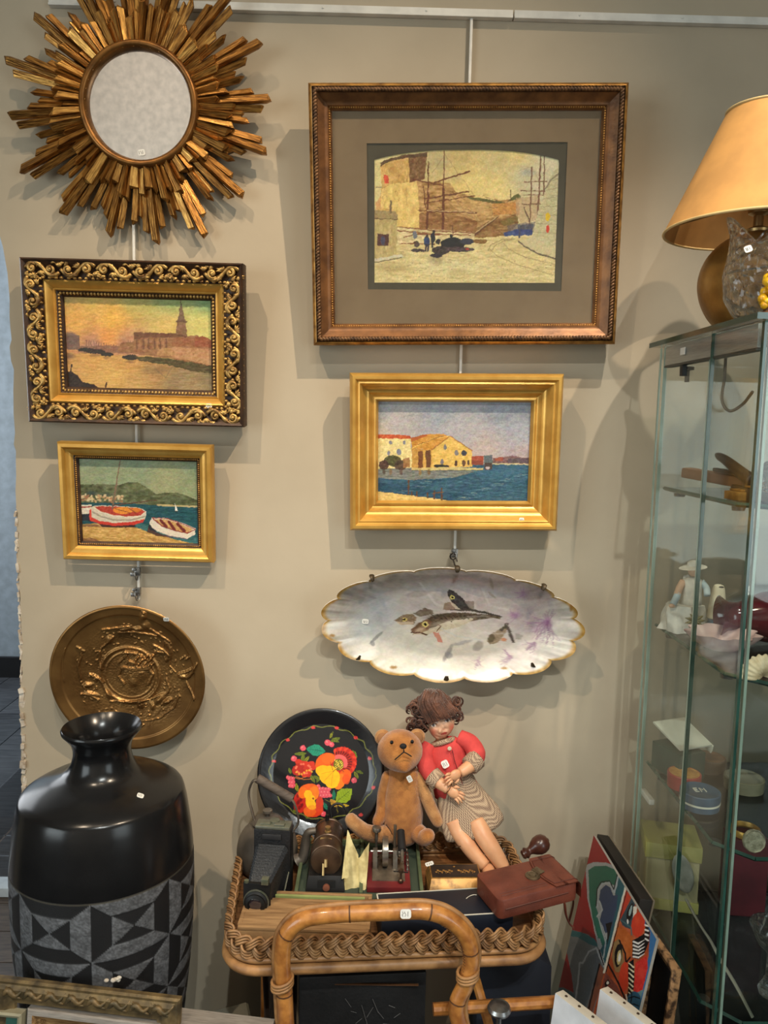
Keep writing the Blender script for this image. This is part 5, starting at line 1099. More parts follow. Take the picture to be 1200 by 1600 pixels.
# metal cap on the lower right rail
t = thing('steel_cap', 'small chrome mushroom-shaped cap beside the lower cane rail', 'fitting', Pz(783, 1600, .57)); q = Pz(780, 1576, .607)
MB().lathe([(.004, -.035), (.0045, -.004), (.017, -.004), (.0185, .000), (.016, .005), (.009, .008), (0, .009)], 24, Matrix.Translation(q)).build('cap', m_steel, t)
MB().lathe([(.0075, -.060), (.0075, -.034), (.004, -.034)], 16, Matrix.Translation(q), capb=True).build('socket', m_steel, t)

# ---------------- things under and behind the tray
m_blk = mat('black_leatherette', (24, 22, 22), .55, c2=(16, 15, 15), scale=40, bump=.25, bscale=200); m_navyd = mat('dark_navy_card', (26, 30, 40), .6, c2=(20, 23, 32), scale=10)
def box_thing(name, label, cat, top4, z0, m, bevel=.0015, group=None, part='body'):
    c = sum(top4, Vector()) / 4; t = thing(name, label, cat, (c.x, c.y, z0), group)
    MB().hexa(top4, [Vector((v.x, v.y, z0)) for v in top4]).build(part, m, t, bevel=bevel); return t
def rect4(c, w, d, ang, z):
    M = Matrix.Rotation(ang, 3, 'Z'); return [Vector((c[0], c[1], z)) + M @ Vector((x, y, 0)) for x, y in ((-w / 2, d / 2), (w / 2, d / 2), (w / 2, -d / 2), (-w / 2, -d / 2))]
t = box_thing('black_case', 'black leatherette case standing on the lower shelf of the trolley', 'case', rect4((-.005, -.30, 0), .21, .10, TA, .600), .2805, m_blk, .004)
MB().box((-.005, -.352, .585), (.19, .003, .002)).build('lid_seam', m_dk, t); MB().box((-.01, -.3525, .50), (.05, .006, .012)).build('clasp', mat('dull_metal', (90, 84, 76), .45, .7), t, bevel=.001)
for i in range(10): MB().tube([(-.03 + i * .009, -.3535, .56 - (i * 7 % 5) * .011), (-.02 + i * .009, -.3535, .545 - (i * 5 % 4) * .01)], .0005, 4).build('scuff_mark', mat('scuff', (96, 92, 88), .7), t)
t = box_thing('navy_carton', 'dark navy carton with a cut corner under the right end of the tray', 'box', [Pz(752, 1492, .60), Pz(838, 1492, .60), Pz(862, 1512, .60), Pz(862, 1545, .60)], .2805, m_navyd) if False else None
q = [P(748, 1494, -.30), P(835, 1494, -.30), P(862, 1510, -.30), P(862, 1600, -.30), P(748, 1610, -.30)]
t = thing('navy_carton', 'dark navy card box with a cut corner under the right end of the tray', 'box', (q[0].x + .05, -.26, .2805))
zlow = .2805; poly = [(v.x, v.z) for v in q[:3]] + [(q[3].x, zlow), (q[0].x, zlow)]
MB().prism(poly, .09, Matrix(((1, 0, 0, 0), (0, 0, 1, -.30), (0, 1, 0, 0), (0, 0, 0, 1)))).build('body', m_navyd, t, bevel=.001)
q = [Pz(306, 1588, .40), Pz(388, 1566, .40), Pz(398, 1616, .40), Pz(310, 1630, .40)]
t = box_thing('grey_crate', 'pale grey-green box on the floor left of the trolley', 'box', q, 0.0, mat('grey_green_card', (126, 126, 112), .8, c2=(104, 104, 92), scale=30), .003); 
MB().hexa([v * .9 + sum(q, Vector()) / 4 * .1 + Vector((0, 0, .004)) for v in q], [v * .9 + sum(q, Vector()) / 4 * .1 for v in q]).build('lid_panel', mat('grey_card2', (140, 138, 124), .8), t)
t = thing('brown_rag', 'dark brown crumpled cloth behind the left leg of the trolley', 'cloth', (-.19, -.25, .2805)); rg = random.Random(8)
def rag(u, v): x = -.175 + .06 * u; return Vector((x, -.29 + .02 * math.sin(9 * u + 3 * v) + .05 * v * 0, .281 + .33 * v)) + Vector((0, .014 * math.sin(23 * u + 5 * v), 0))
MB().grid(24, 16, rag).build('cloth_sheet', mat('brown_cloth', (66, 46, 32), .9, c2=(40, 28, 20), scale=25), t, smooth=180); MB().grid(24, 16, lambda u, v: rag(u, v) + Vector((0, .004, 0))).build('cloth_lining', MATS['brown_cloth'], t, smooth=180)

# ================================================================== THINGS ON THE TRAY
Z0 = ZF + .0005
def rbox(mb, c, size, ang=0): return mb.box(c, size, Matrix.Rotation(ang, 3, 'Z'))
# ---- pale wooden box with a sliding lid
zt = .702; q = [Pz(381, 1387, zt), Pz(580, 1394, zt), Pz(584, 1466, zt), Pz(371, 1459, zt)]
ang = math.atan2(q[1].y - q[0].y, q[1].x - q[0].x); cw = .2115; cd = .100; cc = sum(q, Vector()) / 4 + Vector((0, .006, 0))
m_pine = mat('pale_pine', (168, 132, 90), .65, c2=(128, 96, 62), scale=7, stretch=(2, 26, 2), bump=.1); m_lime = mat('pale_green_paint', (150, 160, 98), .6)
t = thing('wooden_box', 'pale pine box with sliding lid and green inside, left front of tray', 'box', Matrix.Translation((cc.x, cc.y, Z0)) @ Matrix.Rotation(ang, 4, 'Z'))
hh = zt - Z0
for (c, s_) in (((0, cd / 2 - .003, hh / 2), (cw, .006, hh)), ((0, -cd / 2 + .003, hh / 2 - .003), (cw, .006, hh - .006)), ((-cw / 2 + .003, 0, hh / 2), (.006, cd - .012, hh)), ((cw / 2 - .003, 0, hh / 2), (.006, cd - .012, hh))):
    MB().box(c, s_).build('side_board', m_pine, t, local=True, bevel=.0006)
MB().box((0, 0, .002), (cw - .012, cd - .012, .004)).build('bottom', m_pine, t, local=True); MB().box((.004, .012, hh * .5), (cw - .05, cd - .05, hh * .5)).build('contents', m_lime, t, local=True)
MB().box((0, -.010, hh - .003), (cw - .003, cd - .019, .005)).build('sliding_lid', m_pine, t, local=True, bevel=.0006)
MB().box((.008, cd / 2 - .0095, hh - .004), (cw - .04, .0055, .005)).build('green_strip', m_lime, t, local=True); MB().box((cw / 2 - .022, cd / 2 - .024, hh - .0001), (.016, .006, .0012)).build('paper_label', m_tag, t, local=True)
# ---- navy box with white edging
zt = .712; q = [Pz(584, 1397, zt), Pz(783, 1387, zt), Pz(799, 1424, zt), Pz(600, 1438, zt)]
x = ((q[1] - q[0]) + (q[2] - q[3])); ang = math.atan2(x.y, x.x); cc = sum(q, Vector()) / 4 + Vector((.001, 0, 0)); cw, cd = .2165, .072
t = thing('navy_box', 'flat navy blue box with white-edged lid, right front of tray', 'box', Matrix.Translation((cc.x, cc.y, Z0)) @ Matrix.Rotation(ang, 4, 'Z')); hh = zt - Z0
m_navy = mat('navy_paper', (22, 28, 40), .5, c2=(18, 23, 34), scale=20); m_wed = mat('white_edge', (214, 208, 190), .7)
MB().box((0, 0, hh / 2), (cw, cd, hh)).build('body', m_navy, t, local=True, bevel=.0008)
for (c, s_) in (((0, cd / 2 - .0007, hh + .0002), (cw, .0018, .0012)), ((0, -cd / 2 + .0007, hh + .0002), (cw, .0018, .0012)), ((-cw / 2 + .0009, 0, hh + .0002), (.0022, cd, .0012)), ((cw / 2 - .0009, 0, hh + .0002), (.0022, cd, .0012))): MB().box(c, s_).build('edge_trim', m_wed, t, local=True)
MB().tube(catmull([(.040, .008, hh + .0004), (.047, .014, hh + .0004), (.055, .017, hh + .0004), (.060, .016, hh + .0004)], 4), .0007, 4).build('scratch', m_wed, t, local=True)
M_ = MW[t.name]; tag(t, M_ @ Vector((cw / 2 - .013, -cd / 2 + .0115, hh + .0002)), M_.to_3x3() @ Vector((1, 0, 0)), (0, 0, 1), .014, .008, 9)
# ---- green wooden case that holds the toy engine, steam boiler and paper
m_grn = mat('green_paint', (92, 104, 74), .6, c2=(66, 78, 54), scale=26); m_grn2 = mat('case_green_dark', (58, 70, 56), .7)
gx0, gx1, gy0, gy1, gz = -.122, .100, -.288, -.108, .694
t = thing('green_case', 'shallow green wooden case under the toy steam engine', 'case', ((gx0 + gx1) / 2, (gy0 + gy1) / 2, Z0))
MB().box(((gx0 + gx1) / 2, (gy0 + gy1) / 2, (Z0 + gz) / 2), (gx1 - gx0, gy1 - gy0, gz - Z0)).build('body', m_grn2, t, bevel=.001)
for (c, s_) in ((((gx0 + gx1) / 2, gy1 - .003, gz + .004), (gx1 - gx0, .006, .008)), ((gx0 + .003, (gy0 + gy1) / 2, gz + .004), (.006, gy1 - gy0 - .012, .008)), ((gx1 - .003, (gy0 + gy1) / 2, gz + .004), (.006, gy1 - gy0 - .012, .008)), ((-.008, (gy0 + gy1) / 2, gz + .004), (.006, gy1 - gy0 - .012, .008))): MB().box(c, s_).build('rim_board', m_grn, t, bevel=.0006)
GZ = gz + .0005
# ---- toy steam boiler
m_boil = mat('tarnished_tin', (98, 78, 62), .38, .7, c2=(56, 44, 36), scale=30, bump=.1); m_iron = mat('black_iron', (22, 20, 20), .5, .3, c2=(14, 13, 13), scale=40); m_brs = mat('brass_fitting', (176, 146, 96), .35, .8)
bx = -.070; t = thing('toy_boiler', 'tarnished toy steam boiler on a black firebox, next to the crumpled paper', 'toy', (bx, -.21, GZ))
fb = MB().hexa([Vector((bx - .032, -.165, GZ + .024)), Vector((bx + .032, -.165, GZ + .024)), Vector((bx + .030, -.262, GZ + .024)), Vector((bx - .030, -.262, GZ + .024))], [Vector((bx - .036, -.160, GZ)), Vector((bx + .036, -.160, GZ)), Vector((bx + .034, -.272, GZ)), Vector((bx - .034, -.272, GZ))])
fb.build('firebox', m_iron, t, bevel=.001); MB().box((bx + .002, -.2675, GZ + .011), (.030, .004, .014)).build('fire_door', mat('matt_black', (8, 8, 8), .9), t); MB().lathe([(0, 0), (.006, 0), (.006, .004), (0, .005)], 14, Matrix.Translation((bx + .002, -.2695, GZ + .008)) @ Matrix.Rotation(rad(90), 4, 'X')).build('burner_knob', mat('copper_red', (150, 92, 70), .5, .4), t)  # the fire door is a near-black plate on the firebox front
AX = Matrix.Translation((bx, -.255, GZ + .046)) @ Matrix.Rotation(rad(-90), 4, 'X')      # lathe z -> +y
dr = MB().lathe([(0, -.003), (.020, -.002), (.0262, .0), (.0262, .004), (.0275, .005), (.0275, .009), (.0262, .010), (.0262, .042), (.0275, .043), (.0275, .047), (.0262, .048), (.0262, .096), (.0275, .097), (.0275, .101), (.0255, .104), (.015, .108), (0, .109)], 40, AX); dr.build('drum', m_boil, t, smooth=40)
MB().tube([(bx, -.262, GZ + .040), (bx, -.258, GZ + .052)], .003, 8).build('water_gauge', m_brs, t); MB().tube([(bx - .004, -.261, GZ + .046), (bx - .004, -.268, GZ + .028)], .0022, 8).build('tap', m_brs, t)
MB().lathe([(.006, 0), (.006, .003), (.0035, .004), (.0035, .008), (.005, .0085), (.005, .011), (0, .012)], 14, Matrix.Translation((bx, -.205, GZ + .072))).build('safety_valve', m_brs, t)
MB().tube([(bx + .008, -.225, GZ + .070), (bx - .012, -.222, GZ + .070)], .0022, 8).build('steam_pipe', m_brs, t)
MB().tube(catmull([(bx + .004, -.150, GZ + .066), (bx + .002, -.146, GZ + .088), (bx + .016, -.143, GZ + .096), (bx + .030, -.146, GZ + .085), (bx + .036, -.150, GZ + .050), (bx + .037, -.155, GZ + .004)], 6), .0022, 8).build('wire_handle', m_iron, t); MB().lathe([(.0035, 0), (.0035, .012), (0, .013)], 12, Matrix.Translation((bx - .004, -.160, GZ + .070))).build('filler_cap', m_iron, t)
# ---- red-based toy engine with flywheel
ex0, ex1, ey0, ey1 = .002, .078, -.272, -.156
t = thing('toy_engine', 'toy steam engine with flywheel on a red-edged metal base', 'toy', ((ex0 + ex1) / 2, (ey0 + ey1) / 2, GZ))
m_red = mat('dark_red_enamel', (112, 34, 36), .4, c2=(86, 24, 28), scale=20); m_gun = mat('grey_metal', (128, 116, 100), .45, .55, c2=(92, 82, 70), scale=40); m_stl = mat('worn_steel', (168, 162, 152), .28, .85, c2=(120, 114, 104), scale=50)
MB().box(((ex0 + ex1) / 2, (ey0 + ey1) / 2, GZ + .005), (ex1 - ex0, ey1 - ey0, .010)).build('base', m_red, t, bevel=.0015); MB().box(((ex0 + ex1) / 2, (ey0 + ey1) / 2 + .004, GZ + .0105), (ex1 - ex0 - .018, ey1 - ey0 - .030, .003)).build('bed_plate', m_gun, t, bevel=.0006)
ZE = GZ + .012; fx = .034; fy = -.205
MX = Matrix.Translation((fx, fy, ZE + .026)) @ Matrix.Rotation(rad(90), 4, 'Y')
MB().lathe([(.0195, -.005), (.0255, -.005), (.0260, .0), (.0255, .005), (.0195, .005), (.0195, -.005)], 48, MX).build('flywheel_rim', m_stl, t); m = MB().lathe([(0, -.006), (.006, -.006), (.006, .006), (0, .006)], 20, MX)
for k in range(6): a = k * math.pi / 3; m.tube([(fx, fy + .005 * math.cos(a), ZE + .026 + .005 * math.sin(a)), (fx, fy + .021 * math.cos(a), ZE + .026 + .021 * math.sin(a))], .002, 6)
m.build('flywheel_hub', m_gun, t); MB().tube([(ex0 + .006, fy, ZE + .026), (ex1 - .012, fy, ZE + .026)], .0022, 10).build('axle', m_stl, t)
for x_ in (.016, .052): MB().hexa([Vector((x_ - .004, fy + .005, ZE + .030)), Vector((x_ + .004, fy + .005, ZE + .030)), Vector((x_ + .004, fy - .005, ZE + .030)), Vector((x_ - .004, fy - .005, ZE + .030))], [Vector((x_ - .004, fy + .013, ZE)), Vector((x_ + .004, fy + .013, ZE)), Vector((x_ + .004, fy - .013, ZE)), Vector((x_ - .004, fy - .013, ZE))]).build('bearing_stand', m_stl, t, bevel=.0006)
MB().lathe([(0, -.007), (.007, -.007), (.010, -.004), (.010, .004), (.007, .007), (0, .007)], 24, Matrix.Translation((.062, fy, ZE + .026)) @ Matrix.Rotation(rad(90), 4, 'Y')).build('crank_disc', m_stl, t)
MB().tube([(.062, -.182, ZE + .052), (.064, -.215, ZE + .034)], .0075, 16).build('cylinder', mat('dark_cylinder', (46, 46, 48), .35, .5), t, smooth=50); MB().tube([(.064, -.215, ZE + .034), (.064, -.236, ZE + .024)], .003, 10).build('piston_rod', m_stl, t); MB().tube([(.052, -.178, ZE), (.052, -.178, ZE + .062)], .0028, 10).build('exhaust_pipe', m_gun, t)
m = MB().lathe([(.005, 0), (.005, .003), (.0022, .005), (.0022, .030), (.003, .032), (.003, .048), (.008, .050), (.009, .053), (.008, .057), (0, .058)], 20, Matrix.Translation((.018, -.178, ZE))); m.build('governor', m_stl, t, smooth=40)
MB().lathe([(.0045, 0), (.0045, .004), (.002, .006), (.002, .016), (.0045, .018), (.0045, .023), (0, .024)], 14, Matrix.Translation((.061, -.258, ZE))).build('oil_cup', m_boil, t); MB().tube([(.048, -.252, ZE + .016), (.074, -.252, ZE + .014)], .0012, 6).build('lever', m_iron, t)
for y_ in (-.168, -.185, -.202, -.22): MB().lathe([(.0022, 0), (.0022, .003), (.0015, .004), (.0015, .010), (.0026, .011), (0, .014)], 10, Matrix.Translation((.0745, y_, GZ + .010))).build('rail_post', m_stl, t)
MB().tube([(.0745, -.168, GZ + .020), (.0745, -.22, GZ + .020)], .0011, 6).build('guard_rail', m_stl, t)
# ---- crumpled yellowed paper
t = thing('paper_sheet', 'crumpled yellowed instruction sheet between the boiler and the engine', 'paper', (-.022, -.23, GZ)); rc = random.Random(4)
m_pap = mat('yellow_paper', (206, 194, 142), .85, c2=(170, 156, 108), scale=60, bump=.2)
def fold(pts4, n=9, amp=.003, sd=0):
    a, b, c, d = [Vector(v) for v in pts4]
    def f(u, v):
        q = (a * (1 - u) + b * u) * (1 - v) + (d * (1 - u) + c * u) * v
        return q + Vector((0, -amp * math.sin(9 * u + 4 * v + sd), amp * math.sin(7 * v + 5 * u + sd)))
    return MB().grid(n, n, f)
L0 = [P(547, 1390, -.262), P(560, 1392, -.262), P(548, 1298, -.200), P(541, 1345, -.225)]
fold([P(531, 1391, -.266), P(560, 1394, -.262), P(560, 1335, -.215), P(543, 1298, -.200)], 10, .002, 0).build('left_flap', m_pap, t, smooth=180)
fold([P(552, 1394, -.262), P(572, 1392, -.266), P(577, 1318, -.208), P(558, 1342, -.218)], 10, .003, 2).build('right_flap', m_pap, t, smooth=180)
fold([P(534, 1374, -.272), P(545, 1370, -.270), P(543, 1326, -.235), P(539, 1328, -.236)], 8, .001, 1).build('folded_corner', m_pap, t, smooth=180)
# ---- grey metal kettle
kx, ky = -.186, -.148; t = thing('metal_kettle', 'dull grey metal kettle with wooden grip behind the folding camera', 'kettle', (kx, ky, Z0)); m_ket = mat('dull_pewter', (120, 112, 102), .5, .5, c2=(88, 82, 75), scale=16, bump=.15)
MB().lathe([(0, 0)] + [(v.x, v.y) for v in catmull([(.040, .0, 0), (.049, .006, 0), (.0555, .022, 0), (.0570, .040, 0), (.054, .058, 0), (.046, .075, 0), (.034, .086, 0), (.026, .089, 0)], 4)] + [(.026, .092), (.030, .093)], 48, Matrix.Translation((kx, ky, Z0))).build('body', m_ket, t, smooth=40)
MB().lathe([(.029, .093), (.026, .098), (.014, .103), (.004, .104), (.004, .109), (.009, .112), (.009, .116), (0, .118)], 32, Matrix.Translation((kx, ky, Z0))).build('lid', m_ket, t, smooth=40)
h0, h1 = P(402, 1216, ky), P(456, 1248, ky); MB().tube([h0, h1], .0085, 14).build('grip', mat('worn_grip', (96, 84, 74), .7, c2=(72, 62, 54), scale=40, stretch=(1, 1, 6)), t)
for q in ([h0 + (h1 - h0) * .05, P(394, 1222, ky), P(389, 1245, ky + .004), P(400, 1290, ky - .005)], [h1 - (h1 - h0) * .05, P(461, 1258, ky), P(466, 1285, ky), P(452, 1305, ky - .01)]): MB().tube(catmull(q, 7), .0042, 8, flat=.5).build('handle_bracket', m_ket, t)
MB().tube(catmull([P(465, 1345, ky - .035), P(474, 1338, ky - .035), P(478, 1312, ky - .03), P(482, 1301, ky - .03), P(494, 1298, ky - .03)], 6), [.013, .012, .0115, .011, .0105, .010, .0098, .0096, .0094, .009, .0088, .0086, .0084, .0082, .008, .0078, .0076, .0074, .0072, .007, .0068, .0066, .0064, .0062, .006], 12).build('spout', m_ket, t)
# ---- folding bellows camera
t = thing('folding_camera', 'black antique folding camera with extended leather bellows', 'camera', (-.175, -.20, Z0)); m_chr = mat('camera_metal', (150, 148, 138), .35, .7, c2=(110, 118, 98), scale=30); m_lth = mat('black_leather', (26, 26, 28), .45, c2=(18, 18, 20), scale=60, bump=.3, bscale=300)
CA = Matrix.Rotation(rad(-6), 3, 'Z'); cc0 = Vector((-.165, -.222, Z0))
def cw_(x, y, z): return cc0 + CA @ Vector((x, y, z))
MB().box(cw_(0, 0, .062), (.066, .028, .124), CA).build('body', m_lth, t, bevel=.003)
MB().box(cw_(0, 0, .1265), (.062, .026, .006), CA).build('top_plate', m_chr, t, bevel=.002); MB().box(cw_(-.014, -.002, .1305), (.018, .012, .003), CA).build('viewfinder', m_chr, t, bevel=.0008); MB().box(cw_(.012, -.006, .1308), (.018, .010, .004), CA).build('latch', m_chr, t, bevel=.0008)
MB().lathe([(0, 0), (.009, 0), (.009, .003), (0, .004)], 18, Matrix.Translation(cw_(.0, .006, .1295))).build('winding_knob', m_chr, t)
m = MB().box(cw_(.0, -.0155, .112), (.034, .003, .010), CA); m.build('maker_plate', mat('plate_grey', (66, 66, 68), .4, .5), t, bevel=.0014)
b0, b1 = (cw_(0, -.016, .058), .030, .040), (cw_(-.004, -.094, .050), .019, .023); m = MB(); NB_ = 13; vs = []; 
for i in range(NB_ * 2 + 1):
    s_ = i / (NB_ * 2); c = b0[0].lerp(b1[0], s_); k = (1.0 if i % 2 == 0 else .88); hx_ = (b0[1] + (b1[1] - b0[1]) * s_) * k; hz_ = (b0[2] + (b1[2] - b0[2]) * s_) * k
    for (sx, sz) in ((-1, -.8), (-.8, -1), (.8, -1), (1, -.8), (1, .8), (.8, 1), (-.8, 1), (-1, .8)): vs.append(c + CA @ Vector((sx * hx_, 0, sz * hz_)))
m.add(vs, [(i * 8 + k, i * 8 + (k + 1) % 8, (i + 1) * 8 + (k + 1) % 8, (i + 1) * 8 + k) for i in range(NB_ * 2) for k in range(8)]); m.build('bellows', m_lth, t, smooth=20)
fs_ = cw_(-.005, -.098, .044); MB().box(fs_, (.046, .006, .066), CA).build('lens_standard', m_iron, t, bevel=.002)
LX = Matrix.Translation(cw_(-.005, -.101, .046)) @ CA.to_4x4() @ Matrix.Rotation(rad(90), 4, 'X')
MB().lathe([(.020, 0), (.020, .006), (.017, .008), (.017, .011), (.012, .013), (.012, .010), (0, .009)], 32, LX).build('shutter', m_iron, t, smooth=40); MB().lathe([(0, .0105), (.007, .0115), (.0105, .0102)], 24, LX).build('lens', mat('lens_glass', (40, 34, 40), .05, spec=.8, coat=1), t); MB().lathe([(.0195, .001), (.0215, .001), (.0215, .004), (.0195, .004), (.0195, .001)], 32, LX).build('bezel', m_chr, t)
MB().box(cw_(.010, -.102, .084), (.012, .012, .010), CA).build('reflex_finder', m_chr, t, bevel=.001); MB().lathe([(0, 0), (.004, 0), (.004, .004), (0, .005)], 12, Matrix.Translation(cw_(-.022, -.101, .078))).build('speed_dial', m_chr, t)
MB().box(cw_(-.002, -.056, .004), (.060, .106, .006), CA).build('bed', m_lth, t, bevel=.001)
for sx in (-1, 1): MB().tube([cw_(sx * .030, -.012, .048), cw_(sx * .028, -.080, .008)], .0016, 6).build('strut', m_chr, t)
# ---- gilt casket
zt = .7055; zb = Z0; t = None
cq = Pz(703, 1392, Z0); ang = rad(2); bw, bd = .098, .062; cx_, cy_ = .157, -.246
t = thing('gilt_casket', 'small leather-covered casket with gilt figures on its black lid', 'box', Matrix.Translation((cx_, cy_, Z0)) @ Matrix.Rotation(ang, 4, 'Z'))
m_cask = mat('maroon_leather', (96, 34, 26), .45, c2=(66, 26, 20), scale=30); m_caskt = mat('black_lacquer', (40, 32, 28), .4, c2=(28, 22, 20), scale=40); m_gilt = mat('gilding', (164, 122, 64), .4, .5, c2=(92, 64, 34), scale=60, lo=.3, hi=.5)
def bxl(n, c, s_, m, bv=.0008): return MB().box(c, s_).build(n, m, t, local=True, bevel=bv)
bxl('body', (0, 0, .012), (bw, bd, .024), m_cask); bxl('gilt_band', (0, 0, .0255), (bw + .001, bd + .001, .003), m_gilt); bxl('lid_side', (0, 0, .033), (bw, bd, .012), mat('dark_gilt', (112, 82, 40), .45, .3, c2=(58, 40, 24), scale=60)); bxl('gilt_band', (0, 0, .0395), (bw + .001, bd + .001, .0015), m_gilt)
tp = [Vector((sx * (bw / 2 - .005), sy * (bd / 2) + dy, .056)) for sx, sy, dy in ((-1, 1, -.004), (1, 1, -.004), (1, -1, .013), (-1, -1, .013))]; bt = [Vector((sx * bw / 2, sy * bd / 2, .040)) for sx, sy in ((-1, 1), (1, 1), (1, -1), (-1, -1))]
MB().hexa(tp, bt).build('lid', m_gilt, t, local=True, bevel=.001); bxl('lid_panel', (0, .0045, .0562), (bw - .014, bd - .023, .0012), m_caskt, .0003)
m = MB(); rg = random.Random(3)
for side in (-1, 1):
    for k in range(9): 
        x_ = side * .020 + (k - 4) * .0034; m.ell((x_, .002 + .003 * math.sin(k * 2.1 + side), .0572), (.0022 + rg.uniform(0, .001), .0016 + rg.uniform(0, .0012), .0007), None, 8, 5)
    for k in (-3, -1, 1, 3): m.ell((side * .020 + k * .0034, -.003, .0572), (.0007, .003, .0006), None, 6, 4)
m.ell((0, .016, .0572), (.0022, .002, .0007), None, 8, 5); m.build('gilt_figures', m_gilt, t, local=True, smooth=180)
for k in range(22): MB().ell((-.044 + k * .0042, -bd / 2 - .0003, .030 + .0012 * math.sin(k * 1.7)), (.0016, .0006, .0011), None, 6, 4).build('tooling_dot', m_gilt, t, local=True, smooth=180)
M_ = MW[t.name]; tag(t, M_ @ Vector((-bw / 2 + .006, bd / 2 - .006, .0570)), (1, .25, .2), (0, -.2, 1), .015, .009, 10)
# ---- brown leather camera case
q = [Pz(744, 1362, .752), Pz(868, 1331, .752), Pz(899, 1384, .752), Pz(780, 1402, .752)]
cc = sum(q, Vector()) / 4; xa = ((q[1] - q[0]) + (q[2] - q[3])); ang = math.atan2(xa.y, xa.x); cl, cwid, ch = xa.length / 2, ((q[0] - q[3]).length + (q[1] - q[2]).length) / 2 * .93, .034
Rl = Matrix.Rotation(ang, 4, 'Z') @ Matrix.Rotation(rad(-2), 4, 'Y'); t = thing('camera_case', 'reddish brown leather camera case with brass lock, lying over the tray edge', 'case', Matrix.Translation((cc.x, cc.y, .7165)) @ Rl)
m_tan = mat('chestnut_leather', (116, 60, 44), .42, c2=(92, 44, 32), scale=26, bump=.2, bscale=220); m_tan2 = mat('leather_edge', (86, 42, 30), .55)
m = MB(); 
def rr3(x0, x1, w, r, z0, z1, mb, n=5):
    pts = []
    for (sx, sy, a0) in ((1, -1, -90), (1, 1, 0), (-1, 1, 90), (-1, -1, 180)):
        for k in range(n + 1): a = rad(a0 + 90 * k / n); pts.append(((x1 if sx > 0 else x0) - sx * r + r * math.cos(a), sy * (w / 2 - r) + r * math.sin(a)))
    return mb.prism(pts, z1 - z0, None, z0)
rr3(-cl / 2, cl / 2, cwid, .010, 0, ch, m).build('body', m_tan, t, local=True, bevel=.004)
fx0 = cl * .14
def flap(u, v):                                # flap lies on the top and bends over the right end
    y = (v - .5) * (cwid + .004); L1 = cl / 2 - fx0 + .002; s_ = u * (L1 + .030)
    edge = .010 * (1 - math.sin(math.pi * v)) if u < .3 else 0
    if s_ < L1 - .008: x_, z_ = fx0 + s_ + edge, ch + .0016
    else:
        a = min((s_ - L1 + .008) / .012, 1.45); x_ = cl / 2 - .006 + .010 * math.sin(a); z_ = ch - .0085 + .0102 * math.cos(a)
        ex = max(0, s_ - L1 + .008 - .012 * 1.45); z_ -= ex
    return Vector((x_, y, z_))
fo = MB().grid(40, 12, flap).grid(40, 12, lambda u, v: flap(u, v) + Vector((0, 0, -.0016))).build('flap', m_tan, t, local=True, smooth=60)
for dv in (.10, .90): MB().tube([flap(u, dv) + Vector((0, 0, .0006)) for u in np.linspace(.05, .8, 14)], .0006, 4).build('stitching', m_tan2, fo, local=True)
MB().tube([flap(.05, v) + Vector((0, 0, .0006)) for v in np.linspace(.1, .9, 12)], .0006, 4).build('stitching', m_tan2, fo, local=True)
for s_ in (.006, .012): MB().tube([(-cl / 2 + .01, -cwid / 2 + s_ + .004, ch + .0003), (fx0, -cwid / 2 + s_ + .004, ch + .0003)], .0006, 4).build('stitching', m_tan2, t, local=True)
MB().tube([(-cl / 2 + .012, -cwid / 2 - .0004, ch * .5), (cl / 2 - .02, -cwid / 2 - .0004, ch * .55)], .0012, 5).build('side_seam', m_tan2, t, local=True)
lk = MB().lathe([(0, 0), (.0125, 0), (.0125, .002), (.010, .003), (.009, .0022), (.006, .0022), (.006, .005), (.0035, .0055), (0, .0045)], 28, Matrix.Translation((fx0 - .010, -.002, ch))).build('lock', mat('aged_nickel', (140, 124, 98), .4, .7, c2=(96, 80, 60), scale=80), t, local=True)
MB().box((fx0 + .004, 0.004, ch + .0035), (.014, .018, .0016), Matrix.Rotation(.3, 3, 'Z')).build('lock_tongue', MATS['aged_nickel'], t, local=True, bevel=.0006)
st = catmull([P(868, 1396, -.315), P(877, 1400, -.325), P(882, 1412, -.33), P(884, 1428, -.33), P(889, 1442, -.328), P(896, 1449, -.326)], 7); MB().tube(st, .0055, 8, flat=.22, up=Vector((1, .2, .1))).build('strap', m_tan, t)
MB().tube(catmull([P(893, 1392, -.305), P(896, 1408, -.308), P(893, 1425, -.31), P(889, 1440, -.312)], 6), .005, 8, flat=.22, up=Vector((1, 0, .2))).build('strap', m_tan2, t)
# ---- brown wooden rattle
t = thing('wooden_rattle', 'dark brown turned wooden bulb with a short neck behind the leather case', 'ornament', P(838, 1345, -.165)); m_dw = mat('dark_wood', (88, 48, 34), .3, c2=(62, 32, 24), scale=20, coat=.3)
a0, a1 = P(843, 1320, -.175), P(815, 1337, -.185); ax = (a1 - a0).normalized(); Mr = a0.to_4d if False else None
prof_r = [(0, -.0195), (.003, -.0195), (.004, -.0182), (.010, -.0165), (.0150, -.011), (.0172, -.003), (.0165, .005), (.0125, .013), (.0085, .018), (.0068, .022), (.0075, .025), (.0100, .028), (.0105, .030), (.0080, .033), (.0085, .036), (.0060, .038), (0, .0385)]
zq = ax; xq = zq.orthogonal().normalized(); yq = zq.cross(xq); MB().lathe(prof_r, 28, frame_of(xq, yq, zq, a0)).build('bulb', m_dw, t, smooth=50)
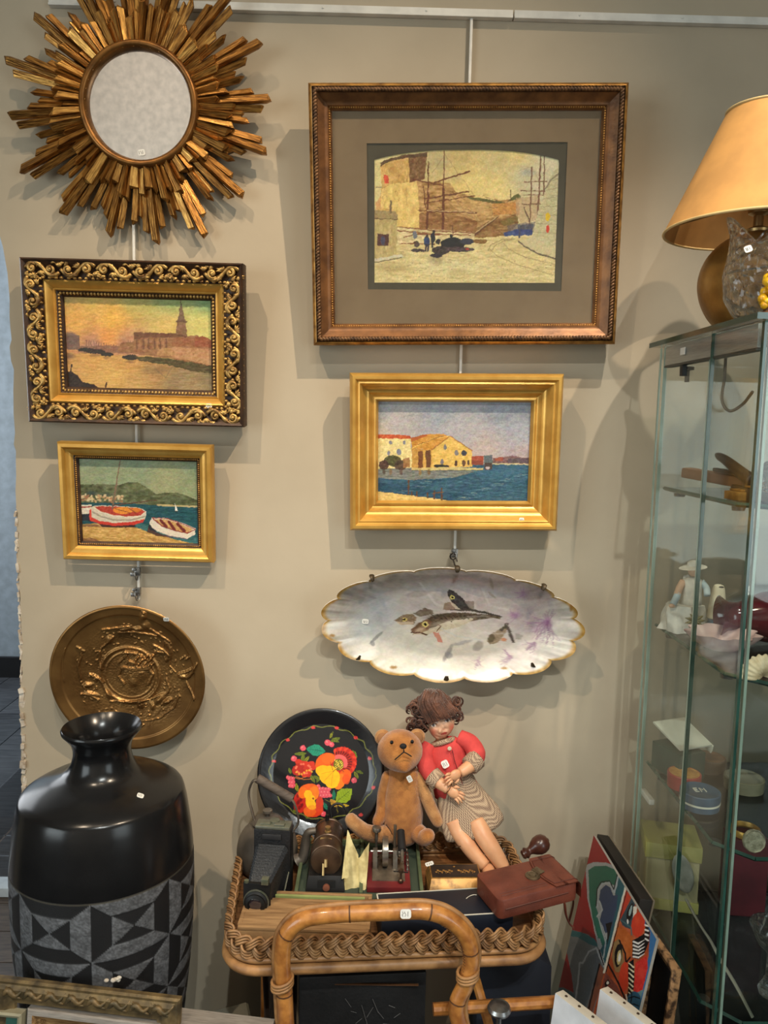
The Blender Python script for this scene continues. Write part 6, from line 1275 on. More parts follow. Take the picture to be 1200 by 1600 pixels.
# ---- dark wicker bundle by the doll's feet
t = thing('wicker_bundle', 'dark brown wicker fan showing between the doll and the wooden bulb', 'basket', P(785, 1345, -.155)); m_wk = mat('dark_wicker', (74, 54, 40), .6, c2=(48, 34, 26), scale=50)
for i in range(6):
    for j in range(5):
        a = P(742 + i * 10 + j * 2, 1288 + i * 9 + j * 7, -.135 - .004 * j); b = P(752 + i * 10 + j * 3, 1306 + i * 8 + j * 7, -.140 - .004 * j); MB().tube([a, a.lerp(b, .5) + Vector((0, -.003, .001)), b], [.001, .0034, .001], 6).build('cane_splint', m_wk, t)

# ================================================================== BLACK FLORAL PLATE
def paint_floral(px, py):
    p = Paint((px - 380) * 3.75, (py - 1060) * 3.75, base=(20, 20, 24), rough=1.5, rs=10)
    G1, G2, OL = (124, 146, 28), (44, 128, 84), (150, 150, 40)
    # border garland
    q = [(465 + (308 + 6 * math.sin(k * .8)) * math.cos(rad(k * 2.5)), 552 + (272 + 6 * math.sin(k * .8)) * math.sin(rad(k * 2.5))) for k in range(145)]
    p.line(q, 4.5, (104, 112, 48)); p.line([(x + 4 * math.sin(i), y + 4 * math.cos(i * 1.3)) for i, (x, y) in enumerate(q)], 2.5, (140, 136, 70), .8)
    for (x, y) in ((410, 288), (548, 290), (660, 347), (742, 470), (762, 640), (688, 800), (262, 360), (180, 485)): p.ell(x, y, 12, 9, (206, 62, 60))
    def leaf(x, y, l, w, rot, c, c2):
        a = rad(rot); d = (math.cos(a), math.sin(a)); n = (-d[1], d[0]); up = []; dn = []
        for k in range(9):
            s_ = k / 8; ww = w * math.sin(math.pi * min(s_ * .95 + .03, 1)) * (1 + .12 * (k % 2)); up.append((x + d[0] * l * s_ + n[0] * ww, y + d[1] * l * s_ + n[1] * ww)); dn.append((x + d[0] * l * s_ - n[0] * ww, y + d[1] * l * s_ - n[1] * ww))
        p.poly(up + dn[::-1], c); p.line([(x, y), (x + d[0] * l * .9, y + d[1] * l * .9)], 3, c2)
        for k in range(2, 7): s_ = k / 8; b = (x + d[0] * l * s_, y + d[1] * l * s_); p.line([b, (b[0] + (d[0] * .5 + n[0]) * w * .7, b[1] + (d[1] * .5 + n[1]) * w * .7)], 2, c2, .7); p.line([b, (b[0] + (d[0] * .5 - n[0]) * w * .7, b[1] + (d[1] * .5 - n[1]) * w * .7)], 2, c2, .7)
    leaf(480, 428, 110, 32, 188, (34, 142, 112), (18, 88, 76)); leaf(545, 725, 118, 40, -40, (140, 164, 30), (78, 100, 16)); leaf(556, 745, 62, 9, 0, (206, 176, 40), (150, 110, 20)); leaf(548, 752, 58, 15, 230, (204, 158, 60), (150, 96, 30)); leaf(530, 715, 62, 10, 272, (32, 128, 96), (18, 80, 66)); leaf(492, 770, 48, 10, 245, (32, 128, 96), (18, 80, 66))
    for (x, y, l, w, r) in ((372, 440, 74, 10, 178), (345, 495, 56, 10, -80), (388, 455, 50, 8, 130), (510, 370, 62, 11, -20), (520, 350, 50, 8, 30), (505, 352, 44, 7, -60), (630, 440, 44, 14, 30), (640, 420, 44, 10, 60), (650, 545, 50, 9, 60), (660, 540, 46, 8, 20), (318, 665, 52, 10, -100), (390, 560, 60, 10, 60), (410, 570, 50, 9, 30), (300, 690, 46, 7, 190), (430, 610, 50, 9, -60), (440, 580, 56, 10, 20), (280, 560, 38, 8, -110), (378, 790, 34, 9, 100), (310, 770, 30, 7, 150)): leaf(x, y, l, w, r, OL if (x + y) % 2 else (110, 126, 36), (80, 88, 20))
    def berry(x, y, r, c=(226, 84, 100)): p.ell(x, y, r, r, c); p.ell(x - r * .3, y - r * .3, r * .35, r * .35, (244, 150, 150), .8)
    for (x, y, r) in ((350, 408, 17), (297, 470, 17), (495, 376, 18), (518, 388, 15), (650, 597, 16), (470, 794, 16)): berry(x, y, r)
    for k in range(11): berry(262 + (k * 17) % 36, 580 + (k * 23) % 66, 11)
    for k in range(14): berry(440 + (k * 29) % 70, 632 + (k * 19) % 58, 12)
    # big red flower
    R1, R2, O1, O2, Y1 = (196, 40, 28), (226, 66, 40), (236, 96, 22), (244, 124, 26), (250, 188, 22)
    for k in range(15): a = rad(-120 + k * 13); p.ell(580 + 66 * math.cos(a), 488 + 68 * math.sin(a), 20, 16, R1 if k % 2 else R2, 1, math.degrees(a))
    p.ell(578, 490, 66, 66, R1); 
    for k in range(13): a = rad(-115 + k * 14); p.line([(560 + 30 * math.cos(a), 496 + 30 * math.sin(a)), (572 + 62 * math.cos(a), 492 + 64 * math.sin(a))], [3, 9], (90, 14, 18), .8)
    for k in range(12): a = rad(-125 + k * 14); p.ell(562 + 38 * math.cos(a), 496 + 38 * math.sin(a), 13, 9, (232, 98, 96), 1, math.degrees(a))
    p.ell(558, 505, 30, 34, (110, 104, 22)); 
    for k in range(26): p.ell(538 + (k * 13) % 46, 480 + (k * 29) % 54, 3.5, 3.5, (236, 208, 80))
    p.ell(478, 482, 58, 40, O1, 1, -35); p.ell(452, 512, 30, 44, O1); p.ell(500, 470, 40, 30, (240, 108, 30), .8, -20); p.ell(595, 575, 36, 44, O1, 1, 30); p.ell(566, 605, 30, 48, O2, 1, 20); p.ell(604, 590, 24, 30, (228, 78, 24), .8)
    for (x, y, a, b, r) in ((470, 545, 40, 36, 0), (492, 580, 46, 40, 30), (520, 606, 40, 38, 0), (505, 560, 44, 50, 20), (448, 540, 24, 24, 0), (540, 590, 26, 48, 10)): p.ell(x, y, a, b, Y1, 1, r)
    for q in ([(528, 545), (500, 575), (476, 600)], [(528, 545), (520, 590), (516, 630)], [(528, 545), (490, 550), (456, 560)]): p.line(q, 3, (226, 140, 16), .8)
    p.line([(528, 545), (560, 520), (590, 548)], 4, (140, 60, 20), .8); p.line([(528, 545), (510, 490)], 3, (140, 60, 20), .8)
    # red cluster flower
    for k in range(14): a = k * 2.4; p.ell(352 + 50 * math.cos(a) * (.5 + .5 * (k % 2)), 525 + 36 * math.sin(a) * (.5 + .5 * (k % 2)), 26, 19, (206, 50, 30) if k % 3 else (182, 36, 26), 1, k * 30)
    for k in range(12): a = k * 1.1; p.ell(352 + 44 * math.cos(a), 530 + 28 * math.sin(a), 7, 6, (236, 110, 80))
    for k in range(7): p.ell(312 + k * 15, 550 + 12 * math.sin(k), 6, 6, (244, 190, 60), .8)
    # lower flower
    p.ell(335, 725, 40, 62, R1); p.ell(315, 740, 20, 40, (176, 30, 26))
    for k in range(9): p.ell(318 + (k * 23) % 40, 690 + (k * 17) % 80, 7, 12, (110, 16, 18), .8)
    p.ell(385, 655, 58, 38, O1, 1, -10); p.ell(415, 672, 30, 40, O2); p.ell(350, 670, 28, 34, (240, 112, 24)); p.ell(420, 775, 50, 36, (214, 60, 28), 1, -20); p.ell(390, 780, 36, 32, O1); p.ell(448, 730, 22, 38, (206, 56, 28))
    for (x, y, a, b) in ((380, 680, 24, 26), (394, 706, 28, 24), (398, 738, 28, 26), (384, 720, 18, 34)): p.ell(x, y, a, b, Y1)
    p.ell(404, 756, 24, 14, (248, 160, 24)); p.ell(410, 704, 6, 6, (150, 70, 20))
    for q in ([(480, 710), (520, 730), (548, 756), (555, 790)], [(560, 700), (548, 740)]): p.line(q, 4, (120, 110, 40), .9)
    for q in ([(300, 580), (330, 590), (370, 575)], [(310, 575), (350, 592), (400, 590)]): p.line(q, 4, (214, 120, 50), .9)
    return p.C
pc = P(502, 1208, -.060); PR = .124
R3 = Matrix.Rotation(rad(-18), 3, 'X') @ Matrix.Rotation(rad(-2), 3, 'Y'); PMx = Matrix.Translation(pc) @ R3.to_4x4()
t = thing('floral_plate', 'black lacquered plate with bright painted flowers leaning at the back of the tray', 'plate', PMx)
nth, nr = 300, 170; TH, RR = np.meshgrid(np.linspace(0, 2 * math.pi, nth, endpoint=False), np.linspace(.003, 1, nr)); dep = .003 + .009 * np.clip((RR - .76) / .24, 0, 1) ** .9 - .002 * np.clip((RR - .95) / .05, 0, 1) ** 2
V = np.stack([(PR * RR * np.cos(TH)).ravel(), -dep.ravel(), (PR * RR * np.sin(TH)).ravel()], 1); Mn = np.array(PMx); Wd = V @ Mn[:3, :3].T + Mn[:3, 3]; px, py = projn(Wd); Cc = paint_floral(px, py)
fs = [(j * nth + i, j * nth + (i + 1) % nth, (j + 1) * nth + (i + 1) % nth, (j + 1) * nth + i) for j in range(nr - 1) for i in range(nth)] + [tuple(range(nth))]
mb = MB(); mb.v = V.tolist(); mb.f = fs; mb.build('painted_face', mat('lacquer', vcol=True, rough=.28, scale=120, bump=.12, bscale=160, coat=.5), t, local=True, smooth=180, colors=Cc, clean=False)
MB().lathe([(.01, -.002), (PR * .76, -.002), (PR, .006), (PR + .001, .0085), (PR - .001, .0105)], 120, RX).build('underside', m_iron, t, local=True, smooth=60)

# ================================================================== TEDDY BEAR
def loft(rings, n=24, fold=None, capb=True, capt=True):
    """rings: (centre, axis a, axis b) -> skin; fold(i, angle) scales the radius"""
    vs = []; 
    for i, (c, a, b) in enumerate(rings):
        for k in range(n):
            t_ = 2 * math.pi * k / n; f = fold(i / (len(rings) - 1), t_) if fold else 1.0
            vs.append(Vector(c) + (Vector(a) * math.cos(t_) + Vector(b) * math.sin(t_)) * f)
    fs = [(i * n + k, i * n + (k + 1) % n, (i + 1) * n + (k + 1) % n, (i + 1) * n + k) for i in range(len(rings) - 1) for k in range(n)]
    if capb: fs.append(tuple(reversed(range(n))))
    if capt: fs.append(tuple(range((len(rings) - 1) * n, len(rings) * n)))
    return MB().add(vs, fs)
TY = -.128
def tp_(px, py, dy=0): return P(px, py, TY + dy)
m_fur = mat('tan_mohair', (182, 120, 58), .95, c2=(150, 92, 40), scale=60, bump=.9, bscale=700, sheen=.5); m_fur2 = mat('pale_mohair', (186, 136, 84), .95, c2=(156, 106, 60), scale=70, bump=.9, bscale=700, sheen=.4)
sm = .00118
t = thing('teddy_bear', 'worn golden-brown teddy bear sitting beside the floral plate', 'teddy bear', (tp_(630, 1312).x, TY, .7035))
def furry(mb, name, m=None, lab=None, sub=1):
    o = mb.build(name, m or m_fur, t, smooth=180, label=lab); return o
bz = [(1314, 20), (1306, 27), (1292, 31.5), (1270, 32.5), (1245, 30.5), (1220, 27), (1206, 24), (1199, 20)]
furry(loft([(tp_(630 + (1250 - y) * .02, y), Vector((r * sm, 0, 0)), Vector((0, r * sm * .88, 0))) for y, r in bz], 28), 'body')
hc = tp_(625, 1172, -.006)
def headf(u, v):
    ph = math.pi * v; th = 2 * math.pi * u; x = math.sin(ph) * math.cos(th); y = math.sin(ph) * math.sin(th); z = math.cos(ph)
    r = Vector((x * .0425, y * .037, z * .0385))
    mz = math.exp(-((x - .14) ** 2 / .16 + (z + .32) ** 2 / .16)) if y < 0 else 0
    r += Vector((.002, -.022, -.003)) * mz
    return hc + r
furry(MB().grid(36, 24, headf, closeu=True), 'head')
for (px, py, s_) in ((598, 1152, -1), (652, 1151, 1)):
    c = tp_(px, py, .004); Me = Matrix.Rotation(rad(22 * s_), 3, 'Y') @ Matrix.Rotation(rad(-14), 3, 'X'); o = furry(MB().ell(c, (.0155, .0065, .0150), Me, 18, 10), 'ear', m_fur2); MB().ell(c + Me @ Vector((0, -.0045, -.001)), (.011, .0036, .0105), Me, 16, 8).build('ear_lining', mat('ear_felt', (150, 104, 66), .95), o)
m_eye = mat('black_bead', (12, 11, 12), .12, coat=.5); m_thr = mat('black_thread', (20, 16, 15), .8)
for (px, py, d) in ((612, 1160, -.036), (644, 1159, -.034)): MB().ell(tp_(px, py, d - .006), (.0034, .0024, .0038), None, 12, 8).build('eye', m_eye, t, smooth=180)
nz = tp_(630, 1166, -.061); MB().ell(nz, (.0066, .0045, .0052), None, 16, 10).build('nose', m_thr, t, smooth=180)
mo = [tp_(631, 1171, -.062), tp_(631, 1176, -.062)]; MB().tube(mo, .0011, 6).build('mouth_stitch', m_thr, t); MB().tube([tp_(631, 1175, -.062), tp_(624, 1181, -.0605), tp_(617, 1187, -.055)], .0011, 6).build('mouth_stitch', m_thr, t); MB().tube([tp_(631, 1175, -.062), tp_(637, 1178, -.0605), tp_(643, 1182, -.056)], .0011, 6).build('mouth_stitch', m_thr, t)
def limb(name, pts, rs_, m=None):
    q = catmull([Vector(p) for p in pts], 6); k = np.interp(np.linspace(0, len(rs_) - 1, len(q)), range(len(rs_)), rs_); q = list(q); k = list(k)
    for e in (0, -1):                        # rounded end
        pass
    d0 = (q[0] - q[1]).normalized(); d1 = (q[-1] - q[-2]).normalized()
    q = [q[0] + d0 * k[0] * .9, q[0] + d0 * k[0] * .6] + q + [q[-1] + d1 * k[-1] * .6, q[-1] + d1 * k[-1] * .9]; k = [k[0] * .35, k[0] * .78] + k + [k[-1] * .78, k[-1] * .35]
    return furry(MB().tube(q, k, 14), name, m)
limb('arm', [tp_(606, 1214, .002), tp_(600, 1240, .004), tp_(597, 1268, -.004), tp_(590, 1284, -.012)], [.012, .0125, .012, .0105]); limb('arm', [tp_(653, 1214, -.002), tp_(664, 1240, -.012), tp_(676, 1268, -.020), tp_(684, 1284, -.026)], [.012, .0125, .012, .0105], m_fur2)
limb('leg', [tp_(615, 1300, -.006), tp_(595, 1304, -.020), tp_(572, 1300, -.034), tp_(554, 1287, -.040), tp_(549, 1281, -.040)], [.018, .0165, .0145, .0130, .0125], m_fur2); limb('leg', [tp_(648, 1298, -.006), tp_(655, 1303, -.022), tp_(662, 1309, -.036), tp_(668, 1306, -.046)], [.018, .017, .015, .014])
MB().tube([tp_(603, 1288, -.040), tp_(609, 1296, -.042), tp_(613, 1304, -.042)], .0007, 5).build('seam', m_thr, t); MB().tube([tp_(630 - 24 * math.cos(a), 1202, -.024 * math.sin(a)) for a in np.linspace(.2, 2.94, 14)], .0009, 5).build('neck_seam', m_dk, t)
tag(t, tp_(640, 1217, -.0385), (.5, 0, -1), (.1, -1, .15), .013, .009, 11)

# ================================================================== DOLL
def dp(zx, zy, y): return P(600 + zx / 3.75, 1060 + zy / 3.75, y)
m_skin = mat('doll_skin', (222, 168, 126), .42, c2=(206, 148, 108), scale=30, sss=.1); m_coral = mat('coral_cotton', (206, 70, 66), .85, c2=(182, 56, 54), scale=40, bump=.3, bscale=500)
def mat_check(name, a, b, sc):
    m = bpy.data.materials.new(name); m.use_nodes = True; nt = m.node_tree; bs = nt.nodes['Principled BSDF']; bs.inputs['Roughness'].default_value = .9
    tc = nt.nodes.new('ShaderNodeTexCoord'); mp = nt.nodes.new('ShaderNodeMapping'); mp.inputs['Rotation'].default_value = (0, rad(28), 0); ck = nt.nodes.new('ShaderNodeTexChecker'); ck.inputs['Scale'].default_value = sc; ck.inputs['Color1'].default_value = (*lin(a), 1); ck.inputs['Color2'].default_value = (*lin(b), 1)
    nt.links.new(tc.outputs['Object'], mp.inputs['Vector']); nt.links.new(mp.outputs['Vector'], ck.inputs['Vector']); nt.links.new(ck.outputs['Color'], bs.inputs['Base Color']); return m
m_hound = mat_check('houndstooth', (196, 172, 142), (98, 72, 60), 520)
t = thing('doll', 'curly brown-haired doll in coral jacket and checked skirt', 'doll', (dp(520, 1000, -.16).x, -.16, .7035))
DM = t
LEAN = Vector((.34, 0, -1)).normalized()      # body axis (head to feet) as seen from the front
SIDE = Vector((1, 0, .34)).normalized(); FRT = Vector((0, -1, 0))
def ringd(zx, zy, y, r, d): return (dp(zx, zy, y), SIDE * r, FRT * d)
# legs first, then skirt, torso, arms, head
def lg(pts, rs_, name='leg', m=None):
    q = catmull(pts, 6); k = np.interp(np.linspace(0, len(rs_) - 1, len(q)), range(len(rs_)), rs_); return MB().tube(q, list(k), 16).build(name, m or m_skin, t, smooth=180)
lg([dp(410, 830, -.155), dp(440, 900, -.165), dp(480, 960, -.18), dp(530, 1030, -.19), dp(590, 1100, -.20)], [.0165, .0165, .0150, .0135, .0120]); lg([dp(540, 840, -.165), dp(575, 910, -.18), dp(620, 980, -.19), dp(665, 1050, -.195), dp(700, 1110, -.20)], [.0175, .0175, .0165, .0145, .0125])
MB().tube([dp(468, 945, -.175) + SIDE * (.0170 * math.cos(a)) + Vector((0, -.0165 * math.sin(a), .004 * math.cos(a))) for a in np.linspace(0, 2 * math.pi, 24)[:-1]], .0009, 5, closed=True).build('knee_joint', m_dk, t)
for (zx, zy) in ((610, 1120), (712, 1125)): MB().ell(dp(zx, zy, -.205), (.012, .020, .009), None, 14, 8).build('foot', m_skin, t, smooth=180)
fold = lambda s_, a: 1 + s_ * (.10 * math.sin(5 * a + 1) + .05 * math.sin(9 * a + 2.2))
sk = [ringd(410, 560, -.118, .032, .026), ringd(425, 640, -.120, .040, .032), ringd(455, 720, -.128, .049, .036), ringd(490, 790, -.138, .0555, .039), ringd(515, 850, -.146, .0565, .040), ringd(525, 878, -.150, .0545, .039), ringd(526, 880, -.150, .049, .034), ringd(500, 830, -.145, .048, .032)]
loft(sk, 60, fold, True, False).build('skirt', m_hound, t, smooth=180)
fold2 = lambda s_, a: 1 + s_ * (.08 * math.sin(3 * a + .5) + .05 * math.sin(7 * a))
jk = [ringd(345, 352, -.100, .010, .010), ringd(348, 368, -.100, .026, .018), ringd(352, 395, -.102, .035, .024), ringd(362, 450, -.106, .0375, .028), ringd(378, 520, -.110, .0375, .029), ringd(398, 590, -.114, .0385, .030), ringd(420, 650, -.116, .041, .033), ringd(421, 651, -.116, .037, .030)]
jo = loft(jk, 48, fold2).build('jacket', m_coral, t, smooth=180)
def tubes(pts, rs_, name, m, n=16): q = catmull(pts, 6); k = list(np.interp(np.linspace(0, len(rs_) - 1, len(q)), range(len(rs_)), rs_)); return MB().tube(q, k, n).build(name, m, t, smooth=180)
tubes([dp(262, 392, -.102), dp(238, 440, -.112), dp(248, 510, -.128), dp(290, 580, -.142)], [.0155, .0175, .0175, .0155], 'sleeve', m_coral); tubes([dp(440, 345, -.102), dp(505, 380, -.112), dp(540, 440, -.128), dp(528, 490, -.140)], [.0150, .0172, .0176, .0158], 'sleeve', m_coral)
tubes([dp(280, 568, -.140), dp(322, 608, -.150)], [.0180, .0170], 'cuff', m_hound); tubes([dp(545, 470, -.136), dp(500, 515, -.148)], [.0190, .0180], 'cuff', m_hound)
m = MB().tube([dp(344, 372, -.100) + SIDE * (.0205 * math.cos(a)) + Vector((0, -.018 * math.sin(a), .007 * math.sin(a))) for a in np.linspace(0, 2 * math.pi, 30)[:-1]], .0050, 8, closed=True); m.build('collar', m_hound, t, smooth=180)
MB().lathe([(0, 0), (.0038, 0), (.0038, .0012), (.0026, .0018), (0, .0014)], 18, Matrix.Translation(dp(384, 410, -.131)) @ Matrix.Rotation(rad(90), 4, 'X')).build('button', mat('pearl_button', (226, 214, 184), .3), jo)
MB().tube([dp(400, 420, -.1315), dp(412, 480, -.136), dp(440, 560, -.142), dp(470, 650, -.147)], .0008, 5).build('front_opening', mat('dark_red_seam', (112, 30, 34), .9), jo)
def hand(wrist, direc, side, s_, name='hand'):
    d = Vector(direc).normalized(); sd = Vector(side); sd = (sd - d * sd.dot(d)).normalized(); n_ = d.cross(sd)
    Mh = frame_of(sd, n_, d, (0, 0, 0)).to_3x3(); pc_ = Vector(wrist) + d * .011 * s_
    o = MB().ell(pc_, (.0098 * s_, .0056 * s_, .0125 * s_), Mh, 16, 10).build(name, m_skin, t, smooth=180)
    for k, (x_, l, sp) in enumerate(((-.0072, .011, -.30), (-.0026, .0135, -.08), (.0022, .0130, .10), (.0066, .0100, .32))):
        b = pc_ + sd * x_ * s_ + d * .009 * s_; dd = (d + sd * sp).normalized(); q = [b, b + dd * l * .4 * s_, b + (dd * .75 - n_ * .1) * l * .8 * s_ + n_ * .0004, b + (dd * 1.0 + Vector((0, 0, -.25))) * l * s_]
        MB().tube(q, [.0030 * s_, .0028 * s_, .0025 * s_, .0015 * s_], 8).build('finger', m_skin, o, smooth=180)
    b = pc_ - sd * .0085 * s_ - d * .003 * s_; MB().tube([b, b - sd * .0045 * s_ + d * .003 * s_, b - sd * .006 * s_ + d * .0085 * s_], [.0033 * s_, .0030 * s_, .0018 * s_], 8).build('thumb', m_skin, o, smooth=180)
tubes([dp(318, 606, -.150), dp(345, 628, -.156), dp(378, 650, -.162)], [.0115, .0105, .0088], 'forearm', m_skin); hand(dp(375, 648, -.162), (dp(450, 700, -.170) - dp(375, 648, -.162)), Vector((-.4, 0, -1)), 1.0)
tubes([dp(512, 508, -.148), dp(480, 530, -.156), dp(446, 552, -.162)], [.0120, .0110, .0090], 'forearm', m_skin); hand(dp(448, 550, -.162), (dp(370, 590, -.172) - dp(448, 550, -.162)), Vector((-.3, 0, 1)), 1.0)
MB().tube([dp(374, 645, -.162) + SIDE * (.0098 * math.cos(a)) * .7 + Vector((0, -.0098 * math.sin(a), .0098 * math.cos(a) * .7)) for a in np.linspace(0, 2 * math.pi, 20)[:-1]], .0007, 5, closed=True).build('wrist_joint', m_dk, t)
tubes([dp(340, 385, -.100), dp(338, 345, -.098)], [.012, .012], 'neck', m_skin)
# head with face painted on
HCn = dp(334, 262, -.100); Rh = Matrix.Rotation(rad(13), 3, 'Y') @ Matrix.Rotation(rad(-6), 3, 'Z')
def paint_face(px, py):
    p = Paint((px - 600) * 3.75, (py - 1060) * 3.75, base=(206, 158, 126))
    p.ell(285, 312, 34, 26, (204, 106, 84), .7, soft=.9); p.ell(398, 285, 26, 28, (206, 104, 82), .75, soft=.9); p.ell(350, 345, 30, 16, (204, 130, 100), .5, soft=.9)
    for (x, y) in ((290, 274), (372, 246)): p.ell(x, y, 21, 10, (120, 84, 66), .8, -16, soft=.5); p.ell(x, y + 2, 15, 7.5, (236, 226, 214), 1, -16); p.ell(x + 1, y + 2, 8, 7.5, (70, 46, 36)); p.line([(x - 19, y + 3), (x, y - 8), (x + 18, y - 7)], 5, (54, 34, 28)); p.line([(x - 22, y - 12), (x, y - 22), (x + 22, y - 20)], 4, (110, 70, 50), .8)
    p.ell(352, 322, 20, 7, (176, 70, 62), 1, -16); p.line([(334, 327), (352, 323), (371, 316)], 2.5, (110, 40, 38)); p.ell(349, 298, 9, 5, (190, 130, 102), .8, -16); p.ell(346, 282, 6, 12, (232, 190, 160), .8, -16, soft=.6)
    return p.C
nu, nv = 90, 70; vs = []
for j in range(nv):
    ph = math.pi * (j + .5) / nv
    for i in range(nu):
        th_ = 2 * math.pi * i / nu; x_ = math.sin(ph) * math.cos(th_); y_ = math.sin(ph) * math.sin(th_); z_ = math.cos(ph); f = 1.0
        r = Vector((x_ * .0255 * (1 - .14 * max(0, -z_)), y_ * .0270, z_ * .0305))
        if y_ < 0:
            g = lambda cx, cz, sx, sz: math.exp(-((x_ - cx) / sx) ** 2 - ((z_ - cz) / sz) ** 2)
            r.y -= .0042 * g(0, -.22, .13, .16) + .0016 * g(0, -.52, .2, .09) + .0022 * g(0, -.82, .22, .12) + .0016 * (g(-.5, -.36, .26, .24) + g(.5, -.36, .26, .24)); r.y += .0026 * (g(-.36, .0, .2, .12) + g(.36, .0, .2, .12)) + .0012 * g(0, -.66, .25, .06)
        vs.append(HCn + Rh @ r)
fs = [(j * nu + i, (j + 1) * nu + i, (j + 1) * nu + (i + 1) % nu, j * nu + (i + 1) % nu) for j in range(nv - 1) for i in range(nu)] + [tuple(range(nu)), tuple(range((nv - 1) * nu, nv * nu))]
px, py = projn(np.array(vs)); mb = MB(); mb.v = [tuple(v) for v in vs]; mb.f = fs
hd_ = mb.build('head', mat('painted_bisque', vcol=True, rough=.35, scale=80), t, smooth=180, colors=paint_face(px, py), clean=False)
m_hair = mat('brown_wig', (104, 62, 40), .5, c2=(58, 32, 20), scale=50, stretch=(1, 1, 1), bump=.6, bscale=400, sheen=.3); rh = random.Random(12)
HR = dp(290, 190, -.092)
def cap(u, v):
    ph = math.pi * (.02 + .80 * v); th_ = 2 * math.pi * u; x_, y_, z_ = math.sin(ph) * math.cos(th_), math.sin(ph) * math.sin(th_), math.cos(ph)
    k_ = 1 + .05 * math.sin(5 * th_ + 3 * ph) + .04 * math.sin(9 * th_)
    r = Vector((x_ * .0385 * k_, y_ * .034 * k_, z_ * .034)); 
    if y_ < -.1 and z_ < .05 + .25 * x_: r.y *= .25
    return HR + Matrix.Rotation(rad(16), 3, 'Y') @ r
wig = MB().grid(40, 24, cap, closeu=True).build('wig', m_hair, t, smooth=180)
hm = MB()
def lock(pts, r0): q = catmull(pts, 5); n_ = len(q); hm.tube(q, [r0 * (.35 + .65 * math.sin(math.pi * (i / (n_ - 1)) ** .7)) for i in range(n_)], 6)
top = dp(296, 70, -.095)
for i in range(70):                          # locks flowing from the crown to the fringe and sides
    a = rh.uniform(-1, 1); x1 = 335 + a * 100; y1 = 262 - (x1 - 250) * .28 + rh.uniform(-12, 8) - (14 if abs(a) > .8 else 0)
    e_ = dp(x1, y1, -.1315 + .016 * a * a); mid = dp(290 + a * 92, 150 + rh.uniform(-14, 14) - a * 14, -.129 + .020 * a * a); s0 = dp(285 + a * 40 + rh.uniform(-10, 10), 68 + rh.uniform(-8, 12), -.098); q1 = dp(286 + a * 68, 100 + rh.uniform(-10, 6), -.119 + .014 * a * a)
    lock([s0, q1, mid, e_ + Vector((0, -.001, .004)), e_], rh.uniform(.0026, .0042))
for i in range(80):                          # curls at the sides and back
    side_ = -1 if rh.random() < .68 else 1
    bx_, by_ = (rh.uniform(150, 235), rh.uniform(150, 310)) if side_ < 0 else (rh.uniform(418, 448), rh.uniform(110, 255))
    y_ = rh.uniform(-.122, -.075); c = dp(bx_, by_, y_); R_ = rh.uniform(.0045, .0095); d_ = rh.choice((-1, 1)); ph = rh.uniform(0, 6.28)
    lock([c + Vector((R_ * math.cos(ph + d_ * s_) * (1 - .07 * s_), .0015 * s_, R_ * math.sin(ph + d_ * s_) * (1 - .07 * s_) - .001 * s_)) for s_ in np.linspace(0, 5.5, 9)], rh.uniform(.0016, .0030))
for i in range(40):
    a = rad(rh.uniform(150, 400)); c = HR + Vector((.037 * math.cos(a), rh.uniform(-.02, .015), .031 * math.sin(a) + .004)); tn = Vector((-math.sin(a), 0, math.cos(a))); lock([c - tn * .012, c - tn * .004 + Vector((0, 0, .002)), c + tn * .006, c + tn * .013 - Vector((0, 0, .002))], rh.uniform(.002, .0035))
hm.build('curls', m_hair, wig, smooth=180, kind='stuff')
tag(t, dp(358, 502, -.1415), (1, 0, .55), (0, -1, .2), .013, .0145, 12)

# ================================================================== GLASS CABINET
CX, CYB, CYF, CXR, CZ = .525, -.095, -.470, 1.32, 1.649
cab = thing('glass_cabinet', 'tall glass display cabinet with green-edged panes and clip shelves', 'cabinet', (CX + .39, (CYB + CYF) / 2, 0))
m_pane = mat_pane('cabinet_glass', (.955, .975, .964), .7); m_gedge = mat('green_glass_edge', (44, 78, 68), .15, c2=(32, 62, 54), scale=30, coat=.5); m_gedge2 = mat('pale_glass_edge', (150, 172, 158), .15, coat=.5); m_alu = mat('aluminium', (168, 170, 166), .35, .6, c2=(148, 150, 146), scale=30, stretch=(30, 1, 30))
def pane(name, c, s_, edges):
    o = MB().box(c, s_).build(name, m_pane, cab, smooth=0); 
    for (ec, es, em) in edges: MB().box(ec, es).build('glass_edge', em, o, smooth=0)
    return o
tw = CXR - CX + .04; td = CYB - CYF + .035; tcx, tcy = (CX + CXR) / 2, (CYB + CYF) / 2 - .002
pane('top_glass', (tcx, tcy, CZ + .004), (tw, td, .007), [((CX - .0205, tcy, CZ + .004), (.002, td + .004, .0085), m_gedge), ((tcx, tcy - td / 2 - .001, CZ + .004), (tw, .002, .0085), m_gedge)])
for (c, s_) in (((CX + .003, (CYB + CYF) / 2 - .002, CZ - .018), (.012, CYB - CYF - .03, .033)), ((tcx, CYF + .006, CZ - .018), (CXR - CX - .01, .012, .033))): MB().box(c, s_).build('top_rail', m_alu, cab, bevel=.001)
MB().box((CX + .003, (CYB + CYF) / 2 - .002, CZ - .0365), (.014, CYB - CYF - .03, .003)).build('rail_channel', mat('dark_channel', (60, 60, 54), .5), cab)
h = CZ - .09; zc = .09 + h / 2
MB().box((tcx, CYB + .026, .33), (CXR - CX - .012, .004, .50)).build('lower_shadow_board', mat('shadow_black', (26, 26, 25), .7), cab)  # added dark board, stands in for the shade low in the cabinet
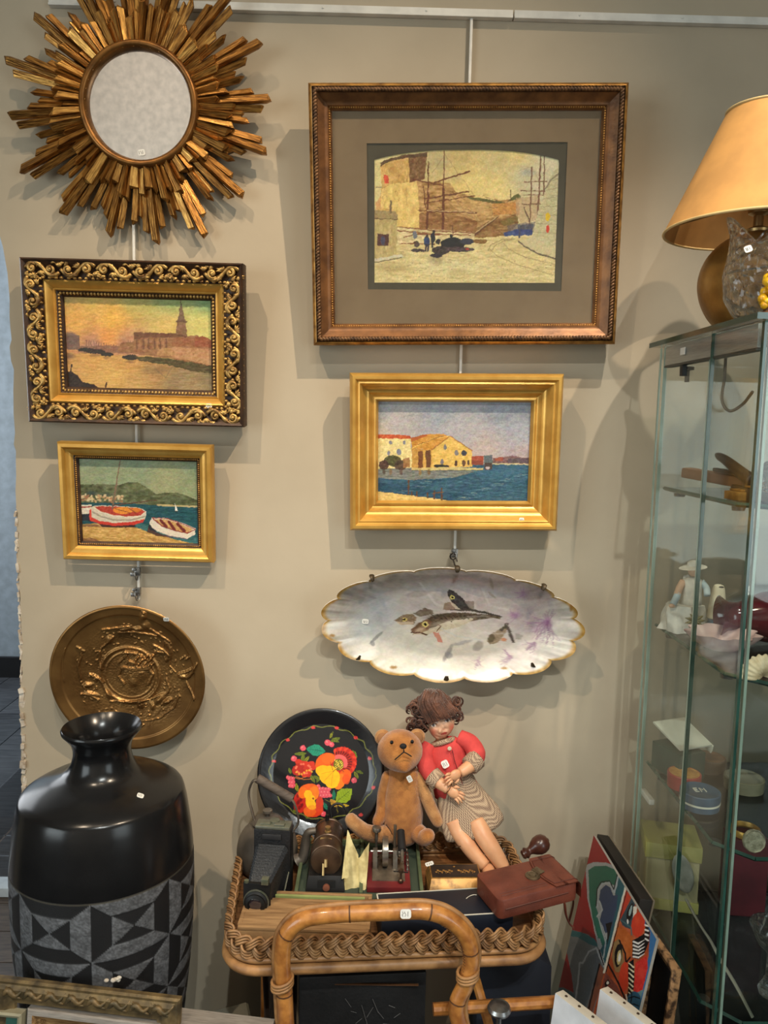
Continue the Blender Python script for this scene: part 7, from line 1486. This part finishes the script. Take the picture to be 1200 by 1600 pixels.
# left side: two overlapping sliding panes; back and front panes
pane('sliding_pane', (CX + .004, -.197, zc), (.005, .195, h), [((CX + .004, CYB - .0005, zc), (.006, .002, h), m_gedge2), ((CX + .004, -.295, zc), (.006, .0025, h), m_gedge2)])
pane('sliding_pane', (CX - .004, -.393, zc), (.005, .150, h), [((CX - .004, -.3175, zc), (.006, .003, h), m_gedge)])
pane('back_pane', (tcx, CYB + .020, zc), (CXR - CX - .01, .005, h), [((CX + .002, CYB + .020, zc), (.002, .006, h), m_gedge2)])
pane('front_pane', (tcx, CYF - .002, zc), (CXR - CX, .006, h), [((CX - .001, CYF - .002, zc), (.004, .0075, h), m_gedge), ((CX + .0105, CYF + .004, zc), (.004, .006, h), m_gedge2)])
MB().box((tcx, tcy, .045), (CXR - CX + .01, CYB - CYF + .01, .09)).build('plinth', mat('black_plinth', (26, 26, 28), .5), cab, bevel=.003)
MB().lathe([(.004, .0), (.004, .020), (.011, .021), (.011, .026), (0, .027)][::-1], 18, Matrix.Translation((CX + .016, -.17, CZ - .066))).build('lock_knob', mat('lock_brown', (70, 66, 58), .5, .3), cab); MB().box((CX + .001, -.19, CZ - .048), (.008, .012, .018)).build('lock_tab', m_dark, cab, bevel=.001)
MB().box((CX - .0045, -.197, CZ - .016), (.0012, .020, .012)).build('price_sticker', m_tag, cab, label='white paper label on the metal rail')
SZ = (1.393, 1.134, .863, .595, .33)
for z in SZ:
    cl_ = .045; poly = [(CX + .014, CYB - .006), (CX + .014, CYF + .03 + cl_), (CX + .014 + cl_, CYF + .03), (CXR - .02, CYF + .03), (CXR - .02, CYB - .006)]
    o = MB().prism(poly, .006, None, z - .004).build('shelf', m_pane, cab, smooth=0)
    for (a, b) in zip(poly[:-1], poly[1:]): MB().tube([(a[0], a[1], z - .001), (b[0], b[1], z - .001)], .0036, 4).build('glass_edge', m_gedge, o, smooth=0)
    for yy in (-.15, CYF + .09): MB().lathe([(0, 0), (.009, 0), (.010, .006), (0, .006)], 16, Matrix.Translation((CX + .024, yy, z - .0115))).build('shelf_support', m_steel, cab)
MB().box((CX + .012, CYB - .02, .80), (.010, .05, .010)).build('glass_clip', m_white, cab, bevel=.001)
MB().tube(catmull([P(1135, 540, -.11), P(1132, 590, -.11), P(1128, 625, -.105), P(1140, 642, -.10), P(1160, 632, -.11), P(1176, 612, -.14)], 7), .0028, 8).build('cable', mat('grey_cable', (104, 100, 92), .5), cab)

# ================================================================== LAMP, CRYSTAL VASE AND ORNAMENT ON THE CABINET
ZT = CZ + .0082
lx, ly = P(1177, 455, -.25).x, -.25
t = thing('table_lamp', 'table lamp with gold conical shade and round brass base on the cabinet', 'lamp', (lx, ly, ZT)); TL = Matrix.Translation((lx, ly, ZT))
m_hb = mat('hammered_brass', (176, 132, 66), .4, .55, c2=(126, 88, 38), scale=16, bump=.4, bscale=50); m_shade = mat('gold_silk', (234, 188, 114), .7, c2=(226, 178, 104), scale=90, bump=.1); m_shin = mat('shade_lining', (206, 150, 82), .8); m_piping = mat('cream_piping', (220, 188, 128), .6)
MB().lathe([(0, 0)] + [(v.x, v.y) for v in catmull([(.038, 0, 0), (.050, .008, 0), (.066, .024, 0), (.079, .048, 0), (.0855, .075, 0), (.0835, .100, 0), (.0740, .123, 0), (.0560, .143, 0), (.034, .156, 0), (.018, .160, 0), (.014, .163, 0)], 5)], 72, TL).build('base', m_hb, t, smooth=40)
MB().lathe([(.020, .160), (.021, .164), (.013, .168), (.0075, .170), (.0075, .186), (.016, .190), (.018, .200), (.015, .206), (0, .207)], 28, TL).build('socket', m_brs, t, smooth=40)
zs0, zs1 = P(1175, 360, ly).z - ZT, P(1175, 172, ly).z - ZT
sh = MB().lathe([(.143, zs0), (.058, zs1)], 96, TL).build('shade', m_shade, t, smooth=60); MB().lathe([(.0585, zs1 - .001), (.1435, zs0 + .001), (.1418, zs0 + .001), (.0565, zs1 - .001)], 96, TL).build('shade_lining', m_shin, sh, smooth=60)
for (r, z) in ((.1432, zs0), (.0582, zs1)): MB().tube([(lx + r * math.cos(a), ly + r * math.sin(a), ZT + z) for a in np.linspace(0, 2 * math.pi, 97)[:-1]], .0022, 8, closed=True).build('piping', m_piping, sh, smooth=180)
for k in range(3): a = k * 2.094 + .4; MB().tube([(lx, ly, ZT + zs0 + .045), (lx + .132 * math.cos(a), ly + .132 * math.sin(a), ZT + zs0 + .024)], .0014, 6).build('shade_spoke', m_brs, t)
MB().lathe([(.0, .206), (.010, .208), (.018, .225), (.020, .240), (.013, .258), (0, .264)], 24, TL).build('bulb', mat('frosted_bulb', (190, 176, 150), .5), t, smooth=180)
# crystal vase with a pulled wavy lip
gx, gy = P(1193, 440, -.385).x, -.385
t = thing('crystal_vase', 'clear rippled crystal vase with a wavy pulled lip in front of the lamp', 'vase', (gx, gy, ZT))
def cvase(u, v, inner=0):
    a = 2 * math.pi * u; z = .002 + .128 * v
    r = np.interp(v, [0, .08, .25, .5, .75, .9, 1], [.030, .040, .0515, .0555, .049, .045, .047]); pull = max(0, (v - .62) / .38) ** 2
    lip = math.cos(3 * (a - rad(170))); z += pull * .020 * lip; r += pull * .010 * lip + .0016 * math.sin(14 * a + 10 * v) * math.sin(math.pi * min(v * 1.1, 1)) - inner
    return Vector((gx + r * math.cos(a), gy + r * math.sin(a), ZT + z + (inner * 1.5 if v < .5 else 0)))
m = MB().grid(84, 30, lambda u, v: cvase(u, v), closeu=True); o1 = 0; n1 = 84
m.grid(84, 30, lambda u, v: cvase(u, 1 - v, .004), closeu=True)
m.f += [(29 * 84 + i, 29 * 84 + (i + 1) % 84, 30 * 84 + (i + 1) % 84, 30 * 84 + i) for i in range(84)]; m.f.append(tuple(reversed(range(84)))); m.f.append(tuple(range(59 * 84, 60 * 84)))
m.build('glass_body', mat_crystal('rippled_crystal', 70), t, smooth=180)
tag(t, P(1169, 389, gy - .045), (1, 0, .4), (-.2, -1, .1), .011, .009, 13)
yx = P(1203, 470, -.452).x; t = thing('yellow_ornament', 'small bright yellow ornament beside the crystal vase', 'ornament', (yx, -.452, ZT))
MB().lathe([(0, 0), (.012, 0), (.013, .004), (.008, .008), (.008, .014)], 20, Matrix.Translation((yx, -.452, ZT))).build('foot', m_dk, t)
m = MB(); ro = random.Random(5)
for i in range(22): a = ro.uniform(0, 6.28); z = ro.uniform(.014, .056); m.ell((yx + .010 * math.cos(a) * (1.2 - z * 9), -.452 + .010 * math.sin(a) * (1.2 - z * 9), ZT + z), ro.uniform(.005, .008), None, 8, 6)
m.build('cluster', mat('yellow_glass', (236, 190, 20), .3, c2=(200, 140, 10), scale=90, coat=.5), t, smooth=180)

# ================================================================== CABINET CONTENTS
def S(i): return SZ[i] + .0026
m_wtan = mat('tan_wood', (128, 92, 66), .5, c2=(92, 62, 44), scale=20); m_ebony = mat('ebony', (40, 32, 28), .4)
# shelf 1
t = thing('wooden_sheath', 'brown wooden sheath lying on the top cabinet shelf', 'sheath', (.56, -.25, S(0)))
a, b = Vector((.553, -.165, S(0) + .030)), Vector((.610, -.335, S(0) + .020)); Rb = (b - a).to_track_quat('X', 'Z').to_matrix()
MB().box((a + b) / 2, ((b - a).length, .026, .018), Rb).build('blade_case', m_wtan, t, bevel=.004); MB().box((a + b) / 2 + Vector((.008, -.03, .012)), (.10, .012, .006), Rb).build('fitting', m_ebony, t, bevel=.002); MB().box(b + Vector((-.012, .02, -.014)), (.06, .030, .024), Rb).build('rest', m_ebony, t, bevel=.003)
t = thing('wooden_pestle', 'black pointed wooden pestle tilted above the sheath', 'tool', (.60, -.32, S(0))); a, b = P(1119, 710, -.25), P(1176, 752, -.33); MB().tube(catmull([a, a.lerp(b, .3) + Vector((0, 0, .002)), a.lerp(b, .7), b], 6), list(np.interp(np.linspace(0, 1, 19), [0, .1, .6, 1], [.003, .0065, .0095, .011])), 12).build('grip', m_ebony, t, smooth=180); MB().lathe([(0, 0), (.014, 0), (.014, b.z - S(0) - .006), (0, b.z - S(0) - .006)], 20, Matrix.Translation((b.x, b.y, S(0)))).build('stand', m_ebony, t)
for i, (px, py, w_, lab, mm_) in enumerate(((1148, 782, .06, 'small gilt metal box at the front of the top cabinet shelf', m_goldd), (1166, 784, .045, 'dark flat box with dotted edge on the top cabinet shelf', m_ebony))):
    q = Pz(px, py, S(0)); t = box_thing('trinket_box', lab, 'box', rect4((q.x + .03, q.y + .02), w_, .035, .2, S(0) + .013 + i * .006), S(0), mm_, .001); MB().box((q.x + .03, q.y + .02, S(0) + .0150 + i * .006), (w_ * .8, .028, .003), Matrix.Rotation(.2, 3, 'Z')).build('lid', m_goldd, t, bevel=.001)
q = P(1206, 745, -.40); t = thing('cut_glass_bottle', 'cut glass bottle at the right edge of the top cabinet shelf', 'bottle', (q.x + .01, -.40, S(0))); MB().lathe([(0, 0), (.026, 0), (.030, .01), (.030, .045), (.020, .06), (.010, .065), (.010, .075), (.015, .08), (.012, .095), (0, .1)], 10, Matrix.Translation((q.x + .01, -.40, S(0)))).build('glass_body', mat_crystal('cut_glass', 110), t, smooth=0); MB().lathe([(0, 0), (.022, .0), (.022, .012), (0, .012)], 10, Matrix.Translation((q.x + .01, -.40, S(0) + .004))).build('base_facets', m_steel, t, smooth=0)
# shelf 2: figurine seated on a rock with a straw hat
m_bis = mat('white_bisque', (222, 218, 206), .55, c2=(190, 188, 180), scale=60, bump=.3); m_bisb = mat('pale_blue_bisque', (176, 196, 204), .5); m_flesh = mat('bisque_skin', (224, 182, 152), .5)
fg = Vector((.572, -.145, S(1))); t = thing('porcelain_figurine', 'white porcelain figure in a wide hat seated on the middle cabinet shelf', 'figurine', fg)
rr_ = random.Random(6); m = MB()
def rock(u, v): a = 2 * math.pi * u; r = .034 * (1 + .14 * math.sin(5 * a + v * 4) + .08 * math.sin(11 * a)) * (1 - .22 * v); return fg + Vector((r * math.cos(a) * 1.15, r * math.sin(a), .048 * v))
m.grid(36, 8, rock, closeu=True); m.f.append(tuple(range(7 * 36, 8 * 36))); m.build('rock', m_bis, t, smooth=60)
loft([(fg + Vector((.012, 0, .045)), (.020, 0, 0), (0, .018, 0)), (fg + Vector((.012, 0, .060)), (.019, 0, 0), (0, .016, 0)), (fg + Vector((.012, 0, .080)), (.017, 0, 0), (0, .013, 0)), (fg + Vector((.012, 0, .092)), (.019, 0, 0), (0, .011, 0)), (fg + Vector((.012, 0, .098)), (.008, 0, 0), (0, .007, 0))], 20, lambda s_, a: 1 + .06 * math.sin(6 * a + 5 * s_)).build('body', m_bis, t, smooth=180)
MB().ell(fg + Vector((.012, -.002, .110)), (.0095, .010, .0115), None, 14, 10).build('head', m_flesh, t, smooth=180); m = MB().lathe([(.0245, -.001), (.020, .0015), (.010, .003), (.009, .009), (.005, .012), (0, .0125)], 24, Matrix.Translation(fg + Vector((.012, .001, .116))) @ Matrix.Rotation(rad(-8), 4, 'Y')); m.build('hat', m_bis, t, smooth=60)
for i in range(14): a = rr_.uniform(3.4, 6.2); MB().ell(fg + Vector((.012 + .011 * math.cos(a), .008 + .004 * math.sin(a), .104 - .0022 * i)), (.004, .004, .005), None, 8, 6).build('hair_curl', m_bis, t, smooth=180)
MB().tube(catmull([fg + Vector((-.004, 0, .090)), fg + Vector((-.012, -.004, .078)), fg + Vector((-.018, -.010, .066))], 5), .0065, 10).build('upper_arm', m_flesh, t, smooth=180); MB().tube(catmull([fg + Vector((-.016, -.009, .069)), fg + Vector((-.022, -.013, .058)), fg + Vector((-.027, -.016, .050))], 5), .0062, 10).build('sleeve', m_bisb, t, smooth=180); MB().ell(fg + Vector((-.029, -.017, .0475)), (.006, .004, .004), None, 10, 6).build('hand', m_flesh, t, smooth=180)
MB().tube(catmull([fg + Vector((.028, 0, .090)), fg + Vector((.037, -.004, .078)), fg + Vector((.036, -.012, .066))], 5), .006, 10).build('arm', m_bisb, t, smooth=180)
m = MB()
for i in range(9): a = i * .7; q = fg + Vector((.006, -.034, .026)); m.tube([q, q + Vector((.011 * math.cos(a), -.004, .009 * math.sin(a))), q + Vector((.019 * math.cos(a), -.003, .014 * math.sin(a)))], [.001, .0028, .0006], 6)
m.build('leaf_spray', mat('olive_glaze', (118, 110, 66), .5), t, smooth=180)
# bell / cone
q = Vector((.640, -.130, S(1))); t = thing('white_bell', 'cream conical stopper with blue foot behind the red vase', 'ornament', q); MB().lathe([(.016, .018), (.0175, .020), (.0165, .030), (.0110, .074), (.0085, .080), (.004, .082), (0, .082)], 28, Matrix.Translation(q)).build('cone', mat('cream_ceramic', (222, 214, 190), .4, c2=(196, 186, 160), scale=40), t, smooth=40); MB().lathe([(0, 0), (.017, 0), (.0175, .004), (.015, .018), (0, .018)], 24, Matrix.Translation(q)).build('foot', mat('blue_glaze', (70, 104, 124), .3), t, smooth=40)
MB().ell(q + Vector((.001, -.009, .079)), (.005, .002, .0016), None, 10, 6).build('slot', m_dark, t)
# dark red vase, lying over on its side
q = Vector((.700, -.235, S(1) + .048)); t = thing('red_vase', 'dark red glass vase lying on the middle cabinet shelf', 'vase', (q.x, q.y, S(1))); m_rg = mat('oxblood_glass', (86, 22, 30), .12, c2=(70, 16, 24), scale=10, coat=.5)
Ml = frame_of(Vector((.15, .99, 0)).normalized(), Vector((0, 0, 1)), Vector((-.99, .15, -.04)).normalized(), q)
MB().lathe([(0, -.10), (.036, -.10), (.044, -.08), (.0475, -.04), (.0475, 0), (.042, .03), (.030, .055), (.024, .07), (.026, .085), (.036, .098), (.034, .099), (.023, .088), (.020, .07), (0, .06)], 48, Ml).build('body', m_rg, t, smooth=40); tag(t, P(1169, 923, -.285), (1, 0, .3), (-.1, -1, .3), .014, .014, 14)
# pink shell and cream shell
q = Pz(1118, 1030, S(1)); t = thing('pink_shell', 'pale pink fluted dish at the front of the middle cabinet shelf', 'dish', (q.x + .03, q.y + .03, S(1))); c0 = Vector((q.x + .034, q.y + .055, S(1)))
def shell(u, v, o=0): a = 2 * math.pi * u; r = (.012 + .040 * v) * (1 + .10 * v * math.sin(9 * a)); return c0 + Vector((r * math.cos(a) * 1.1, r * math.sin(a), .001 + .030 * v ** 1.8 - o))
m = MB().grid(72, 10, lambda u, v: shell(u, v), closeu=True); m.f.append(tuple(range(72))); m.build('bowl', mat('pink_porcelain', (212, 186, 178), .3, c2=(196, 164, 158), scale=30), t, smooth=180); m = MB().grid(72, 10, lambda u, v: shell(u, v, .0011 if v > .05 else 0), closeu=True); m.build('underside', MATS['pink_porcelain'], t, smooth=180)
q = P(1199, 1045, -.42); t = thing('cream_shell', 'ribbed cream seashell at the right edge of the middle cabinet shelf', 'shell', (q.x, -.42, S(1))); c1 = Vector((q.x + .006, -.415, S(1)))
def sh2(u, v): a = math.pi * (u * 1.1 - .05); r = .034 * v * (1 + .05 * math.sin(22 * a)); return c1 + Vector((-.01 + r * math.cos(a), -.012 * math.sin(math.pi * v) - .002, .001 + r * math.sin(a) * .95))
MB().grid(60, 12, sh2).grid(60, 12, lambda u, v: sh2(u, v) + Vector((0, .003, 0))).build('fan', mat('shell_cream', (224, 210, 176), .5, c2=(190, 168, 130), scale=70), t, smooth=180)
# shelf 3
m_gb = mat('dark_green_card', (58, 84, 74), .6, c2=(46, 68, 60), scale=20); m_wc = mat('white_card', (214, 214, 198), .7, c2=(196, 196, 180), scale=20)
t = box_thing('green_box', 'dark green cardboard box on the third cabinet shelf', 'box', rect4((.577, -.150), .058, .075, .35, S(2) + .050), S(2), m_gb, .001)
c = Vector((.577, -.150, S(2) + .0515)); Rw = Matrix.Rotation(.35, 3, 'Z') @ Matrix.Rotation(rad(18), 3, 'X')
MB().box(c + Vector((.010, .012, .018)), (.074, .080, .004), Rw).build('white_lid', m_wc, t, bevel=.0008, label='white card lid lying open'); MB().box(c + Rw @ Vector((.037, 0, 0)) + Vector((.010, .012, .010)), (.003, .080, .016), Rw).build('lid_side', m_wc, t)
def tin(name, lab, px, py, r, h_, m1, m2, z, dx=0, dy=0):
    q = Pz(px, py, z); c = Vector((q.x + dx, q.y + r + dy, z)); t = thing(name, lab, 'tin', c); MB().lathe([(0, 0), (r * .97, 0), (r * .97, h_ * .55), (r, h_ * .56), (r, h_ * .95), (r * .96, h_), (r * .90, h_)], 40, Matrix.Translation(c)).build('body', m1, t, smooth=40); MB().lathe([(r * .90, h_), (r * .86, h_ - .001), (0, h_ - .0006)], 40, Matrix.Translation(c)).build('lid_top', m2, t, smooth=40); return t, c
m_tr = mat('red_tin', (166, 62, 58), .4, c2=(140, 48, 46), scale=30); m_ty = mat('gold_label', (196, 152, 80), .5, c2=(164, 112, 58), scale=80); m_tb = mat('blue_tin', (62, 92, 116), .4, c2=(48, 74, 96), scale=30); m_tbr = mat('brown_tin', (92, 74, 58), .5, c2=(66, 54, 44), scale=60)
tin('round_tin', 'round red tin with a gold label on the third cabinet shelf', 1078, 1240, .029, .026, m_tr, m_ty, S(2))
t, c = tin('round_tin', 'round blue tin with white letters on the third cabinet shelf', 1100, 1272, .033, .028, m_tb, m_tb, S(2), .004, -.004)
for (pts) in ([(-.010, -.006), (-.010, .006), (-.004, .006)], [(-.010, 0), (-.005, 0)], [(-.010, -.006), (-.004, -.006)], [(.000, -.006), (.000, .006), (.004, 0), (.008, .006), (.008, -.006)]): MB().tube([c + Vector((x, y, .0282)) for x, y in pts], .0011, 4).build('white_letter', m_wc, t)
MB().lathe([(.0325, .010), (.0332, .010), (.0332, .013), (.0325, .013)], 40, Matrix.Translation(c)).build('white_band', m_wc, t)
tin('round_tin', 'round brown tin behind the red tin on the third cabinet shelf', 1118, 1212, .030, .024, m_tbr, mat('brown_label', (128, 96, 72), .5, c2=(100, 74, 56), scale=60), S(2)); tin('round_tin', 'olive grey tin at the right of the third cabinet shelf', 1158, 1245, .034, .022, mat('olive_tin', (112, 110, 88), .5), mat('grey_label', (138, 138, 122), .5), S(2), .02)
# shelf 4
q = Pz(1053, 1424, S(3)); rb_ = rect4((q.x + .002, q.y + .043), .096, .085, -.22, S(3) + .128)
m_beige = mat('beige_card', (172, 166, 128), .65, c2=(150, 144, 108), scale=14); m_olive = mat('olive_paper', (158, 156, 88), .6, c2=(140, 138, 76), scale=14)
t = box_thing('beige_carton', 'beige carton with olive lid on the lower cabinet shelf', 'box', rb_, S(3), m_beige, .003); cc = sum(rb_, Vector()) / 4
t4 = [cc + (v - cc) * 1.06 + Vector((0, 0, .004)) for v in rb_]; MB().hexa(t4, [v - Vector((0, 0, .030)) for v in t4]).build('lid', m_olive, t, bevel=.002); b4 = [cc + (v - cc) * 1.05 for v in rb_]; MB().hexa([Vector((v.x, v.y, S(3) + .022)) for v in b4], [Vector((v.x, v.y, S(3) + .0005)) for v in b4]).build('base_band', m_olive, t, bevel=.002)
MB().ell(P(1067, 1365, q.y - .014), (.019, .004, .040), Matrix.Rotation(rad(-18), 3, 'Y'), 18, 12).build('reflection_oval', mat('reflection_grey', (120, 122, 112), .6, c2=(150, 150, 140), scale=40), t, smooth=180)  # grey oval stands in for a pale reflection over the carton
q = Pz(1152, 1435, S(3)); t = box_thing('burgundy_case', 'burgundy upright case beside the beige carton', 'case', rect4((q.x + .02, q.y + .03), .07, .05, -.1, S(3) + .150), S(3), mat('burgundy_cloth', (92, 26, 36), .6, c2=(74, 18, 28), scale=20), .003)
c = Vector((q.x + .018, q.y + .03, S(3) + .151)); MB().lathe([(.024, 0), (.027, .0), (.028, .006), (.026, .012), (.024, .012), (.022, .004), (.024, 0)], 28, Matrix.Translation(c)).build('gilt_ring', m_gold, t, smooth=40)
q = P(1178, 1314, -.36); t = thing('engraved_medal', 'pale engraved round medal hanging below the third cabinet shelf', 'medal', (q.x, -.36, q.z - .0185)); MB().lathe([(0, .002), (.016, .002), (.0175, .0035), (.0185, .002), (.0185, -.002), (0, -.002)], 12, Matrix.Translation((q.x, -.36, q.z)) @ Matrix.Rotation(rad(80), 4, 'X')).build('disc', mat('pale_silver', (196, 188, 164), .45, .3, c2=(150, 142, 118), scale=120, bump=.6), t); MB().tube([(q.x, -.358, q.z + .016), (q.x, -.356, SZ[2] - .006)], .0009, 6).build('chain', m_brs, t)
q = P(1200, 1365, -.38); t = thing('crystal_bowl', 'small cut crystal bowl at the right edge of the lower cabinet', 'bowl', (q.x + .02, -.38, S(3))); MB().lathe([(0, 0), (.018, 0), (.020, .008), (.010, .03), (.010, .07), (.026, .085), (.040, .115), (.037, .115), (.022, .088), (0, .08)], 14, Matrix.Translation((q.x + .02, -.38, S(3)))).build('glass_body', mat_crystal('cut_glass2', 90), t, smooth=0)
q = P(1095, 1430, -.30); t = thing('white_ribbon', 'long pale ribbon hanging from the lower cabinet shelf', 'ribbon', (P(1115, 1480, -.34).x, -.33, S(4)))
MB().tube(catmull([P(1072, 1405, -.27), P(1085, 1430, -.29), P(1098, 1452, -.31), P(1110, 1470, -.325), P(1126, 1500, -.345), P(1150, 1540, -.37), P(1176, 1590, -.40)], 6), .0075, 8, flat=.25, up=Vector((.8, -.5, .3))).build('strip', mat('pale_ribbon', (150, 146, 130), .7), t)
for (px, py, w_, h_, lab, mm_) in ((1120, 1545, .10, .05, 'dark grey lump-shaped box on the bottom cabinet shelf', mat('charcoal_box', (62, 60, 58), .6, c2=(46, 44, 44), scale=20)), (1180, 1560, .07, .08, 'dusky box in the bottom corner of the cabinet', mat('dusky_box', (84, 76, 68), .6))):
    q = Pz(px, py + 40, S(4)); t = box_thing('storage_box', lab, 'box', rect4((q.x + .05, q.y + .10), w_, .07, .15, S(4) + h_), S(4), mm_, .003); MB().box((q.x + .05, q.y + .10, S(4) + h_ + .003), (w_ + .006, .076, .006), Matrix.Rotation(.15, 3, 'Z')).build('lid', mm_, t, bevel=.002)
